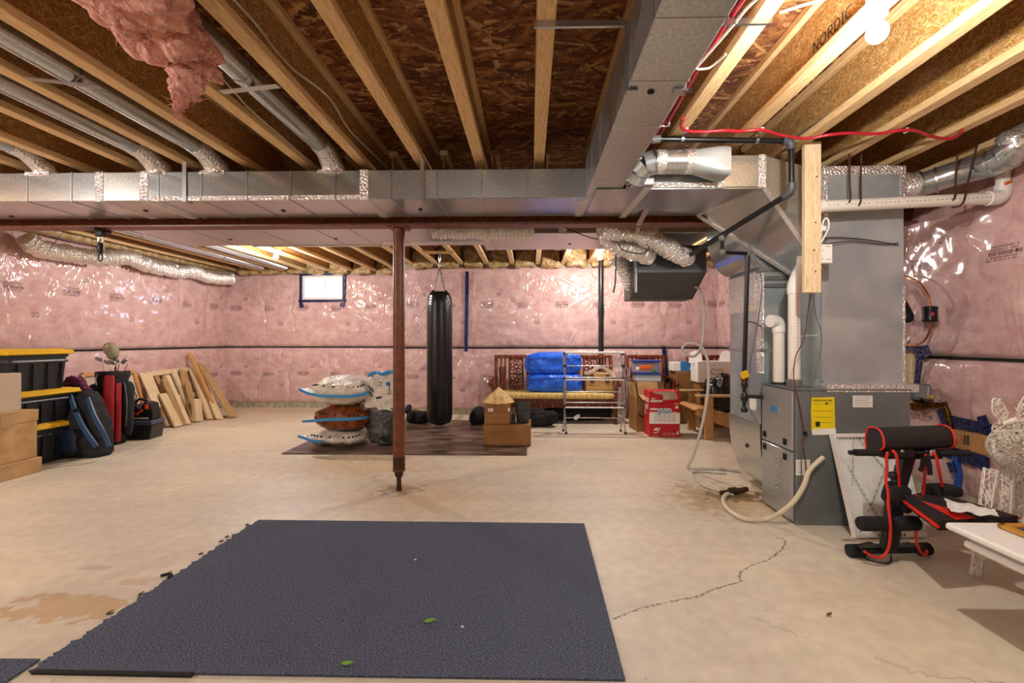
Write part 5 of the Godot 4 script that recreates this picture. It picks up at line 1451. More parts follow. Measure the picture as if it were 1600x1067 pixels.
func golf() -> void:
	var base := Vector3(-4.84, 0, -5.16)
	var t := thing("golf_bag", "red and black golf bag holding clubs, standing beside the travel bag", "golf bag", base)
	var tilt := Basis(Vector3.BACK, 0.03) * Basis(Vector3.RIGHT, -0.05) * Basis(Vector3.UP, 0.68)
	var xf := Transform3D(tilt, base)
	var red := mt("bag_red", "a31620", 0.5)
	part(t, "body", G.new().lathe([Vector2(0, 0.0), Vector2(0.125, 0.0), Vector2(0.132, 0.02), Vector2(0.13, 0.3), Vector2(0.135, 0.7), Vector2(0.15, 0.76), Vector2(0.152, 0.83), Vector2(0.14, 0.835), Vector2(0.135, 0.76), Vector2(0.0, 0.7)], 32, xf), M.black_fabric)
	for s in [[-0.02, 0.052, 0.02, 0.79, 0.14], [0.062, 0.026, 0.03, 0.7, 0.135]]:
		part(t, "red_panel", G.new().sup(xf * Vector3(s[0], (s[2] + s[3]) / 2, s[4]), Vector3(s[1], (s[3] - s[2]) / 2, 0.035), 0.25, 0.5, tilt, 24, 24), red, "red panel")
	part(t, "cuff", G.new().lathe([Vector2(0.148, 0.755), Vector2(0.158, 0.77), Vector2(0.158, 0.83), Vector2(0.15, 0.838)], 32, xf), M.black)
	part(t, "side_pocket", G.new().sup(xf * Vector3(-0.15, 0.42, 0.05), Vector3(0.06, 0.27, 0.085), 0.5, 0.6, tilt, 28, 20, noise(75, 5.0), 0.03), M.black_fabric)
	part(t, "side_pocket", G.new().sup(xf * Vector3(0.145, 0.4, 0.05), Vector3(0.05, 0.32, 0.085), 0.5, 0.6, tilt, 28, 20, noise(76, 5.0), 0.03), M.black_fabric)
	part(t, "piping", G.new().tube(spl(PackedVector3Array([xf * Vector3(0.11, 0.7, 0.12), xf * Vector3(0.135, 0.5, 0.138), xf * Vector3(0.13, 0.2, 0.138)]), 6), 0.006, 6), M.wire_grey)
	part(t, "grab_handle", G.new().tube(spl(PackedVector3Array([xf * Vector3(-0.12, 0.8, 0.1), xf * Vector3(-0.135, 0.74, 0.14), xf * Vector3(-0.125, 0.68, 0.14)]), 6), 0.008, 6), M.steel)
	var clubs := [[Vector3(-4.963, 0.978, -5.15), -0.05, 0.95], [Vector3(-4.758, 0.944, -5.1), 0.0, 0.95], [Vector3(-4.806, 0.961, -5.2), 0.03, 0.97], [Vector3(-4.707, 0.954, -5.2), 0.07, 0.96], [Vector3(-4.912, 0.939, -5.2), -0.02, 0.93]]
	for i in clubs.size():
		var c := thing("golf_club", ["iron golf club with its head hanging left of the bag's rim", "iron golf club in the middle of the golf bag, nearest head", "iron golf club just under the knitted head cover", "slim golf club at the right side of the bag", "iron golf club behind the leftmost iron in the bag"][i], "golf club", base + Vector3(clubs[i][1], 0.72, 0))
		var h: Vector3 = clubs[i][0]
		part(c, "shaft", G.new().tube(PackedVector3Array([xf * Vector3(clubs[i][1], 0.715, 0.0), h + Vector3(0.02, -0.03, 0)]), 0.005, 6), M.steel)
		var bl := G.new()
		bl.sup(h + Vector3(-0.02, 0.0, 0.0), Vector3(0.045, 0.022, 0.012), 0.6, 0.8, Basis(Vector3.BACK, -0.35 if i != 3 else 0.7), 20, 10)
		part(c, "club_head", bl, M.steel)
	var dr := thing("golf_driver", "golf driver with grey knitted head cover rising above the golf bag", "golf club", base + Vector3(0.02, 0.72, 0))
	part(dr, "shaft", G.new().tube(PackedVector3Array([xf * Vector3(0.03, 0.715, -0.02), Vector3(-4.81, 0.984, -5.18)]), 0.006, 6), M.steel)
	var hc: Vector3 = Vector3(-4.863, 1.074, -5.18)
	part(dr, "head_cover", G.new().sup(hc, Vector3(0.066, 0.1, 0.06), 0.75, 0.9, Basis(Vector3.BACK, 0.45), 26, 16, noise(77, 14.0), 0.012), mt("knit", "b8b29e", 0.95, 0.0, ntex(78, 0.08, ["a09c8c", "e4e0d0"], 128), Vector3.ONE * 6.0))
	part(dr, "emblem", G.new().sup(hc + Vector3(-0.01, 0.05, 0.05), Vector3(0.025, 0.018, 0.01), 0.9, 0.9, Basis(Vector3.BACK, 0.45), 14, 8), M.card_pale)
	var k := thing("backpack", "small black backpack with white tag between golf bag and tool box", "bag", Vector3(-4.93, 0, -5.42))
	part(k, "body", loft(lerp_secs([[Vector3(-4.93, 0, -5.42), 0.08, 0.08], [Vector3(-4.93, 0.05, -5.42), 0.09, 0.1], [Vector3(-4.92, 0.4, -5.42), 0.095, 0.09], [Vector3(-4.95, 0.66, -5.43), 0.08, 0.06], [Vector3(-4.96, 0.7, -5.43), 0.04, 0.03]], 7), 36, 0.75, noise(79, 5.0), 0.05), M.black_fabric)
	part(k, "tag", G.new().box(Vector3(-4.786, 0.48, -5.34), Vector3(0.028, 0.075, 0.004)), M.label_white)
	part(k, "cord", G.new().tube(spl(PackedVector3Array([Vector3(-4.719, 0.599, -5.3), Vector3(-4.655, 0.541, -5.28), Vector3(-4.671, 0.45, -5.28), Vector3(-4.657, 0.372, -5.3)]), 5), 0.006, 6), M.black)


func toolbox() -> void:
	var c := Vector3(-4.72, 0, -5.47)
	var t := thing("tool_box", "black plastic tool box with orange latch and bluish grey lid on the floor", "tool box", c, 0.12, "", true)
	var org_m := mt("tool_orange", "d4481c", 0.45)
	part(t, "tub", G.new().prism(PackedVector2Array([Vector2(-0.17, 0), Vector2(0.13, 0), Vector2(0.155, 0.17), Vector2(-0.18, 0.17)]), Transform3D(Basis(), Vector3(0, 0, -0.11)), 0.22), M.tote_black)
	part(t, "lid", G.new().box(Vector3(-0.01, 0.2, 0), Vector3(0.35, 0.05, 0.25), Basis.IDENTITY, 0.012), mt("lid_grey", "3f4c5c", 0.35), "bluish grey lid")
	part(t, "latch", G.new().box(Vector3(-0.09, 0.155, 0.118), Vector3(0.07, 0.055, 0.02), Basis.IDENTITY, 0.006), org_m, "orange latch")
	for i in 3:
		part(t, "rib", G.new().box(Vector3(0.02 + i * 0.045, 0.085, 0.112), Vector3(0.012, 0.15, 0.01)), M.black)
	var s := thing("power_tool", "orange and black power tool lying on top of the tool box", "tool", c + Vector3(-0.02, 0.226, 0), 0.12, "", true)
	part(s, "housing", G.new().prism(PackedVector2Array([Vector2(-0.16, 0.0), Vector2(0.14, 0.0), Vector2(0.16, 0.06), Vector2(0.13, 0.2), Vector2(0.06, 0.22), Vector2(0.02, 0.13), Vector2(-0.06, 0.19), Vector2(-0.15, 0.17), Vector2(-0.17, 0.06)]), Transform3D(Basis(), Vector3(0, 0, -0.07)), 0.14), M.black)
	for q in [[-0.12, 0.14, 0.09, 0.05, 0.5], [-0.06, 0.09, 0.12, 0.03, -0.4], [0.02, 0.11, 0.07, 0.03, 0.5], [0.09, 0.165, 0.05, 0.06, 0.0], [-0.13, 0.06, 0.06, 0.03, 0.0]]:
		part(s, "orange_cover", G.new().box(Vector3(q[0], q[1], 0.071), Vector3(q[2], q[3], 0.012), Basis(Vector3.BACK, q[4]), 0.005), org_m, "orange cover")
	for i in 6:
		part(s, "white_mark", G.new().box(Vector3(-0.04 + i * 0.028, 0.025, 0.0715), Vector3(0.018, 0.022, 0.003)), M.label_white)
	part(s, "side_handle", G.new().tube(spl(PackedVector3Array([Vector3(-0.1, 0.17, 0.0), Vector3(-0.04, 0.25, 0.0), Vector3(0.05, 0.22, 0.0)]), 6), 0.014, 8), M.black)


func plank(label: String, base: Vector3, tip: Vector3, w: float, t: float, m: Material, group := "loose boards leaning on the left wall") -> void:
	var up := (tip - base).cross(Vector3.BACK).normalized()  # broad side towards the room
	if up.x < 0: up = -up
	var o := solo("wood_plank", label, "plank", G.new().bar(Vector3.ZERO, Vector3(0, base.distance_to(tip), 0), w, t, Vector3.BACK, 0.003), m, group)
	var y := (tip - base).normalized()
	var x := y.cross(up).normalized()
	o.transform = Transform3D(Basis(x, y, x.cross(y)), base + x.cross(y) * (t / 2 + 0.001))


func lumber() -> void:
	var fr := thing("wood_pallet", "open wooden pallet frame leaning against the left wall behind the loose boards", "frame", Vector3(-4.95, 0, -6.4))
	var tl: Vector3 = Vector3(-5.33, 0.736, -6.231)
	var tr: Vector3 = Vector3(-5.33, 0.764, -7.088)
	var bl := Vector3(-4.94, 0.02, -6.13)
	var br := Vector3(-4.94, 0.02, tr.z + 0.1)
	for k in [0.0, 0.52, 1.0]:
		part(fr, "stile", G.new().bar(bl.lerp(br, k), tl.lerp(tr, k), 0.085, 0.035, Vector3(1, 0.3, 0), 0.003), M.wood_y)
	for k in [0.03, 0.46, 0.97]:
		part(fr, "rail", G.new().bar(bl.lerp(tl, k) + Vector3(-0.03, 0, 0), br.lerp(tr, k) + Vector3(-0.03, 0, 0), 0.07, 0.03, Vector3(1, 0.3, 0), 0.003), M.wood_y)
	for k in [0.2, 0.36, 0.7, 0.84]:
		part(fr, "slat", G.new().bar(bl.lerp(br, k) + Vector3(-0.05, 0, 0), bl.lerp(br, k).lerp(tl.lerp(tr, k), 0.93) + Vector3(-0.05, 0, 0), 0.075, 0.018, Vector3(1, 0.3, 0), 0.002), M.wood_orange if k == 0.7 else M.wood_grey)
	var pf := thing("framed_panel", "reddish brown wooden frame with pale panel behind the golf bag", "frame", Vector3(-5.1, 0, -5.8))
	var a: Vector3 = Vector3(-5.35, 0.78, -5.316)
	var b: Vector3 = Vector3(-5.35, 0.768, -6.028)
	var c := Vector3(-5.06, 0.02, -5.95)
	var d := Vector3(-5.06, 0.02, a.z + 0.1)
	part(pf, "rail", G.new().bar(a, b, 0.05, 0.04, Vector3(1, 0.3, 0), 0.004), M.wood_orange)
	part(pf, "stile", G.new().bar(c, b, 0.05, 0.04, Vector3(1, 0.3, 0), 0.004), M.wood_orange)
	part(pf, "stile", G.new().bar(d, a, 0.05, 0.04, Vector3(1, 0.3, 0), 0.004), M.wood_orange)
	part(pf, "panel", G.new().quad(d + Vector3(-0.01, 0, 0), c + Vector3(-0.01, 0, 0), b + Vector3(-0.01, 0, 0), a + Vector3(-0.01, 0, 0)), M.card_pale)
	var list := [
		["wide pale board leaning at the left wall between golf bag and pallet frame", Vector3(-5.0, 0.3, -5.98), Vector3(-5.33, 0.734, -6.137), 0.11, 0.02, M.wood_y],
		["broad pale board at the front of the leaning pile, nearest the tool box", Vector3(-4.861, 0, -6.166), Vector3(-5.1, 0.447, -6.184), 0.13, 0.03, M.wood_y],
		["grey weathered strip leaning between two pale boards", Vector3(-4.861, 0, -6.259), Vector3(-5.22, 0.636, -6.352), 0.07, 0.025, M.wood_grey],
		["narrow pale stud with grey strip along its left side", Vector3(-4.835, 0, -6.308), Vector3(-5.22, 0.677, -6.409), 0.07, 0.04, M.wood_y],
		["long grey plank before the pallet frame's middle stile", Vector3(-4.901, 0, -6.505), Vector3(-5.3, 0.743, -6.799), 0.09, 0.03, M.wood_grey],
		["medium grey board standing left of the short pale block", Vector3(-4.921, 0, -6.557), Vector3(-5.12, 0.56, -6.68), 0.1, 0.025, M.wood_grey],
		["short broad pale block at the foot of the leaning planks", Vector3(-4.893, 0, -6.557), Vector3(-4.95, 0.323, -6.596), 0.14, 0.06, M.wood_y],
		["stout pale stud leaning right of the short pale block", Vector3(-4.808, 0, -6.719), Vector3(-5.32, 0.738, -7.021), 0.1, 0.04, M.wood_y],
		["longest slim orange stud reaching highest on the wall", Vector3(-4.76, 0, -6.831), Vector3(-5.34, 0.98, -6.993), 0.06, 0.04, M.wood_orange],
		["wide weathered plank rightmost of the leaning boards", Vector3(-4.563, 0, -6.893), Vector3(-5.34, 0.807, -7.227), 0.14, 0.03, M.wood_grey],
		["pale board half hidden behind the widest weathered plank", Vector3(-4.655, 0, -6.723), Vector3(-5.25, 0.578, -7.134), 0.1, 0.03, M.wood_y]]
	for l in list:
		plank(l[0], l[1], l[2], l[3], l[4], l[5])
	solo("wood_offcut", "small wood offcut lying at the foot of the leaning boards", "plank", G.new().bar(Vector3(-4.78, 0.012, -6.72), Vector3(-4.72, 0.012, -6.95), 0.05, 0.02, Vector3.UP, 0.002), M.wood_orange)


func chain(a: Vector3, b: Vector3, n: int, r: float, w: float) -> G:  # n interlocked links from a to b
	var g := G.new()
	var y := (b - a).normalized()
	var s := y.cross(Vector3.RIGHT if absf(y.x) < 0.8 else Vector3.BACK).normalized()
	var s2 := y.cross(s)
	var step := a.distance_to(b) / n
	for i in n:
		var c := a.lerp(b, (i + 0.5) / n)
		var side := s if i % 2 else s2
		var pts := PackedVector3Array()
		for k in 9:
			var an := TAU * k / 8
			pts.append(c + y * cos(an) * step * 0.68 + side * sin(an) * w)
		g.tube(pts, r, 5, false)
	return g


func middle() -> void:
	solo("floor_mat", "large flat brown rubber mat under the punching bag", "mat", bx(G.new(), -2.605, -0.033, 0.0, 0.014, -4.715, -6.72, 0.004), mt("mat_brown", "7d6d62", 0.36, 0.0, ntex(80, 0.012, ["8a7a72", "c8b8a8", "ffffff"], 256), Vector3(0.5, 1, 1.2)))
	# vacuum storage bags
	var films := [mt("film_white", "e6e0d6", 0.18, 0.0, ntex(81, 0.02, ["e8e4dc", "ffffff"], 128), Vector3.ONE * 3.0, M.rim_wool.normal_texture, 0.9), mt("film_brown", "8c5228", 0.18, 0.0, ntex(82, 0.02, ["a06838", "e8b888", "ffffff"], 128), Vector3.ONE * 4.0, M.rim_wool.normal_texture, 0.9), mt("film_grey", "6d6c6c", 0.18, 0.0, ntex(83, 0.012, ["707070", "b0b0b0", "ffffff"], 128), Vector3.ONE * 3.0, M.rim_wool.normal_texture, 0.9)]
	var zip := mt("zip_blue", "2f8fd0", 0.3)
	var z := -5.2
	var bags := [[0.014, 0.165, -2.17, 0.31, 0, "flattest white vacuum storage bag at the bottom of the stack"], [0.17, 0.3, -2.12, 0.31, 1, "brown filled vacuum storage bag in the middle of the stack"], [0.465, 0.315, -2.13, 0.33, 0, "white filled vacuum storage bag on top of the stack"]]
	for i in 3:
		var b = bags[i]
		var t := thing("vacuum_bag", b[5], "storage bag", Vector3(b[2], b[0], z), 0.0, "vacuum storage bags stacked on the mat", true)
		var h: float = b[1]
		var w: float = b[3]
		part(t, "filled_bag", G.new().sup(Vector3(0, h / 2, 0), Vector3(w, h / 2 + 0.01, 0.27), 1.0, 0.55, Basis.IDENTITY, 64, 30, noise(84 + i, 5.0, 4), 0.04), films[b[4]])
		# flat film edge with blue slider round the front, running out to a tip at the left
		var edge := PackedVector3Array()
		var n := 26
		for k in n:
			var q := k / (n - 1.0)
			var an := lerpf(3.5, 5.95 if i else 4.6, q)
			var rad := 1.06 + 0.34 * pow(maxf(0.0, 1.0 - q * 3.2), 1.3)
			var sag: float = [-0.01, 0.02, -0.05][i] * sin(PI * q) + [0.03, -0.01, 0.03][i] * (1.0 - q)
			edge.append(Vector3(signf(cos(an)) * pow(absf(cos(an)), 0.55) * w * rad, h * 0.5 + sag + 0.04 * float(i == 1) * (q - 0.5), -signf(sin(an)) * pow(absf(sin(an)), 0.55) * 0.285 * minf(rad, 1.1)))
		var rows := [PackedVector3Array(), PackedVector3Array()]
		for p in edge:
			rows[0].append(p)
			rows[1].append(Vector3(p.x * 0.8, p.y + 0.012, p.z * 0.8))
		part(t, "film_edge", G.new().patch(rows, false, true), films[0])
		part(t, "blue_slider", strap_up(edge, 0.028, 0.012), zip, "blue slider strip")
		for k in 11:
			var an := lerpf(3.5, 5.9, (k + 0.5) / 11.0)
			var v := 0.42 + 0.08 * sin(k * 0.7)
			part(t, "printed_dot", G.new().sup(Vector3(signf(cos(an)) * pow(absf(cos(an)), 0.55) * w * cos(v) * 1.02, h / 2 + (h / 2 + 0.01) * sin(v), -signf(sin(an)) * pow(absf(sin(an)), 0.55) * 0.278 * cos(v)), Vector3(0.012, 0.011, 0.012), 0.9, 0.9, Basis.IDENTITY, 10, 6), M.ink)
		if i == 2:
			part(t, "valve", G.new().sup(Vector3(0.06, h * 0.84, 0.17), Vector3(0.03, 0.015, 0.03), 0.8, 0.9, Basis(Vector3.RIGHT, 0.6), 16, 8), M.ink_blue, "blue air valve")
	var u := thing("vacuum_bag", "tall upright vacuum storage bag, half grey and half white, right of the stack", "storage bag", Vector3(-1.68, 0.014, -5.16))
	part(u, "filled_bag", loft(lerp_secs([[Vector3(-1.63, 0.016, -5.16), 0.08, 0.06], [Vector3(-1.64, 0.04, -5.16), 0.15, 0.12], [Vector3(-1.66, 0.16, -5.16), 0.19, 0.16], [Vector3(-1.67, 0.44, -5.16), 0.185, 0.16]], 9), 44, 0.8, noise(88, 6.0, 4), 0.045), films[2], "dark grey filled half")
	part(u, "film_top", loft(lerp_secs([[Vector3(-1.67, 0.42, -5.16), 0.185, 0.15], [Vector3(-1.69, 0.6, -5.17), 0.18, 0.13], [Vector3(-1.69, 0.74, -5.18), 0.16, 0.06], [Vector3(-1.685, 0.81, -5.18), 0.15, 0.02]], 7), 40, 0.8, noise(89, 6.0, 4), 0.05), films[0])
	part(u, "blue_slider", G.new().tube(spl(PackedVector3Array([Vector3(-1.84, 0.79, -5.13), Vector3(-1.77, 0.83, -5.17), Vector3(-1.68, 0.815, -5.12), Vector3(-1.6, 0.835, -5.17), Vector3(-1.54, 0.82, -5.14)]), 6), 0.02, 8), zip, "blue slider strip")
	part(u, "valve", G.new().sup(Vector3(-1.6, 0.7, -5.09), Vector3(0.022, 0.028, 0.012), 0.8, 0.9, Basis.IDENTITY, 16, 8), M.ink_blue, "blue air valve")
	for q in [[-1.79, 0.66, 0.008, 0.07, 0.4], [-1.775, 0.6, 0.01, 0.06, 0.5], [-1.76, 0.64, 0.006, 0.05, 0.2], [-1.68, 0.72, 0.04, 0.005, 0.0], [-1.68, 0.69, 0.04, 0.005, 0.0], [-1.55, 0.6, 0.09, 0.005, 0.05], [-1.57, 0.66, 0.005, 0.13, 0.0], [-1.68, 0.56, 0.06, 0.02, 0.2], [-1.63, 0.36, 0.1, 0.005, 0.0], [-1.63, 0.33, 0.1, 0.005, 0.0], [-1.63, 0.3, 0.1, 0.005, 0.0], [-1.63, 0.27, 0.1, 0.005, 0.0]]:
		part(u, "print_mark", G.new().box(Vector3(q[0], q[1], -5.0 if q[1] < 0.5 else -5.035 - (q[1] - 0.6) * 0.4), Vector3(q[2], q[3], 0.012), Basis(Vector3.BACK, q[4])), M.ink)
	# punching bag
	var px := -1.235
	var pz := -6.2
	var k := thing("punching_bag", "tall black leather punching bag hanging on chains over the brown mat", "punching bag", Vector3(px, 0.055, pz))
	var xf := Transform3D(Basis(), Vector3(px, 0, pz))
	part(k, "bag", G.new().lathe([Vector2(0, 0.055), Vector2(0.1, 0.058), Vector2(0.145, 0.075), Vector2(0.168, 0.12), Vector2(0.175, 0.2), Vector2(0.174, 0.9), Vector2(0.173, 1.55), Vector2(0.17, 1.7), Vector2(0.158, 1.79), Vector2(0.12, 1.855), Vector2(0.05, 1.862), Vector2(0, 1.86)], 48, xf), M.black_leather)
	part(k, "base_disk", G.new().lathe([Vector2(0, 0.045), Vector2(0.07, 0.045), Vector2(0.07, 0.056), Vector2(0, 0.057)], 24, xf), M.black)
	var top := Vector3(px + 0.0, 2.2, pz)
	for q in 4:
		var an := TAU * q / 4 + 0.6
		var r := Vector3(cos(an), 0, sin(an))
		part(k, "hanger_strap", G.new().bar(Vector3(px, 1.66, pz) + r * 0.174, Vector3(px, 1.8, pz) + r * 0.157, 0.045, 0.006, r).bar(Vector3(px, 1.8, pz) + r * 0.157, Vector3(px, 1.872, pz) + r * 0.11, 0.045, 0.006, r), M.black_leather)
		for i in 4:
			part(k, "rivet", G.new().sup(Vector3(px, 1.665 + i * 0.035, pz) + r * (0.181 - 0.003 * i), Vector3.ONE * 0.0065, 0.9, 0.9, Basis.IDENTITY, 8, 6), M.steel)
		part(k, "chain", chain(Vector3(px, 1.87, pz) + r * 0.1, top, 12, 0.004, 0.009), M.steel)
	part(k, "swivel", G.new().lathe([Vector2(0.008, 2.19), Vector2(0.018, 2.21), Vector2(0.012, 2.24), Vector2(0.008, 2.27), Vector2(0.02, 2.3), Vector2(0.02, 2.34), Vector2(0.008, 2.39)], 12, xf), M.steel)
	part(k, "mount_board", bx(G.new(), px - 0.2, px + 0.2, 2.385, 2.41, pz - 0.05, pz + 0.05, 0.003), M.wood_x)
	# dark gear by the wall
	solo("boxing_gloves", "pair of black gloves lying on the mat behind the steel column", "gloves", G.new().sup(Vector3(-1.68, 0.1, -6.5), Vector3(0.09, 0.085, 0.13), 0.8, 0.8, Basis(Vector3.UP, 0.4), 26, 16, noise(91, 8.0), 0.03).sup(Vector3(-1.53, 0.1, -6.46), Vector3(0.1, 0.085, 0.1), 0.8, 0.8, Basis(Vector3.UP, -0.4), 26, 16, noise(92, 8.0), 0.03).sup(Vector3(-1.76, 0.2, -6.55), Vector3(0.045, 0.04, 0.09), 0.8, 0.8, Basis(Vector3.RIGHT, 0.5), 20, 12), M.black_matte)
	solo("folded_black_bag", "small crumpled black bag on the floor left of the two stacked cartons", "bag", G.new().sup(Vector3(-0.73, 0.12, -6.45), Vector3(0.12, 0.115, 0.14), 0.6, 0.7, Basis(Vector3.BACK, -0.2), 28, 18, noise(93, 7.0), 0.06), M.black_fabric)
	# cartons with hat and pots
	var c := carton("cardboard_box", "wide brown carton on the mat carrying a smaller carton and dark pots", Vector3(-0.255, 0.0145, -5.3), Vector3(0.535, 0.232, 0.4), 0.0, M.card_brown)
	part(c, "flap_gap", bx(G.new(), -0.26, 0.26, 0.2325, 0.234, -0.003, 0.003), M.dark_hole)
	c = carton("cardboard_box", "small square brown carton with white label under the conical hat", Vector3(-0.37, 0.2475, -5.27), Vector3(0.285, 0.225, 0.3), 0.0, M.card_brown)
	part(c, "packing_tape", bx(G.new(), -0.143, 0.143, 0.105, 0.109, 0.1495, 0.151), M.packing_tape)
	var lb := part(c, "label", bx(G.new(), -0.1, -0.045, 0.145, 0.18, 0.1495, 0.152), M.label_white)
	for i in 3:
		part(lb, "print_line", bx(G.new(), -0.09, -0.055, 0.152 + i * 0.009, 0.155 + i * 0.009, 0.1525, 0.1535), M.ink)
	part(c, "label", bx(G.new(), 0.125, 0.144, 0.15, 0.185, 0.1495, 0.152), M.label_white)
	var hat := thing("conical_hat", "pale woven conical straw hat lying on the small carton", "hat", Vector3(-0.36, 0.4735, -5.27), 0.0, "", true)
	var hr := []
	var cone := []
	for i in 15:
		var t := i / 14.0
		cone.append(Vector2(0.175 * (1 - t) + 0.003, 0.015 + 0.165 * pow(t, 0.92) + (0.0025 if i % 2 else 0.0)))
	part(hat, "crown", G.new().lathe(cone, 40), mt("straw", "f2dcb0", 0.7, 0.0, ntex(94, 0.03, ["c0a068", "f0dcb0", "ffffff"], 128), Vector3(3, 30, 3)))
	part(hat, "brim_edge", G.new().lathe([Vector2(0.165, 0.0), Vector2(0.18, 0.004), Vector2(0.178, 0.018), Vector2(0.165, 0.018)], 40), M.straw)
	for i in 4:
		var p := solo("plant_pot", ["lowest dark grey plastic pot in the nested stack", "second dark grey pot from the bottom of the nested stack", "third dark grey pot from the bottom of the nested stack", "topmost dark grey plastic pot in the nested stack"][i], "pot", G.new().lathe([Vector2(0, 0.0), Vector2(0.068, 0.0), Vector2(0.076, 0.11), Vector2(0.083, 0.112), Vector2(0.085, 0.14), Vector2(0.08, 0.14), Vector2(0.072, 0.02), Vector2(0, 0.012)], 28), mt("pot_grey", "3c3e42", 0.5), "nested dark pots on the wide carton")
		p.position = Vector3(-0.08, 0.248 + i * 0.032, -5.24)
	solo("black_holder", "small black plastic holder between the small carton and the pots", "container", bx(G.new(), -0.215, -0.17, 0.248, 0.35, -5.25, -5.15, 0.006), M.black)


func strap_up(p: PackedVector3Array, w: float, t: float) -> G:
	var g := G.new()
	for i in p.size() - 1:
		g.bar(p[i], p[i + 1] + (p[i + 1] - p[i]) * 0.08, t, w)
	return g


func ringtube(c: Vector3, r: float, tr: float, n := 12) -> PackedVector3Array:
	var p := PackedVector3Array()
	for i in n + 1:
		p.append(c + Vector3(cos(TAU * i / n) * r, sin(TAU * i / n) * r, 0))
	return p


func carved_seat(label: String, category: String, at: Vector3, bays: int, w: float, cushion: bool, turn := 0.0) -> Node3D:  # carved rosewood seat facing the camera; at is the middle of its back foot line
	var t := thing("carved_bench" if bays > 1 else "carved_chair", label, category, at, turn, "", true)
	var m: Material = M.rosewood
	var h := 0.97
	part(t, "top_rail", G.new().box(Vector3(0, h - 0.025, 0), Vector3(w, 0.05, 0.045), Basis.IDENTITY, 0.008), m)
	for s in [-1, 1]:
		part(t, "back_post", G.new().box(Vector3(s * (w / 2 - 0.025), h / 2 - 0.02, 0), Vector3(0.05, h - 0.04, 0.05), Basis.IDENTITY, 0.006), m)
		part(t, "leg", G.new().lathe([Vector2(0.0, 0.0), Vector2(0.026, 0.0), Vector2(0.02, 0.08), Vector2(0.03, 0.2), Vector2(0.026, 0.34), Vector2(0.03, 0.36)], 12, Transform3D(Basis(), Vector3(s * (w / 2 - 0.04), 0, 0.48))), m)
		part(t, "arm_rest", G.new().tube(spl(PackedVector3Array([Vector3(s * (w / 2 - 0.02), 0.66, 0.02), Vector3(s * (w / 2 - 0.01), 0.63, 0.25), Vector3(s * (w / 2 + 0.015), 0.62, 0.45), Vector3(s * (w / 2 + 0.02), 0.58, 0.53), Vector3(s * (w / 2 + 0.01), 0.55, 0.5)]), 6), 0.024, 10), m)
		part(t, "arm_support", G.new().bar(Vector3(s * (w / 2 - 0.03), 0.36, 0.46), Vector3(s * (w / 2), 0.62, 0.47), 0.035, 0.035, Vector3.BACK, 0.005), m)
	part(t, "seat_frame", G.new().box(Vector3(0, 0.335, 0.25), Vector3(w - 0.04, 0.06, 0.52), Basis.IDENTITY, 0.008), m)
	part(t, "apron", G.new().box(Vector3(0, 0.275, 0.49), Vector3(w - 0.14, 0.08, 0.022), Basis.IDENTITY, 0.006), m)
	part(t, "lower_rail", G.new().box(Vector3(0, 0.43, 0), Vector3(w - 0.08, 0.04, 0.035), Basis.IDENTITY, 0.005), m)
	var bw := (w - 0.1) / bays
	for b in bays:
		var cx := -w / 2 + 0.05 + bw * (b + 0.5)
		for s in [-1, 1]:
			for i in 2:
				part(t, "slat", G.new().box(Vector3(cx + s * (bw / 2 - 0.055 - i * 0.06), 0.69, 0), Vector3(0.026, 0.5, 0.02), Basis.IDENTITY, 0.003), m)
			part(t, "side_board", G.new().box(Vector3(cx + s * (bw / 2 - 0.075), 0.62, -0.004), Vector3(0.1, 0.34, 0.012)), m)
		var pw := minf(0.2, bw * 0.42)
		var pn := part(t, "carved_panel", G.new().box(Vector3(cx - pw / 2, 0.69, 0), Vector3(0.028, 0.5, 0.026), Basis.IDENTITY, 0.003).box(Vector3(cx + pw / 2, 0.69, 0), Vector3(0.028, 0.5, 0.026), Basis.IDENTITY, 0.003).box(Vector3(cx, 0.68, 0), Vector3(pw, 0.03, 0.024)).box(Vector3(cx, 0.91, 0), Vector3(pw, 0.05, 0.024)).box(Vector3(cx, 0.48, 0), Vector3(pw, 0.06, 0.024)), m)
		var g := G.new()
		for y in [0.58, 0.79]:
			g.tube(ringtube(Vector3(cx, y, 0), 0.028, 0.0), 0.011, 6, false)
			for q in 7:
				var a := TAU * q / 7
				g.tube(ringtube(Vector3(cx + cos(a) * 0.062, y + sin(a) * 0.066, 0), 0.027, 0.0, 8), 0.0095, 5, false)
		part(pn, "flower_carving", g, m)
	if cushion:
		part(t, "cushion", G.new().sup(Vector3(0, 0.4, 0.26), Vector3(w / 2 - 0.05, 0.045, 0.27), 0.35, 0.12, Basis.IDENTITY, 64, 14, noise(95, 6.0), 0.012), mt("cushion_gold", "f0e0b0", 0.6, 0.0, ntex(96, 0.05, ["c8b078", "e8d8a4", "fff4d0"], 128), Vector3.ONE * 4.0), "worn gold seat cushion")
	return t


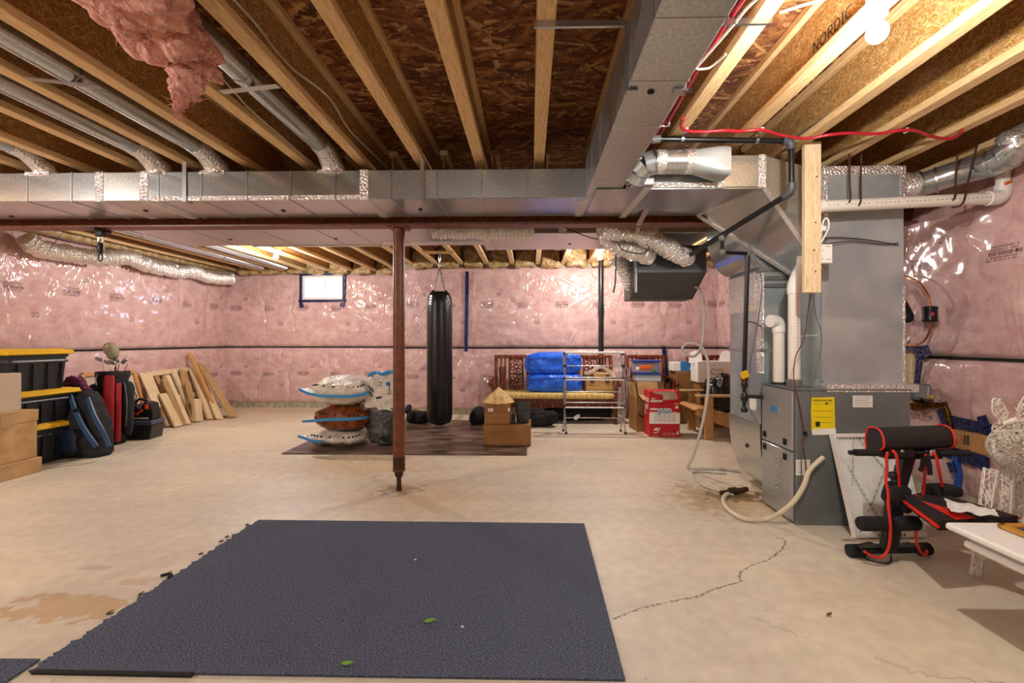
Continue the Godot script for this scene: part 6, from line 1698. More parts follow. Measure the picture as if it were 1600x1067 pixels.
func back_row() -> void:
	mt("rosewood", "8a4a28", 0.35, 0.0, ntex(97, 0.02, ["8a5a44", "d0a890", "ffffff"], 128), Vector3(6, 1, 6))
	carved_seat("long carved reddish wood bench with gold cushion against the back wall", "bench", Vector3(0.355, 0, -6.97), 3, 1.8, true)
	carved_seat("carved reddish wood chair right of the long bench, behind the clear bin", "chair", Vector3(1.76, 0, -6.99), 1, 0.6, false)
	carved_seat("dark carved wood chair in the right back corner behind the white box", "chair", Vector3(2.66, 0, -6.98), 1, 0.56, false)
	# blue zipped bags
	var blue := mt("bag_blue", "1a64ea", 0.28, 0.0, null, Vector3.ONE * 2.0, ntex(98, 0.012, [], 256, 8.0, 3), 0.9)
	for i in 2:
		var t := thing("blue_storage_bag", ["lower of the two shiny blue plastic bags on the bench", "upper of the two shiny blue plastic bags on the bench"][i], "storage bag", Vector3(0.345 + 0.02 * (1 - i), 0.445 + i * 0.262, -6.72), 0.0, "shiny blue plastic bags stacked on the bench", true)
		part(t, "body", G.new().sup(Vector3(0, 0.13 + 0.02 * i, 0), Vector3(0.405, 0.132 + 0.025 * i, 0.2), 0.4, 0.3, Basis.IDENTITY, 60, 26, noise(99 + i, 4.0, 4), 0.045), blue)
		part(t, "zip", G.new().tube(spl(PackedVector3Array([Vector3(-0.37, 0.2 + 0.03 * i, 0.195), Vector3(0, 0.215 + 0.03 * i, 0.207), Vector3(0.37, 0.2 + 0.03 * i, 0.195)]), 5), 0.006, 6), blue)
	# wicker hamper
	var w := thing("wicker_basket", "wicker picnic basket with leather straps and pale cloth on the bench", "basket", Vector3(1.0, 0.446, -6.68), 0.0, "", true)
	var wick := mt("wicker", "c4a068", 0.7)
	var g := G.new()
	for y in 13:
		var pts := PackedVector3Array()
		for k in 49:
			var u := k / 48.0
			var per := [Vector3(-0.19, 0, 0.13), Vector3(0.19, 0, 0.13), Vector3(0.19, 0, -0.13), Vector3(-0.19, 0, -0.13), Vector3(-0.19, 0, 0.13)]
			var q := mini(int(u * 4), 3)
			var p: Vector3 = per[q].lerp(per[q + 1], u * 4 - q)
			p += Vector3(signf(p.x) if absf(p.x) > 0.189 else 0.0, 0, signf(p.z) if absf(p.z) > 0.129 else 0.0) * (0.006 if (k + y) % 2 else -0.004)
			pts.append(p + Vector3(0, 0.012 + y * 0.0185, 0))
		g.tube(pts, 0.0105, 6, false)
	part(w, "woven_sides", g, wick)
	part(w, "lining", G.new().box(Vector3(0, 0.125, 0), Vector3(0.365, 0.24, 0.245)), wick)
	part(w, "lid", G.new().box(Vector3(0, 0.262, 0), Vector3(0.4, 0.03, 0.28), Basis.IDENTITY, 0.01), wick)
	for s in [-1, 1]:
		var st := part(w, "leather_strap", G.new().box(Vector3(s * 0.11, 0.215, 0.147), Vector3(0.05, 0.1, 0.012), Basis.IDENTITY, 0.004).sup(Vector3(s * 0.11, 0.18, 0.15), Vector3(0.032, 0.04, 0.012), 0.8, 0.9, Basis.IDENTITY, 14, 8), M.wire_brown)
		part(st, "buckle", G.new().tube(ringtube(Vector3(s * 0.11, 0.185, 0.162), 0.016, 0.0, 8), 0.004, 5, false), M.steel)
	part(w, "handle", G.new().tube(spl(PackedVector3Array([Vector3(-0.09, 0.27, 0.05), Vector3(-0.07, 0.33, 0.05), Vector3(0.0, 0.345, 0.05), Vector3(0.07, 0.33, 0.05), Vector3(0.09, 0.27, 0.05)]), 6), 0.011, 8), M.card_pale)
	solo("folded_cloth", "pale folded cloth strip thrown over the wicker basket's lid", "cloth", strap_up(spl(PackedVector3Array([Vector3(0.78, 0.72, -6.55), Vector3(0.87, 0.735, -6.56), Vector3(0.98, 0.8, -6.58), Vector3(1.06, 0.8, -6.58), Vector3(1.16, 0.735, -6.56), Vector3(1.2, 0.66, -6.52)]), 8), 0.035, 0.06), M.card_pale)
	# drying rack
	var r := thing("drying_rack", "folding silver metal drying rack standing before the bench", "drying rack", Vector3(0.83, 0, -5.9))
	var xa := 0.45
	var xb := 1.2
	for x in [xa, xb]:
		for s in [-1, 1]:
			part(r, "leg", G.new().tube(PackedVector3Array([Vector3(x + s * 0.012, 0.0, -5.9 + 0.09 * s), Vector3(x - s * 0.012, 0.52, -5.9 - 0.05 * s), Vector3(x + s * 0.012, 1.03, -5.9 + 0.09 * s)]), 0.0105, 8), M.steel)
			part(r, "rubber_foot", G.new().tube(PackedVector3Array([Vector3(x + s * 0.012, 0.0, -5.9 + 0.09 * s), Vector3(x + s * 0.0115, 0.03, -5.9 + 0.085 * s)]), 0.015, 8), M.black)
		for y in [0.34, 0.7, 0.865, 1.02]:
			part(r, "joint", G.new().box(Vector3(x, y, -5.86), Vector3(0.03, 0.035, 0.05), Basis.IDENTITY, 0.005), M.black)
			part(r, "joint", G.new().box(Vector3(x, y, -5.95), Vector3(0.03, 0.035, 0.04), Basis.IDENTITY, 0.005), M.black)
	for y in [[1.036, 0.016, 0.08], [0.868, 0.006, 0.05], [0.715, 0.008, 0.02], [0.69, 0.009, 0.08], [0.535, 0.007, 0.05], [0.393, 0.007, 0.02], [0.337, 0.01, 0.08], [0.205, 0.007, 0.07]]:
		part(r, "rail", G.new().tube(PackedVector3Array([Vector3(xa, y[0], -5.9 + y[2]), Vector3(xb, y[0], -5.9 + y[2])]), y[1] * 0.9, 8), M.white if y[1] > 0.008 else M.steel)
	for s in [-1, 1]:
		part(r, "brace", G.new().tube(PackedVector3Array([Vector3(xb + 0.01, 0.2, -5.86), Vector3(xb + 0.07, 0.6 + s * 0.2, -5.9), Vector3(xb + 0.02, 0.9, -5.95)]), 0.007, 6), M.steel)
	solo("rack_rag", "small white rag caught on the lowest rail of the drying rack", "cloth", G.new().sup(Vector3(0.6, 0.215, -5.83), Vector3(0.04, 0.022, 0.02), 0.7, 0.7, Basis(Vector3.BACK, 0.6), 16, 10, noise(110, 20.0), 0.02), M.white)
	solo("dark_bag", "dark soft bag lying on the floor under the bench behind the drying rack", "bag", G.new().sup(Vector3(0.72, 0.11, -6.85), Vector3(0.5, 0.11, 0.12), 0.6, 0.5, Basis.IDENTITY, 44, 16, noise(111, 5.0), 0.05), M.black_matte)
	solo("dark_bag", "crumpled black bag on the floor behind the dark plant pots", "bag", G.new().sup(Vector3(0.16, 0.11, -6.3), Vector3(0.2, 0.1, 0.1), 0.6, 0.6, Basis.IDENTITY, 34, 16, noise(112, 6.0), 0.08), M.black_matte)
	boxes_right()
	armchair()


func boxes_right() -> void:
	var c := carton("cardboard_box", "tall open brown carton between drying rack and red box", Vector3(1.53, 0, -6.15), Vector3(0.3, 0.45, 0.32), 0.1, M.card_brown, "", true)
	part(c, "flap", G.new().box(Vector3(-0.17, 0.54, 0.02), Vector3(0.006, 0.2, 0.3), Basis(Vector3.BACK, 0.2)), M.card)
	part(c, "flap", G.new().box(Vector3(0.02, 0.46, 0.24), Vector3(0.29, 0.006, 0.18), Basis(Vector3.RIGHT, 0.25)), M.card)
	part(c, "flap", G.new().box(Vector3(0.1, 0.53, -0.12), Vector3(0.28, 0.2, 0.006), Basis(Vector3.RIGHT, -0.3)), M.card)
	part(c, "carry_strap", G.new().tube(spl(PackedVector3Array([Vector3(-0.13, 0.24, 0.165), Vector3(-0.09, 0.2, 0.18), Vector3(-0.02, 0.2, 0.18), Vector3(0.02, 0.25, 0.165)]), 5), 0.01, 6), M.black)
	c = carton("cardboard_box", "brown carton on the carved chair seat holding up the two clear bins", Vector3(1.7, 0.366, -6.72), Vector3(0.45, 0.235, 0.32), 0.0, M.card_brown)
	part(c, "packing_tape", bx(G.new(), -0.03, 0.03, 0.05, 0.237, 0.158, 0.162), M.packing_tape)
	var clear := mt("clear_plastic", "c8d2da", 0.15)
	var bl := mt("bin_blue", "26409c", 0.4)
	for i in 2:
		var t := thing("clear_bin", ["lower clear plastic bin with blue lid and pale contents", "upper clear plastic bin with blue lid and orange contents"][i], "bin", Vector3(1.70 - i * 0.02, 0.602 + i * 0.125, -6.66), 0.0, "clear bins with blue lids stacked on a carton", true)
		var h := 0.1 if i == 0 else 0.16
		part(t, "tub", G.new().box(Vector3(0, h / 2, 0), Vector3(0.36, h, 0.24), Basis.IDENTITY, 0.012), mt("contents", "8a86a0", 0.2) if i else clear)
		part(t, "lid", G.new().box(Vector3(0, h + 0.01, 0), Vector3(0.39, 0.022, 0.27), Basis.IDENTITY, 0.006), bl, "blue lid")
		if i:
			part(t, "orange_toy", G.new().sup(Vector3(-0.02, 0.08, 0.112), Vector3(0.11, 0.035, 0.015), 0.6, 0.7, Basis(Vector3.BACK, 0.05), 20, 10), M.orange, "orange contents")
			part(t, "white_toy", G.new().sup(Vector3(-0.14, 0.06, 0.112), Vector3(0.03, 0.03, 0.014), 0.8, 0.8, Basis.IDENTITY, 14, 8), M.white)
			part(t, "white_toy", G.new().sup(Vector3(0.09, 0.03, 0.112), Vector3(0.05, 0.02, 0.014), 0.8, 0.8, Basis.IDENTITY, 14, 8), mt("toy_green", "4c7a3c", 0.5))
	# red printed carton
	var red := mt("card_red", "bd0f1d", 0.45)
	var t := carton("diaper_box", "bright red printed carton with the word plus standing on the floor", Vector3(1.662, 0, -5.79), Vector3(0.375, 0.565, 0.27), 0.0, red)
	var z := 0.1355
	org = Vector3.ZERO
	part(t, "white_band", bx(G.new(), -0.1875, 0.1875, 0.165, 0.3, z - 0.002, z + 0.001), M.label_white)
	for i in 4:
		for k in 5:
			part(t, "print_line", bx(G.new(), -0.13 + k * 0.055, -0.09 + k * 0.055 + 0.006 * (i % 2), 0.272 - i * 0.024, 0.277 - i * 0.024, z + 0.001, z + 0.002), M.wire_grey)
	part(t, "torn_patch", G.new().prism(PackedVector2Array([Vector2(-0.14, 0.566), Vector2(0.12, 0.566), Vector2(0.15, 0.53), Vector2(0.155, 0.47), Vector2(-0.02, 0.455), Vector2(-0.02, 0.52), Vector2(-0.13, 0.54)]), Transform3D(Basis(), Vector3(0, 0, z - 0.001)), 0.003), M.card_pale, "bare torn patch")
	text(t, "lettering", "plus", Vector3(0.0, 0.322, z + 0.0045), Basis.IDENTITY, 0.062, M.ink_blue, "Droid Sans", 700)
	part(t, "cloud_patch", G.new().sup(Vector3(0.0, 0.318, z), Vector3(0.088, 0.038, 0.004), 0.4, 0.7, Basis.IDENTITY, 24, 8), M.label_white)
	text(t, "lettering", "4", Vector3(0.155, 0.05, z + 0.002), Basis.IDENTITY, 0.05, M.label_white, "Droid Sans", 700)
	for q in [[-0.1, 0.445, 0.15, 0.026], [-0.14, 0.475, 0.05, 0.014], [-0.13, 0.345, 0.095, 0.02], [-0.14, 0.308, 0.09, 0.007], [0.115, 0.306, 0.08, 0.006], [0.145, 0.41, 0.05, 0.008], [0.15, 0.37, 0.036, 0.034], [-0.11, 0.055, 0.06, 0.01], [-0.1, 0.1, 0.03, 0.03], [-0.065, 0.105, 0.02, 0.02], [-0.12, 0.09, 0.02, 0.02], [-0.08, 0.08, 0.04, 0.012], [-0.11, 0.012, 0.1, 0.003]]:
		part(t, "print_patch", G.new().sup(Vector3(q[0], q[1], z), Vector3(q[2] / 2, q[3] / 2, 0.0015), 0.3, 0.3, Basis.IDENTITY, 16, 6), M.label_white)
	for x in [0.0, 0.055, 0.105]:
		part(t, "round_mark", G.new().tube(ringtube(Vector3(x, 0.035, z), 0.017, 0.0, 10), 0.0022, 4, false), M.label_white)
	for q in [[0.42, 0.2, 0.06], [0.33, 0.16, 0.06], [0.26, 0.06, 0.08]]:
		part(t, "print_patch", bx(G.new(), -0.189, -0.187, q[0], q[0] + q[2], -0.09, -0.09 + q[1]), M.card_pale)
	# cartons behind
	c = carton("cardboard_box", "tall brown carton left of the white carrier box, under a blue and white box", Vector3(2.235, 0, -6.72), Vector3(0.29, 0.75, 0.3), 0.0, M.card_brown)
	c = carton("small_box", "small box with white left half and blue right half", Vector3(2.2, 0.752, -6.68), Vector3(0.3, 0.13, 0.2), 0.0, M.label_white)
	part(c, "blue_half", bx(G.new(), -0.04, 0.152, -0.001, 0.132, -0.101, 0.102), M.ink_blue, "blue half")
	part(c, "print_mark", bx(G.new(), 0.09, 0.13, 0.02, 0.05, 0.102, 0.103), M.label_white)
	# white carton with round ears
	var e := thing("white_box", "white cardboard carrier box with two rounded upright end flaps", "box", Vector3(2.485, 0.622, -6.335), 0.0, "", true)
	part(e, "body", G.new().box(Vector3(0.0, 0.145, 0), Vector3(0.44, 0.285, 0.27), Basis.IDENTITY, 0.006), M.white)
	for s in [-1, 1]:
		var ear := PackedVector2Array([Vector2(-0.09, 0.0)])
		for i in 13:
			ear.append(Vector2(cos(PI - PI * i / 12) * 0.09, 0.07 + sin(PI * i / 12) * 0.1))
		ear.append(Vector2(0.09, 0.0))
		part(e, "end_flap", G.new().prism(ear, Transform3D(Basis(Vector3(0.8, 0, 0.6), Vector3.UP, Vector3(-0.6, 0, 0.8)), Vector3(s * 0.21, 0.26, 0.03)), 0.006), M.white)
	part(e, "handle_print", G.new().tube(spl(PackedVector3Array([Vector3(-0.05, 0.15, 0.137), Vector3(-0.02, 0.19, 0.137), Vector3(0.03, 0.17, 0.137), Vector3(0.1, 0.18, 0.137), Vector3(0.12, 0.13, 0.137), Vector3(0.05, 0.11, 0.137), Vector3(-0.03, 0.12, 0.137), Vector3(-0.05, 0.15, 0.137)]), 5), 0.0035, 5), M.wire_grey)
	part(e, "print_mark", bx(G.new(), -0.12, -0.04, 0.04, 0.05, 0.1355, 0.137), M.wire_grey)
	c = carton("cardboard_box", "brown carton behind the armchair, under the white carrier box", Vector3(2.5, 0, -6.335), Vector3(0.4, 0.62, 0.24), 0.0, M.card_brown)
	part(c, "packing_tape", bx(G.new(), -0.03, 0.03, 0.3, 0.621, 0.118, 0.122), M.packing_tape)


func armchair() -> void:
	var t := thing("wooden_armchair", "slatted pale wood garden armchair with flat arms holding a black bag", "chair", Vector3(2.45, 0, -5.82))
	var m: Material = M.wood_orange
	for z in [-5.52, -6.1]:
		var sg := -1.0 if z < -5.8 else 1.0
		part(t, "front_leg", bx(G.new(), 2.1, 2.2, 0.0, 0.515, z - 0.016, z + 0.016, 0.004), m)
		part(t, "arm_rest", bx(G.new(), 2.0, 2.72, 0.516, 0.54, z - 0.07, z + 0.07, 0.008), M.wood_grey)
		part(t, "arm_bracket", G.new().prism(PackedVector2Array([Vector2(2.12, 0.515), Vector2(2.18, 0.515), Vector2(2.15, 0.38)]), Transform3D(Basis(), Vector3(0, 0, z + sg * 0.016)), 0.025), m)
		part(t, "side_rail", G.new().prism(PackedVector2Array([Vector2(2.0, 0.3), Vector2(2.04, 0.38), Vector2(2.2, 0.37), Vector2(2.5, 0.25), Vector2(2.9, 0.12), Vector2(2.9, 0.0), Vector2(2.75, 0.03), Vector2(2.15, 0.22)]), Transform3D(Basis(), Vector3(0, 0, z - sg * 0.042 - 0.012)), 0.024), m)
	for i in 6:
		var k := i / 5.0
		part(t, "seat_slat", G.new().box(Vector3(2.01 + 0.085 * i, 0.365 + 0.025 * sin(minf(k * 5, 1.57)) - 0.10 * k, -5.81), Vector3(0.075, 0.02, 0.6), Basis(Vector3.BACK, 0.35 if i == 0 else -0.26), 0.005), m)
	for i in 5:
		var z := -6.05 + i * 0.12
		part(t, "back_slat", G.new().bar(Vector3(2.56, 0.24, z), Vector3(2.86 + 0.0, 0.86 + 0.06 * sin(PI * i / 4.0), z), 0.1, 0.018, Vector3(1, 0.4, 0), 0.004), m)
	part(t, "back_rail", G.new().bar(Vector3(2.7, 0.47, -6.14), Vector3(2.7, 0.47, -5.48), 0.06, 0.025, Vector3.UP, 0.004), m)
	solo("garbage_bag", "bulging shiny black plastic bag slumped in the wooden armchair", "bag", G.new().sup(Vector3(2.42, 0.5, -5.82), Vector3(0.2, 0.24, 0.2), 0.85, 0.85, Basis(Vector3.BACK, -0.25), 46, 30, noise(113, 5.0, 4), 0.11), mt("bin_bag", "0b0b0c", 0.28, 0.0, null, Vector3.ONE * 2.0, M.bag_blue.normal_texture, 1.0))


func right_side() -> void:
	# pleated filter leaning on the furnace
	var t := thing("pleated_filter", "large white pleated air filter leaning against the furnace behind the workout bench", "air filter", Vector3(2.17, 0, -2.82))
	var bl := Vector3(1.962, 0.004, -2.8)
	var br := Vector3(2.4, 0.004, -2.82)
	var tl := Vector3(1.925, 0.6, -2.955)
	var up := (tl - bl).normalized()
	var rt := (br - bl).normalized()
	up = (up - rt * up.dot(rt)).normalized()
	var nz := rt.cross(up)
	var tw := (tl - bl).dot(rt)
	var w := bl.distance_to(br)
	var h := (tl - bl).dot(up)
	var fb := Basis(rt, up, nz)
	var skew := rt * (tw / h)
	var o := bl
	var fm := mt("filter_white", "f4f4f0", 0.8)
	var fcol := mt("filter_card", "e4e2dc", 0.6)
	var th := 0.02
	for e in [[0.0, w, 0.0, 0.03], [0.0, w, h - 0.022, h], [0.0, 0.012, 0.03, h - 0.022], [w - 0.012, w, 0.03, h - 0.022]]:
		var pts: Array[Vector3] = []
		for q in [[e[0], e[2]], [e[1], e[2]], [e[1], e[3]], [e[0], e[3]]]:
			pts.append(o + rt * q[0] + (up + skew) * q[1])
		var g := G.new()
		g.quad(pts[0] + nz * th, pts[1] + nz * th, pts[2] + nz * th, pts[3] + nz * th)
		g.quad(pts[3] - nz * th, pts[2] - nz * th, pts[1] - nz * th, pts[0] - nz * th)
		for i in 4:
			var j := (i + 1) % 4
			g.quad(pts[i] - nz * th, pts[j] - nz * th, pts[j] + nz * th, pts[i] + nz * th)
		part(t, "frame_side", g, fcol)
	var pl := G.new()
	var n := 58
	var rows := [PackedVector3Array(), PackedVector3Array()]
	for i in n + 1:
		var s := 0.012 + (w - 0.024) * i / n
		for k in 2:
			rows[k].append(o + rt * s + (up + skew) * (0.02 + (h - 0.04) * k) + nz * (0.015 if i % 2 else -0.016))
	for i in n:
		pl.quad(rows[0][i], rows[0][i + 1], rows[1][i + 1], rows[1][i])
	part(t, "pleats", pl, fm)
	for q in [[0.05, 0.42, 0.19, 0.03], [0.16, 0.6, 0.4, 0.22], [0.03, 0.02, 0.4, 0.57], [0.05, 0.3, 0.12, 0.57], [0.26, 0.3, 0.4, 0.04], [0.12, 0.02, 0.36, 0.42]]:
		var a := o + rt * clampf(q[0], 0.03, w - 0.03) + (up + skew) * clampf(q[1], 0.03, h - 0.03) + nz * 0.0155
		var b := o + rt * clampf(q[2], 0.03, w - 0.03) + (up + skew) * clampf(q[3], 0.03, h - 0.03) + nz * 0.0155
		part(t, "support_strip", G.new().bar(a, b, 0.007, 0.002, nz), fcol)
		for k in 14:
			part(t, "strip_print", G.new().bar(a.lerp(b, k / 14.0) + nz * 0.0012, a.lerp(b, (k + 0.45) / 14.0) + nz * 0.0012, 0.003, 0.001, nz), M.ink)
	for k in 16:
		part(t, "strip_print", G.new().bar(o + rt * (0.03 + k * 0.022) + (up + skew) * (h - 0.033) + nz * 0.0205, o + rt * (0.043 + k * 0.022) + (up + skew) * (h - 0.033) + nz * 0.0205, 0.004, 0.001, nz), M.ink)
	for k in 9:
		if k != 4:
			part(t, "strip_print", G.new().bar(o + rt * (0.14 + k * 0.02) + (up + skew) * 0.006 + nz * 0.0205, o + rt * (0.14 + k * 0.02) + (up + skew) * 0.024 + nz * 0.0205, 0.008, 0.001, nz), M.wire_brown)
	workout_bench()
	deer()
	white_boards()
	meter()


func foam(a: Vector3, b: Vector3, r: float) -> G:
	var d := (b - a).normalized()
	return G.new().tube(PackedVector3Array([a, a + d * 0.003, a + d * 0.012, a + d * 0.03, b - d * 0.03, b - d * 0.012, b - d * 0.003, b]), [r * 0.6, r * 0.8, r * 0.95, r, r, r * 0.95, r * 0.8, r * 0.6], 18)


func workout_bench() -> void:
	var t := thing("workout_bench", "black and red folding workout bench with arm pad, handles and resistance bands", "exercise bench", Vector3(2.0, 0, -2.5))
	var k: Material = M.black
	var red := mt("band_red", "d8281c", 0.35)
	var pad := mt("pad_black", "1a1a1c", 0.6)
	# foot bar with wheels
	part(t, "foot_bar", G.new().bar(Vector3(1.8, 0.05, -2.542), Vector3(2.165, 0.05, -2.565), 0.06, 0.035, Vector3.UP, 0.006), k)
	for q in [[Vector3(1.763, 0.035, -2.558), Vector3(1.841, 0.035, -2.56)], [Vector3(2.166, 0.035, -2.582), Vector3(2.222, 0.035, -2.591)]]:
		part(t, "rubber_wheel", G.new().tube(PackedVector3Array([q[0], q[1]]), 0.034, 18), M.black_matte)
	for q in [[Vector3(1.885, 0.055, -2.611), Vector3(1.921, 0.055, -2.518)], [Vector3(2.002, 0.055, -2.535), Vector3(2.154, 0.055, -2.585)]]:
		part(t, "foot_plate", G.new().bar(q[0], q[1], 0.085, 0.008, Vector3.UP, 0.003), M.black_matte)
	# posts
	var a: Vector3 = Vector3(1.934, 0.064, -2.5)
	var b: Vector3 = Vector3(1.975, 0.368, -2.5)
	var c: Vector3 = Vector3(2.08, 0.652, -2.53)
	part(t, "lower_post", G.new().bar(a, b, 0.075, 0.05, Vector3.BACK, 0.006), k)
	part(t, "upper_post", G.new().bar(b + (b - c) * 0.1, c, 0.065, 0.05, Vector3.BACK, 0.006), k)
	part(t, "hinge_bracket", G.new().sup(b, Vector3(0.055, 0.06, 0.045), 0.5, 0.5, Basis(Vector3.BACK, -0.3), 20, 12).sup(b + Vector3(-0.03, 0.01, 0.03), Vector3(0.04, 0.045, 0.03), 0.6, 0.8, Basis.IDENTITY, 16, 10).sup(b + Vector3(0.03, -0.04, 0.03), Vector3(0.03, 0.05, 0.02), 0.6, 0.8, Basis.IDENTITY, 16, 10), M.black_matte)
	part(t, "adjusting_knob", G.new().sup(Vector3(1.934, 0.477, -2.47), Vector3(0.022, 0.02, 0.022), 0.7, 0.9, Basis.IDENTITY, 14, 10), k)
	# leg roller
	part(t, "roller_bar", G.new().tube(PackedVector3Array([Vector3(1.766, 0.219, -2.47), Vector3(2.065, 0.225, -2.47)]), 0.012, 10), k)
	part(t, "foam_roller", foam(Vector3(1.739, 0.227, -2.45), Vector3(1.885, 0.228, -2.45), 0.038), M.black_matte)
	part(t, "foam_roller", foam(Vector3(1.936, 0.225, -2.46), Vector3(2.06, 0.229, -2.46), 0.038), M.black_matte)
	# arm pad
	var p0: Vector3 = Vector3(1.837, 0.664, -2.47)
	var p1: Vector3 = Vector3(2.223, 0.675, -2.49)
	var d := (p1 - p0).normalized()
	var rows := []
	var prof := [Vector2(-0.06, -0.075), Vector2(-0.066, 0.0), Vector2(-0.05, 0.05), Vector2(-0.015, 0.066), Vector2(0.03, 0.06), Vector2(0.055, 0.03), Vector2(0.06, -0.02), Vector2(0.03, -0.045), Vector2(-0.02, -0.06), Vector2(-0.06, -0.075)]
	for s in [0.0, 0.02, 0.98, 1.0]:
		var row := PackedVector3Array()
		for q in prof:
			var sh := 0.9 if s == 0.0 or s == 1.0 else 1.0
			row.append(p0.lerp(p1, s) + Vector3(0, q.y * sh, q.x * sh))
		rows.append(row)
	var g := G.new().patch(rows, true, true)
	g.fan(rows[0], p0, false)
	g.fan(rows[3], p1, true)
	part(t, "arm_pad", g, pad)
	for s in [0.01, 0.99]:
		var e := PackedVector3Array()
		for q in prof:
			e.append(p0.lerp(p1, s) + Vector3(0, q.y, q.x) * 1.02)
		part(t, "red_piping", G.new().tube(spl(e, 4), 0.005, 6), red, "red piping")
	part(t, "pad_plate", G.new().box((p0 + p1) / 2 + Vector3(0, -0.085, 0.0), Vector3(0.3, 0.03, 0.06), Basis.IDENTITY, 0.004), k)
	for x in [-0.08, 0.08]:
		part(t, "bolt", G.new().sup((p0 + p1) / 2 + Vector3(x, -0.052, 0.048), Vector3(0.012, 0.01, 0.012), 0.8, 0.9, Basis.IDENTITY, 10, 6), M.steel)
	# handle bar
	var h0: Vector3 = Vector3(1.685, 0.606, -2.44)
	var h1: Vector3 = Vector3(2.319, 0.601, -2.46)
	part(t, "handle_bar", G.new().tube(PackedVector3Array([h0, h0.lerp(h1, 0.08), h0.lerp(h1, 0.081), h1]), [0.012, 0.012, 0.014, 0.014], 10), k)
	part(t, "foam_grip", G.new().tube(PackedVector3Array([h0.lerp(h1, 0.05), h0.lerp(h1, 0.28)]), 0.0185, 12), M.black_matte)
	part(t, "foam_grip", G.new().tube(PackedVector3Array([h0.lerp(h1, 0.74), h1]), 0.0185, 12), M.black_matte)
	part(t, "clamp_block", G.new().box(h0.lerp(h1, 0.42) + Vector3(0, 0, -0.01), Vector3(0.14, 0.05, 0.05), Basis.IDENTITY, 0.006).box(h0.lerp(h1, 0.66), Vector3(0.06, 0.04, 0.05), Basis.IDENTITY, 0.006), k)
	part(t, "band_hook", G.new().box(h0.lerp(h1, 0.64) + Vector3(0, 0.005, 0.03), Vector3(0.014, 0.03, 0.014), Basis.IDENTITY, 0.003), M.steel)
	part(t, "spare_strap", strap(PackedVector3Array([Vector3(2.052, 0.586, -2.42), Vector3(2.046, 0.542, -2.42), Vector3(2.033, 0.516, -2.42)]), 0.022, 0.008), M.black_matte)
	part(t, "spare_strap", strap(PackedVector3Array([Vector3(2.06, 0.598, -2.41), Vector3(2.073, 0.549, -2.41), Vector3(2.076, 0.499, -2.41)]), 0.022, 0.008), M.black_matte)
	# resistance bands
	var bands := [
		[Vector3(1.861, 0.617, -2.41), Vector3(1.854, 0.584, -2.41), Vector3(1.865, 0.518, -2.42), Vector3(1.859, 0.468, -2.42), Vector3(1.872, 0.401, -2.42), Vector3(1.872, 0.334, -2.42), Vector3(1.874, 0.254, -2.41), Vector3(1.882, 0.167, -2.42), Vector3(1.884, 0.091, -2.44), Vector3(1.848, 0.053, -2.44), Vector3(1.809, 0.058, -2.45), Vector3(1.776, 0.077, -2.46)],
		[Vector3(1.884, 0.627, -2.41), Vector3(1.896, 0.603, -2.4), Vector3(1.913, 0.538, -2.41), Vector3(1.952, 0.459, -2.45), Vector3(1.968, 0.402, -2.47)],
		[Vector3(2.095, 0.616, -2.42), Vector3(2.109, 0.589, -2.41), Vector3(2.134, 0.51, -2.42), Vector3(2.174, 0.427, -2.45)],
		[Vector3(2.071, 0.6, -2.43), Vector3(2.084, 0.494, -2.45), Vector3(2.095, 0.403, -2.47), Vector3(2.09, 0.297, -2.48), Vector3(2.07, 0.228, -2.48), Vector3(2.063, 0.149, -2.48), Vector3(2.088, 0.077, -2.49), Vector3(2.127, 0.041, -2.5), Vector3(2.154, 0.057, -2.52)]]
	for q in bands:
		part(t, "resistance_band", G.new().tube(spl(PackedVector3Array(q), 6), 0.0068, 8), red, "red resistance band")
	part(t, "black_cord", G.new().tube(spl(PackedVector3Array([Vector3(1.84, 0.01, -2.568), Vector3(1.838, 0.006, -2.517), Vector3(1.876, 0.006, -2.482), Vector3(1.937, 0.006, -2.491), Vector3(1.988, 0.012, -2.552)]), 6), 0.004, 6), M.cord_black)
	# seat pad, running towards the camera
	var s0: Vector3 = Vector3(1.969, 0.375, -2.439)
	var s1: Vector3 = Vector3(1.882, 0.365, -2.141)
	var s2: Vector3 = Vector3(2.19, 0.375, -2.546)
	var s3: Vector3 = Vector3(2.313, 0.365, -2.211)
	for i in 2:
		var q := [s0.lerp(s2, 0.0 if i == 0 else 0.36), s0.lerp(s2, 0.30 if i == 0 else 1.0), s1.lerp(s3, 0.0 if i == 0 else 0.42), s1.lerp(s3, 0.38 if i == 0 else 1.0)]
		var dn := Vector3(0, -0.045, 0)
		g = G.new().quad(q[0], q[2], q[3], q[1]).quad(q[0] + dn, q[2] + dn, q[2], q[0]).quad(q[2] + dn, q[3] + dn, q[3], q[2]).quad(q[3] + dn, q[1] + dn, q[1], q[3]).quad(q[1] + dn, q[0] + dn, q[0], q[1]).quad(q[1] + dn, q[3] + dn, q[2] + dn, q[0] + dn)
		part(t, "seat_pad", g, pad)
	var lift := Vector3(0, 0.002, 0)
	part(t, "red_stripe", G.new().quad(s0.lerp(s2, 0.2) + lift, s1.lerp(s3, 0.22) + lift, s1.lerp(s3, 0.48) + lift, s0.lerp(s2, 0.36) + lift), red, "red stripe across the pad")
	part(t, "red_piping", G.new().tube(PackedVector3Array([s0 + Vector3(0, -0.025, 0), s1 + Vector3(-0.003, -0.025, 0)]), 0.009, 6), red, "red piping")
	part(t, "red_piping", G.new().tube(PackedVector3Array([s2 + Vector3(0.01, -0.01, 0), s3 + Vector3(0.01, -0.01, 0)]), 0.008, 6), red, "red piping")
	part(t, "seat_cover", G.new().sup(Vector3(2.236, 0.384, -2.52), Vector3(0.09, 0.03, 0.05), 0.5, 0.6, Basis.IDENTITY, 24, 12), M.black_matte)
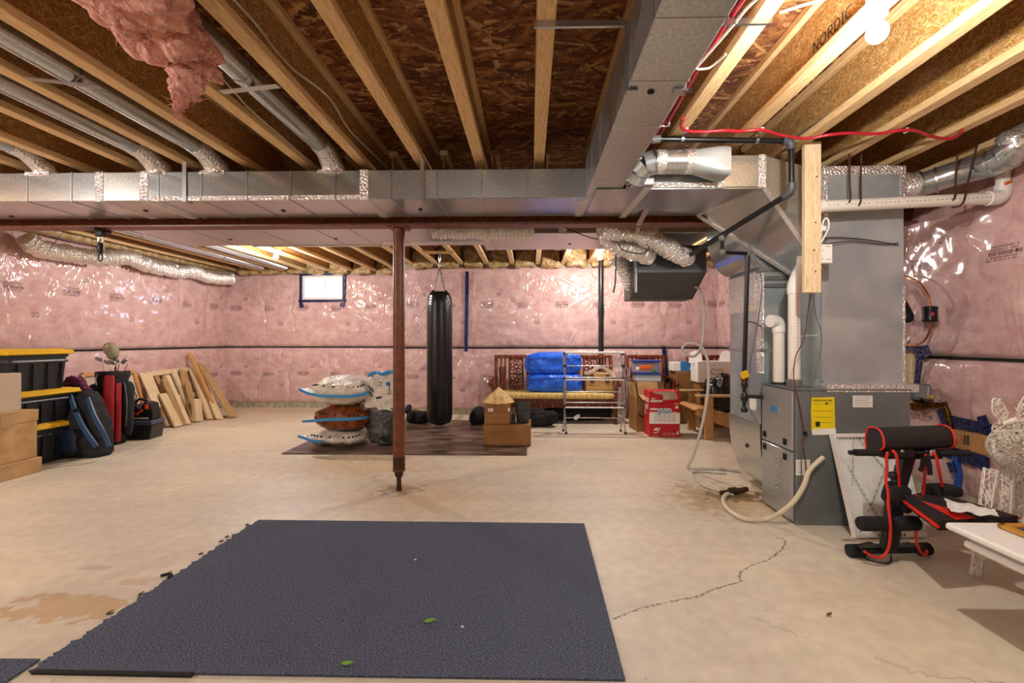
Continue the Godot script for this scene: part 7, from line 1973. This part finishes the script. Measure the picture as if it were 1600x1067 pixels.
	part(t, "rear_support", G.new().bar(Vector3(2.2, 0.33, -2.1), Vector3(2.25, 0.0, -1.75), 0.05, 0.05, Vector3.RIGHT, 0.005).bar(Vector3(2.05, 0.02, -1.75), Vector3(2.45, 0.02, -1.75), 0.05, 0.04, Vector3.UP, 0.005).bar(b, Vector3(2.2, 0.33, -2.05), 0.05, 0.04, Vector3.UP, 0.005), k)
	# white cloth left on the pad
	var cl := G.new()
	var f := noise(120, 9.0, 3)
	var c0: Vector3 = Vector3(2.091, 0.395, -2.346)
	var c1: Vector3 = Vector3(2.2, 0.395, -2.202)
	var c2: Vector3 = Vector3(1.968, 0.39, -2.178)
	var c3: Vector3 = Vector3(2.146, 0.39, -2.128)
	rows = []
	for i in 13:
		var row := PackedVector3Array()
		for j in 25:
			var p := c2.lerp(c0, i / 12.0).lerp(c3.lerp(c1, i / 12.0), j / 24.0)
			row.append(p + Vector3(0, f.get_noise_3dv(p * 1.4) * 0.016 + 0.006, f.get_noise_3dv(p * 2.0 + Vector3.ONE) * 0.012))
		rows.append(row)
	cl.patch(rows)
	solo("white_cloth", "crumpled thin white cloth lying on the workout bench seat", "cloth", cl, M.white)


func deer() -> void:
	var t := thing("wire_deer", "white glittering wire mesh deer figure with upright ears by the right wall", "lawn ornament", Vector3(2.68, 0, -2.45))
	var wire := mt("wire_white", "f0eadb", 0.5)
	wire.emission_enabled = false
	var mesh := G.new()
	var frame := G.new()
	# each form: centre, radii, turn
	var forms := [[Vector3(2.695, 0.628, -2.46), Vector3(0.245, 0.148, 0.15), 0.0, 3200], [Vector3(2.446, 0.73, -2.36), Vector3(0.075, 0.07, 0.08), 0.0, 380], [Vector3(2.363, 0.721, -2.28), Vector3(0.04, 0.038, 0.055), 0.0, 140]]
	var legs := [[Vector3(2.378, 0.534, -2.4), Vector3(2.259, 0.008, -2.36), 0.03, 0.022], [Vector3(2.565, 0.506, -2.5), Vector3(2.541, 0.108, -2.5), 0.028, 0.022], [Vector3(2.667, 0.496, -2.54), Vector3(2.664, 0.122, -2.54), 0.028, 0.022], [Vector3(2.86, 0.5, -2.42), Vector3(2.88, 0.0, -2.4), 0.03, 0.022]]
	var r := RandomNumberGenerator.new()
	r.seed = 77
	for q in forms:
		for i in q[3]:
			var u := r.randf() * TAU
			var v := asin(r.randf_range(-0.97, 0.97))
			var pts := PackedVector3Array()
			var du := r.randf_range(-0.06, 0.06)
			var dv := r.randf_range(-0.06, 0.06)
			for k in 4:
				var b := Basis(Vector3.BACK, q[2])
				pts.append(q[0] + b * (Vector3(cos(v) * cos(u), sin(v), cos(v) * sin(u)) * q[1] * r.randf_range(0.985, 1.01)))
				u += du + r.randf_range(-0.05, 0.05)
				v += dv + r.randf_range(-0.05, 0.05)
			mesh.tube(pts, 0.0026, 3, false)
		for k in (4 if q == forms[0] else 0):
			var ringp := PackedVector3Array()
			for j in 25:
				var a := TAU * j / 24
				var b := Basis(Vector3.BACK, q[2])
				var p := Vector3(cos(a), sin(a), 0) if k == 0 else (Vector3(cos(a), 0, sin(a)) if k == 1 else Vector3(-0.45 + 0.5 * (k - 2), cos(a) * 0.88, sin(a) * 0.88))
				ringp.append(q[0] + b * (p * q[1]))
			frame.tube(ringp, 0.0035, 5, false)
	for q in legs:
		var lg := G.new()
		var ax: Vector3 = (q[1] - q[0]).normalized()
		var s := ax.cross(Vector3.BACK).normalized()
		var s2 := ax.cross(s)
		for i in 230:
			var u := r.randf() * TAU
			var v := r.randf()
			var pts := PackedVector3Array()
			var du := r.randf_range(-0.7, 0.7)
			var dv := r.randf_range(-0.06, 0.06)
			for k in 4:
				var rad := lerpf(q[2], q[3], clampf(v, 0, 1))
				pts.append(q[0].lerp(q[1], clampf(v, 0.0, 1.0)) + (s * cos(u) + s2 * sin(u)) * rad)
				u += du
				v += dv
			if pts[0].distance_to(pts[1]) > 1e-4 and pts[1].distance_to(pts[2]) > 1e-4 and pts[2].distance_to(pts[3]) > 1e-4:
				lg.tube(pts, 0.0021, 4, false)
		for k in 4:
			var a := TAU * k / 4
			lg.tube(PackedVector3Array([q[0] + (s * cos(a) + s2 * sin(a)) * q[2], q[1] + (s * cos(a) + s2 * sin(a)) * q[3]]), 0.0035, 4, false)
		part(t, "leg", lg, wire)
	meta(part(t, "wire_mesh", mesh, wire), "", "", "", "stuff")
	part(t, "frame_hoop", frame, wire)
	for e in [[Vector3(2.436, 0.775, -2.4), Vector3(2.404, 0.9, -2.4), 0.036, -0.12], [Vector3(2.536, 0.782, -2.4), Vector3(2.562, 0.913, -2.4), 0.036, 0.2]]:
		var g := G.new()
		var y: Vector3 = (e[1] - e[0])
		var x: Vector3 = Vector3.RIGHT * e[2]
		var out := PackedVector3Array([e[0], e[0] + y * 0.35 - x, e[0] + y * 0.75 - x * 0.8, e[1] - x * 0.3, e[0] + y * 0.8 + x * 0.6, e[0] + y * 0.35 + x, e[0]])
		g.tube(spl(out, 4), 0.0032, 5, false)
		for i in 70:
			var a := r.randf()
			var b := r.randf_range(-1, 1)
			var wd := sin(PI * clampf(a * 0.85 + 0.12, 0, 1))
			var p: Vector3 = e[0] + y * a + x * b * wd * 0.9
			g.tube(PackedVector3Array([p, p + Vector3(r.randf_range(-0.02, 0.02), r.randf_range(-0.02, 0.02), r.randf_range(-0.006, 0.006))]), 0.003, 4, false)
		part(t, "ear", g, wire)
	var bow: Vector3 = Vector3(2.385, 0.791, -2.31)
	part(t, "bow", G.new().sup(bow + Vector3(-0.02, 0.0, 0), Vector3(0.022, 0.012, 0.012), 0.8, 0.8, Basis(Vector3.BACK, 0.3), 16, 10, noise(121, 20.0), 0.01).sup(bow + Vector3(0.018, 0.006, 0), Vector3(0.022, 0.013, 0.012), 0.8, 0.8, Basis(Vector3.BACK, -0.2), 16, 10, noise(122, 20.0), 0.01).sup(bow, Vector3.ONE * 0.009, 0.9, 0.9, Basis.IDENTITY, 10, 6), wire)


func white_boards() -> void:
	var t := thing("white_shelf_unit", "white low two tier shelf with rounded boards at the right edge", "shelf", Vector3(2.2, 0, -1.6))
	part(t, "top_board", bx(G.new(), 1.765, 3.0, 0.397, 0.425, -1.98, -1.1, 0.008), M.white)
	part(t, "lower_board", bx(G.new(), 1.79, 2.98, 0.345, 0.373, -1.925, -1.1, 0.008), M.white)
	for x in [2.6, 2.94]:
		for z in [-1.84, -1.16]:
			part(t, "leg", bx(G.new(), x - 0.02, x + 0.02, 0.0, 0.398, z - 0.02, z + 0.02, 0.004), M.white)
	var f := thing("picture_frame", "thin gold picture frame with dark slate inside lying on the white shelf", "picture frame", Vector3(2.2, 0.426, -1.65))
	var x0 := 1.925
	var x1 := 2.6
	var z0 := -1.925
	var z1 := -1.4
	var gold := mt("gold_wood", "c08a34", 0.35, 0.2)
	part(f, "slate", bx(G.new(), x0 + 0.02, x1 - 0.02, 0.426, 0.434, z0 + 0.02, z1 - 0.02), M.grey_dark)
	part(f, "side_rail", bx(G.new(), x0, x0 + 0.028, 0.426, 0.446, z0, z1, 0.006), gold)
	part(f, "side_rail", bx(G.new(), x1 - 0.028, x1, 0.426, 0.446, z0, z1, 0.006), gold)
	part(f, "end_rail", bx(G.new(), x0, x1, 0.426, 0.446, z0, z0 + 0.028, 0.006), gold)
	part(f, "end_rail", bx(G.new(), x0, x1, 0.426, 0.446, z1 - 0.028, z1, 0.006), gold)


func meter() -> void:
	var m := thing("water_meter", "grey capped water meter with brass fittings and pipe beside the furnace", "water meter", Vector3(2.9, 0.683, -3.436))
	part(m, "cap", G.new().box(Vector3(2.88, 0.815, -3.446), Vector3(0.12, 0.115, 0.11), Basis(Vector3.UP, 0.2), 0.012), M.grey_paint)
	part(m, "cap_face", G.new().box(Vector3(2.84, 0.825, -3.36), Vector3(0.02, 0.09, 0.1), Basis(Vector3.UP, 0.2), 0.006), M.silver_panel)
	part(m, "valve_cap", G.new().sup(Vector3(2.88, 0.788, -3.359), Vector3(0.03, 0.02, 0.03), 0.7, 0.8, Basis.IDENTITY, 12, 8), M.valve_yellow)
	var pa: Vector3 = Vector3(2.9, 0.713, -3.562)
	var pb: Vector3 = Vector3(2.9, 0.721, -3.403)
	part(m, "meter_body", G.new().tube(PackedVector3Array([pa, pa.lerp(pb, 0.2), pa.lerp(pb, 0.5), pa.lerp(pb, 0.8), pb]), [0.025, 0.04, 0.055, 0.04, 0.025], 16), M.brass)
	var e0: Vector3 = Vector3(2.94, 0.739, -3.284)
	var e1: Vector3 = Vector3(2.95, 0.499, -3.241)
	part(m, "pipe", G.new().tube(PackedVector3Array([pb, e0]), 0.02, 12), M.brass)
	var el := PackedVector3Array([e0 + (pb - e0).normalized() * 0.08])
	el.append_array(elbow(pb, e0, e1, 0.05))
	el.append(e1)
	part(m, "pipe", G.new().tube(el, 0.019, 12), M.brass)
	part(m, "shutoff_valve", G.new().tube(PackedVector3Array([e1 + Vector3(0, 0.04, 0), e1, e1 + Vector3(0, -0.05, 0)]), [0.026, 0.034, 0.026], 8).box(e1 + Vector3(-0.01, 0, 0.03), Vector3(0.07, 0.03, 0.02), Basis.IDENTITY, 0.006), M.brass)
	part(m, "blue_pipe", G.new().tube(spl(PackedVector3Array([Vector3(2.95, 0.427, -3.227), Vector3(2.95, 0.3, -3.203), Vector3(2.95, 0.225, -3.203), Vector3(2.95, 0.13, -3.22)]), 6), 0.022, 10), M.blue_pex, "blue plastic pipe")
	var w := thing("wall_block", "horizontal wood block set in the right wall, edged with blue tape", "wood block", Vector3(2.95, 0.5, -3.15))
	part(w, "board", G.new().bar(Vector3(2.955, 0.513, -3.3), Vector3(2.955, 0.52, -2.998), 0.125, 0.03, Vector3.LEFT, 0.003), M.wood_orange)
	for i in 8:
		part(w, "grade_stamp", G.new().box(Vector3(2.938, 0.525, -3.122) + Vector3(0, 0.025 - 0.016 * int(i / 2), -0.02 + 0.022 * (i % 2)), Vector3(0.001, 0.011, 0.017)), M.ink)
	for q in [[Vector3(2.95, 0.635, -3.305), Vector3(2.95, 0.623, -2.977), 0.075], [Vector3(2.945, 0.411, -3.329), Vector3(2.945, 0.403, -2.988), 0.085], [Vector3(2.936, 0.704, -3.029), Vector3(2.936, 0.635, -2.999), 0.06], [Vector3(2.931, 0.701, -3.324), Vector3(2.931, 0.584, -3.264), 0.05], [Vector3(2.926, 0.348, -3.239), Vector3(2.926, 0.285, -3.21), 0.05]]:
		part(w, "blue_tape", G.new().bar(q[0], q[1], q[2], 0.008, Vector3.LEFT), M.tape_blue)
	var s := thing("wall_stud", "short upright wood stud beside the plenum with blue tape along it", "stud", Vector3(2.95, 0.85, -3.6))
	part(s, "board", G.new().bar(Vector3(2.955, 0.84, -3.623), Vector3(2.955, 1.1, -3.629), 0.11, 0.03, Vector3.LEFT, 0.003), M.wood_y)
	for q in [[Vector3(2.945, 0.839, -3.535), Vector3(2.945, 1.118, -3.501), 0.045], [Vector3(2.934, 1.124, -3.652), Vector3(2.934, 1.134, -3.422), 0.05], [Vector3(2.923, 1.134, -3.436), Vector3(2.923, 1.082, -3.409), 0.06]]:
		part(s, "blue_tape", G.new().bar(q[0], q[1], q[2], 0.008, Vector3.LEFT), M.tape_blue)
	var d := thing("filter_drier", "small black cylinder with pink mark on a curved copper line", "filter drier", Vector3(2.9, 1.386, -3.366))
	var dc: Vector3 = Vector3(2.9, 1.386, -3.366)
	part(d, "cylinder", G.new().lathe([Vector2(0.012, -0.058), Vector2(0.042, -0.055), Vector2(0.048, -0.045), Vector2(0.043, -0.035), Vector2(0.043, 0.035), Vector2(0.048, 0.045), Vector2(0.042, 0.055), Vector2(0.012, 0.058)], 20, Transform3D(Basis(), dc)), M.black_pipe)
	part(d, "pink_mark", G.new().sup(dc + Vector3(-0.015, 0.0, 0.04), Vector3(0.012, 0.016, 0.006), 0.8, 0.8, Basis.IDENTITY, 12, 8), mt("pink_mark", "c03060", 0.5))
	part(d, "copper_line", G.new().tube(spl(PackedVector3Array([Vector3(2.9, 1.71, -3.659), Vector3(2.9, 1.687, -3.562), Vector3(2.9, 1.625, -3.458), Vector3(2.9, 1.532, -3.387), Vector3(2.9, 1.437, -3.366)]), 6), 0.007, 8), M.copper)
	part(d, "copper_line", G.new().tube(spl(PackedVector3Array([Vector3(2.9, 1.334, -3.361), Vector3(2.9, 1.279, -3.366), Vector3(2.9, 1.205, -3.403), Vector3(2.9, 1.166, -3.469), Vector3(2.9, 1.156, -3.538), Vector3(2.9, 1.175, -3.659)]), 6), 0.007, 8), M.copper)
	solo("insulated_refrigerant_line", "thick black insulated line bent sharply beside the plenum", "pipe", G.new().tube(spl(PackedVector3Array([Vector3(2.9, 1.601, -3.672), Vector3(2.9, 1.515, -3.616), Vector3(2.9, 1.411, -3.55), Vector3(2.9, 1.366, -3.538), Vector3(2.9, 1.353, -3.574), Vector3(2.9, 1.362, -3.672)]), 5), 0.023, 12), M.black_matte)


func floor_things() -> void:
	# large rug
	var carpet := mt("carpet", "7c879c", 0.95, 0.0, ntex(130, 0.33, ["74767e", "a6a8b0", "f0f0f4"], 512, 0.0, 2), Vector3.ONE * 0.8, ntex(131, 0.2, [], 512, 8.0, 2), 0.6)
	var edge := noise(132, 6.0, 3)
	var poly := PackedVector2Array()
	for i in 121:  # left edge is frayed
		var z := lerpf(-1.6, -2.975, i / 120.0)
		poly.append(Vector2(-1.8 + edge.get_noise_2d(z * 3.0, 0) * 0.02 - (0.012 if edge.get_noise_2d(z * 9.0, 7) > 0.25 else 0.0), z))
	poly.append(Vector2(0.352, -2.965))
	poly.append(Vector2(0.335, -1.605))
	var t := thing("carpet_rug", "large dark grey blue carpet piece with frayed left edge on the floor", "rug", Vector3(-0.7, 0, -2.3))
	part(t, "pile", G.new().prism(poly, Transform3D(Basis(Vector3.RIGHT, Vector3.BACK, Vector3.DOWN), Vector3(0, 0.009, 0)), 0.0085), carpet)
	part(t, "backing_edge", G.new().bar(Vector3(-1.79, 0.004, -1.6), Vector3(-1.2, 0.005, -1.597), 0.02, 0.011, Vector3.UP, 0.003), M.black_matte)
	for q in [[-1.81, -2.9], [-1.82, -2.72], [-1.815, -2.66], [-1.82, -2.5], [-1.83, -2.29], [-1.81, -2.1], [-1.82, -1.95]]:
		part(t, "loose_thread", G.new().tube(spl(PackedVector3Array([Vector3(q[0], 0.006, q[1]), Vector3(q[0] - 0.012, 0.008, q[1] + 0.012), Vector3(q[0] - 0.025, 0.006, q[1] + 0.004), Vector3(q[0] - 0.022, 0.006, q[1] - 0.02)]), 4), 0.0028, 5), M.black_matte)
	solo("carpet_scrap", "smaller dark carpet piece at the bottom left corner of the floor", "rug", G.new().prism(PackedVector2Array([Vector2(-2.2, -1.655), Vector2(-1.83, -1.66), Vector2(-1.83, -1.2), Vector2(-2.2, -1.2)]), Transform3D(Basis(Vector3.RIGHT, Vector3.BACK, Vector3.DOWN), Vector3(0, 0.009, 0)), 0.0085), carpet)
	solo("black_scrap", "twisted black scrap on the floor left of the rug", "scrap", G.new().tube(spl(PackedVector3Array([Vector3(-1.868, 0.006, -2.265), Vector3(-1.837, 0.012, -2.267), Vector3(-1.813, 0.008, -2.263), Vector3(-1.807, 0.006, -2.23), Vector3(-1.817, 0.01, -2.259)]), 5), 0.007, 6), M.black_matte)
	var leaf := mt("leaf_green", "6fa822", 0.45)
	for q in [[Vector3(-0.42, 0.012, -1.906), 0.035, 0.2, "upper fresh green leaf lying on the rug", leaf, "green leaves on the rug"], [Vector3(-0.666, 0.012, -1.648), 0.032, -0.1, "lower fresh green leaf near the rug's front edge", leaf, "green leaves on the rug"], [Vector3(1.299, 0.003, -2.004), 0.02, 0.3, "small curled brown leaf on the bare floor", M.wire_brown, ""]]:
		var g := G.new()
		var rows := []
		for i in 9:
			var k := i / 8.0
			var w: float = q[1] * 0.32 * sin(PI * pow(k, 0.8)) + 0.0004
			var c: Vector3 = q[0] + Vector3(cos(q[2]), 0, -sin(q[2])) * (k - 0.5) * q[1] * 1.5 + Vector3(0, 0.004 + 0.006 * k * k, 0)
			var s := Vector3(sin(q[2]), 0, cos(q[2]))
			rows.append(PackedVector3Array([c - s * w + Vector3(0, 0.004, 0), c, c + s * w + Vector3(0, 0.003, 0)]))
		g.patch(rows, false, true)
		var lf := thing("leaf", q[3], "leaf", q[0], 0.0, q[5])
		part(lf, "blade", g, q[4])
		part(lf, "stem", G.new().tube(PackedVector3Array([rows[0][1], rows[4][1], rows[8][1]]), 0.0009, 4), q[4])
	for i in 3:
		solo("crumb", ["small pale crumb on the middle of the rug", "small pale crumb on the right half of the rug", "tiny white crumb on the floor right of the rug"][i], "crumb", G.new().sup([Vector3(-0.62, 0.012, -2.45), Vector3(-0.28, 0.012, -1.88), Vector3(0.95, 0.004, -2.1)][i], Vector3(0.006, 0.003, 0.005), 0.8, 0.8, Basis.IDENTITY, 8, 5), M.label_white)
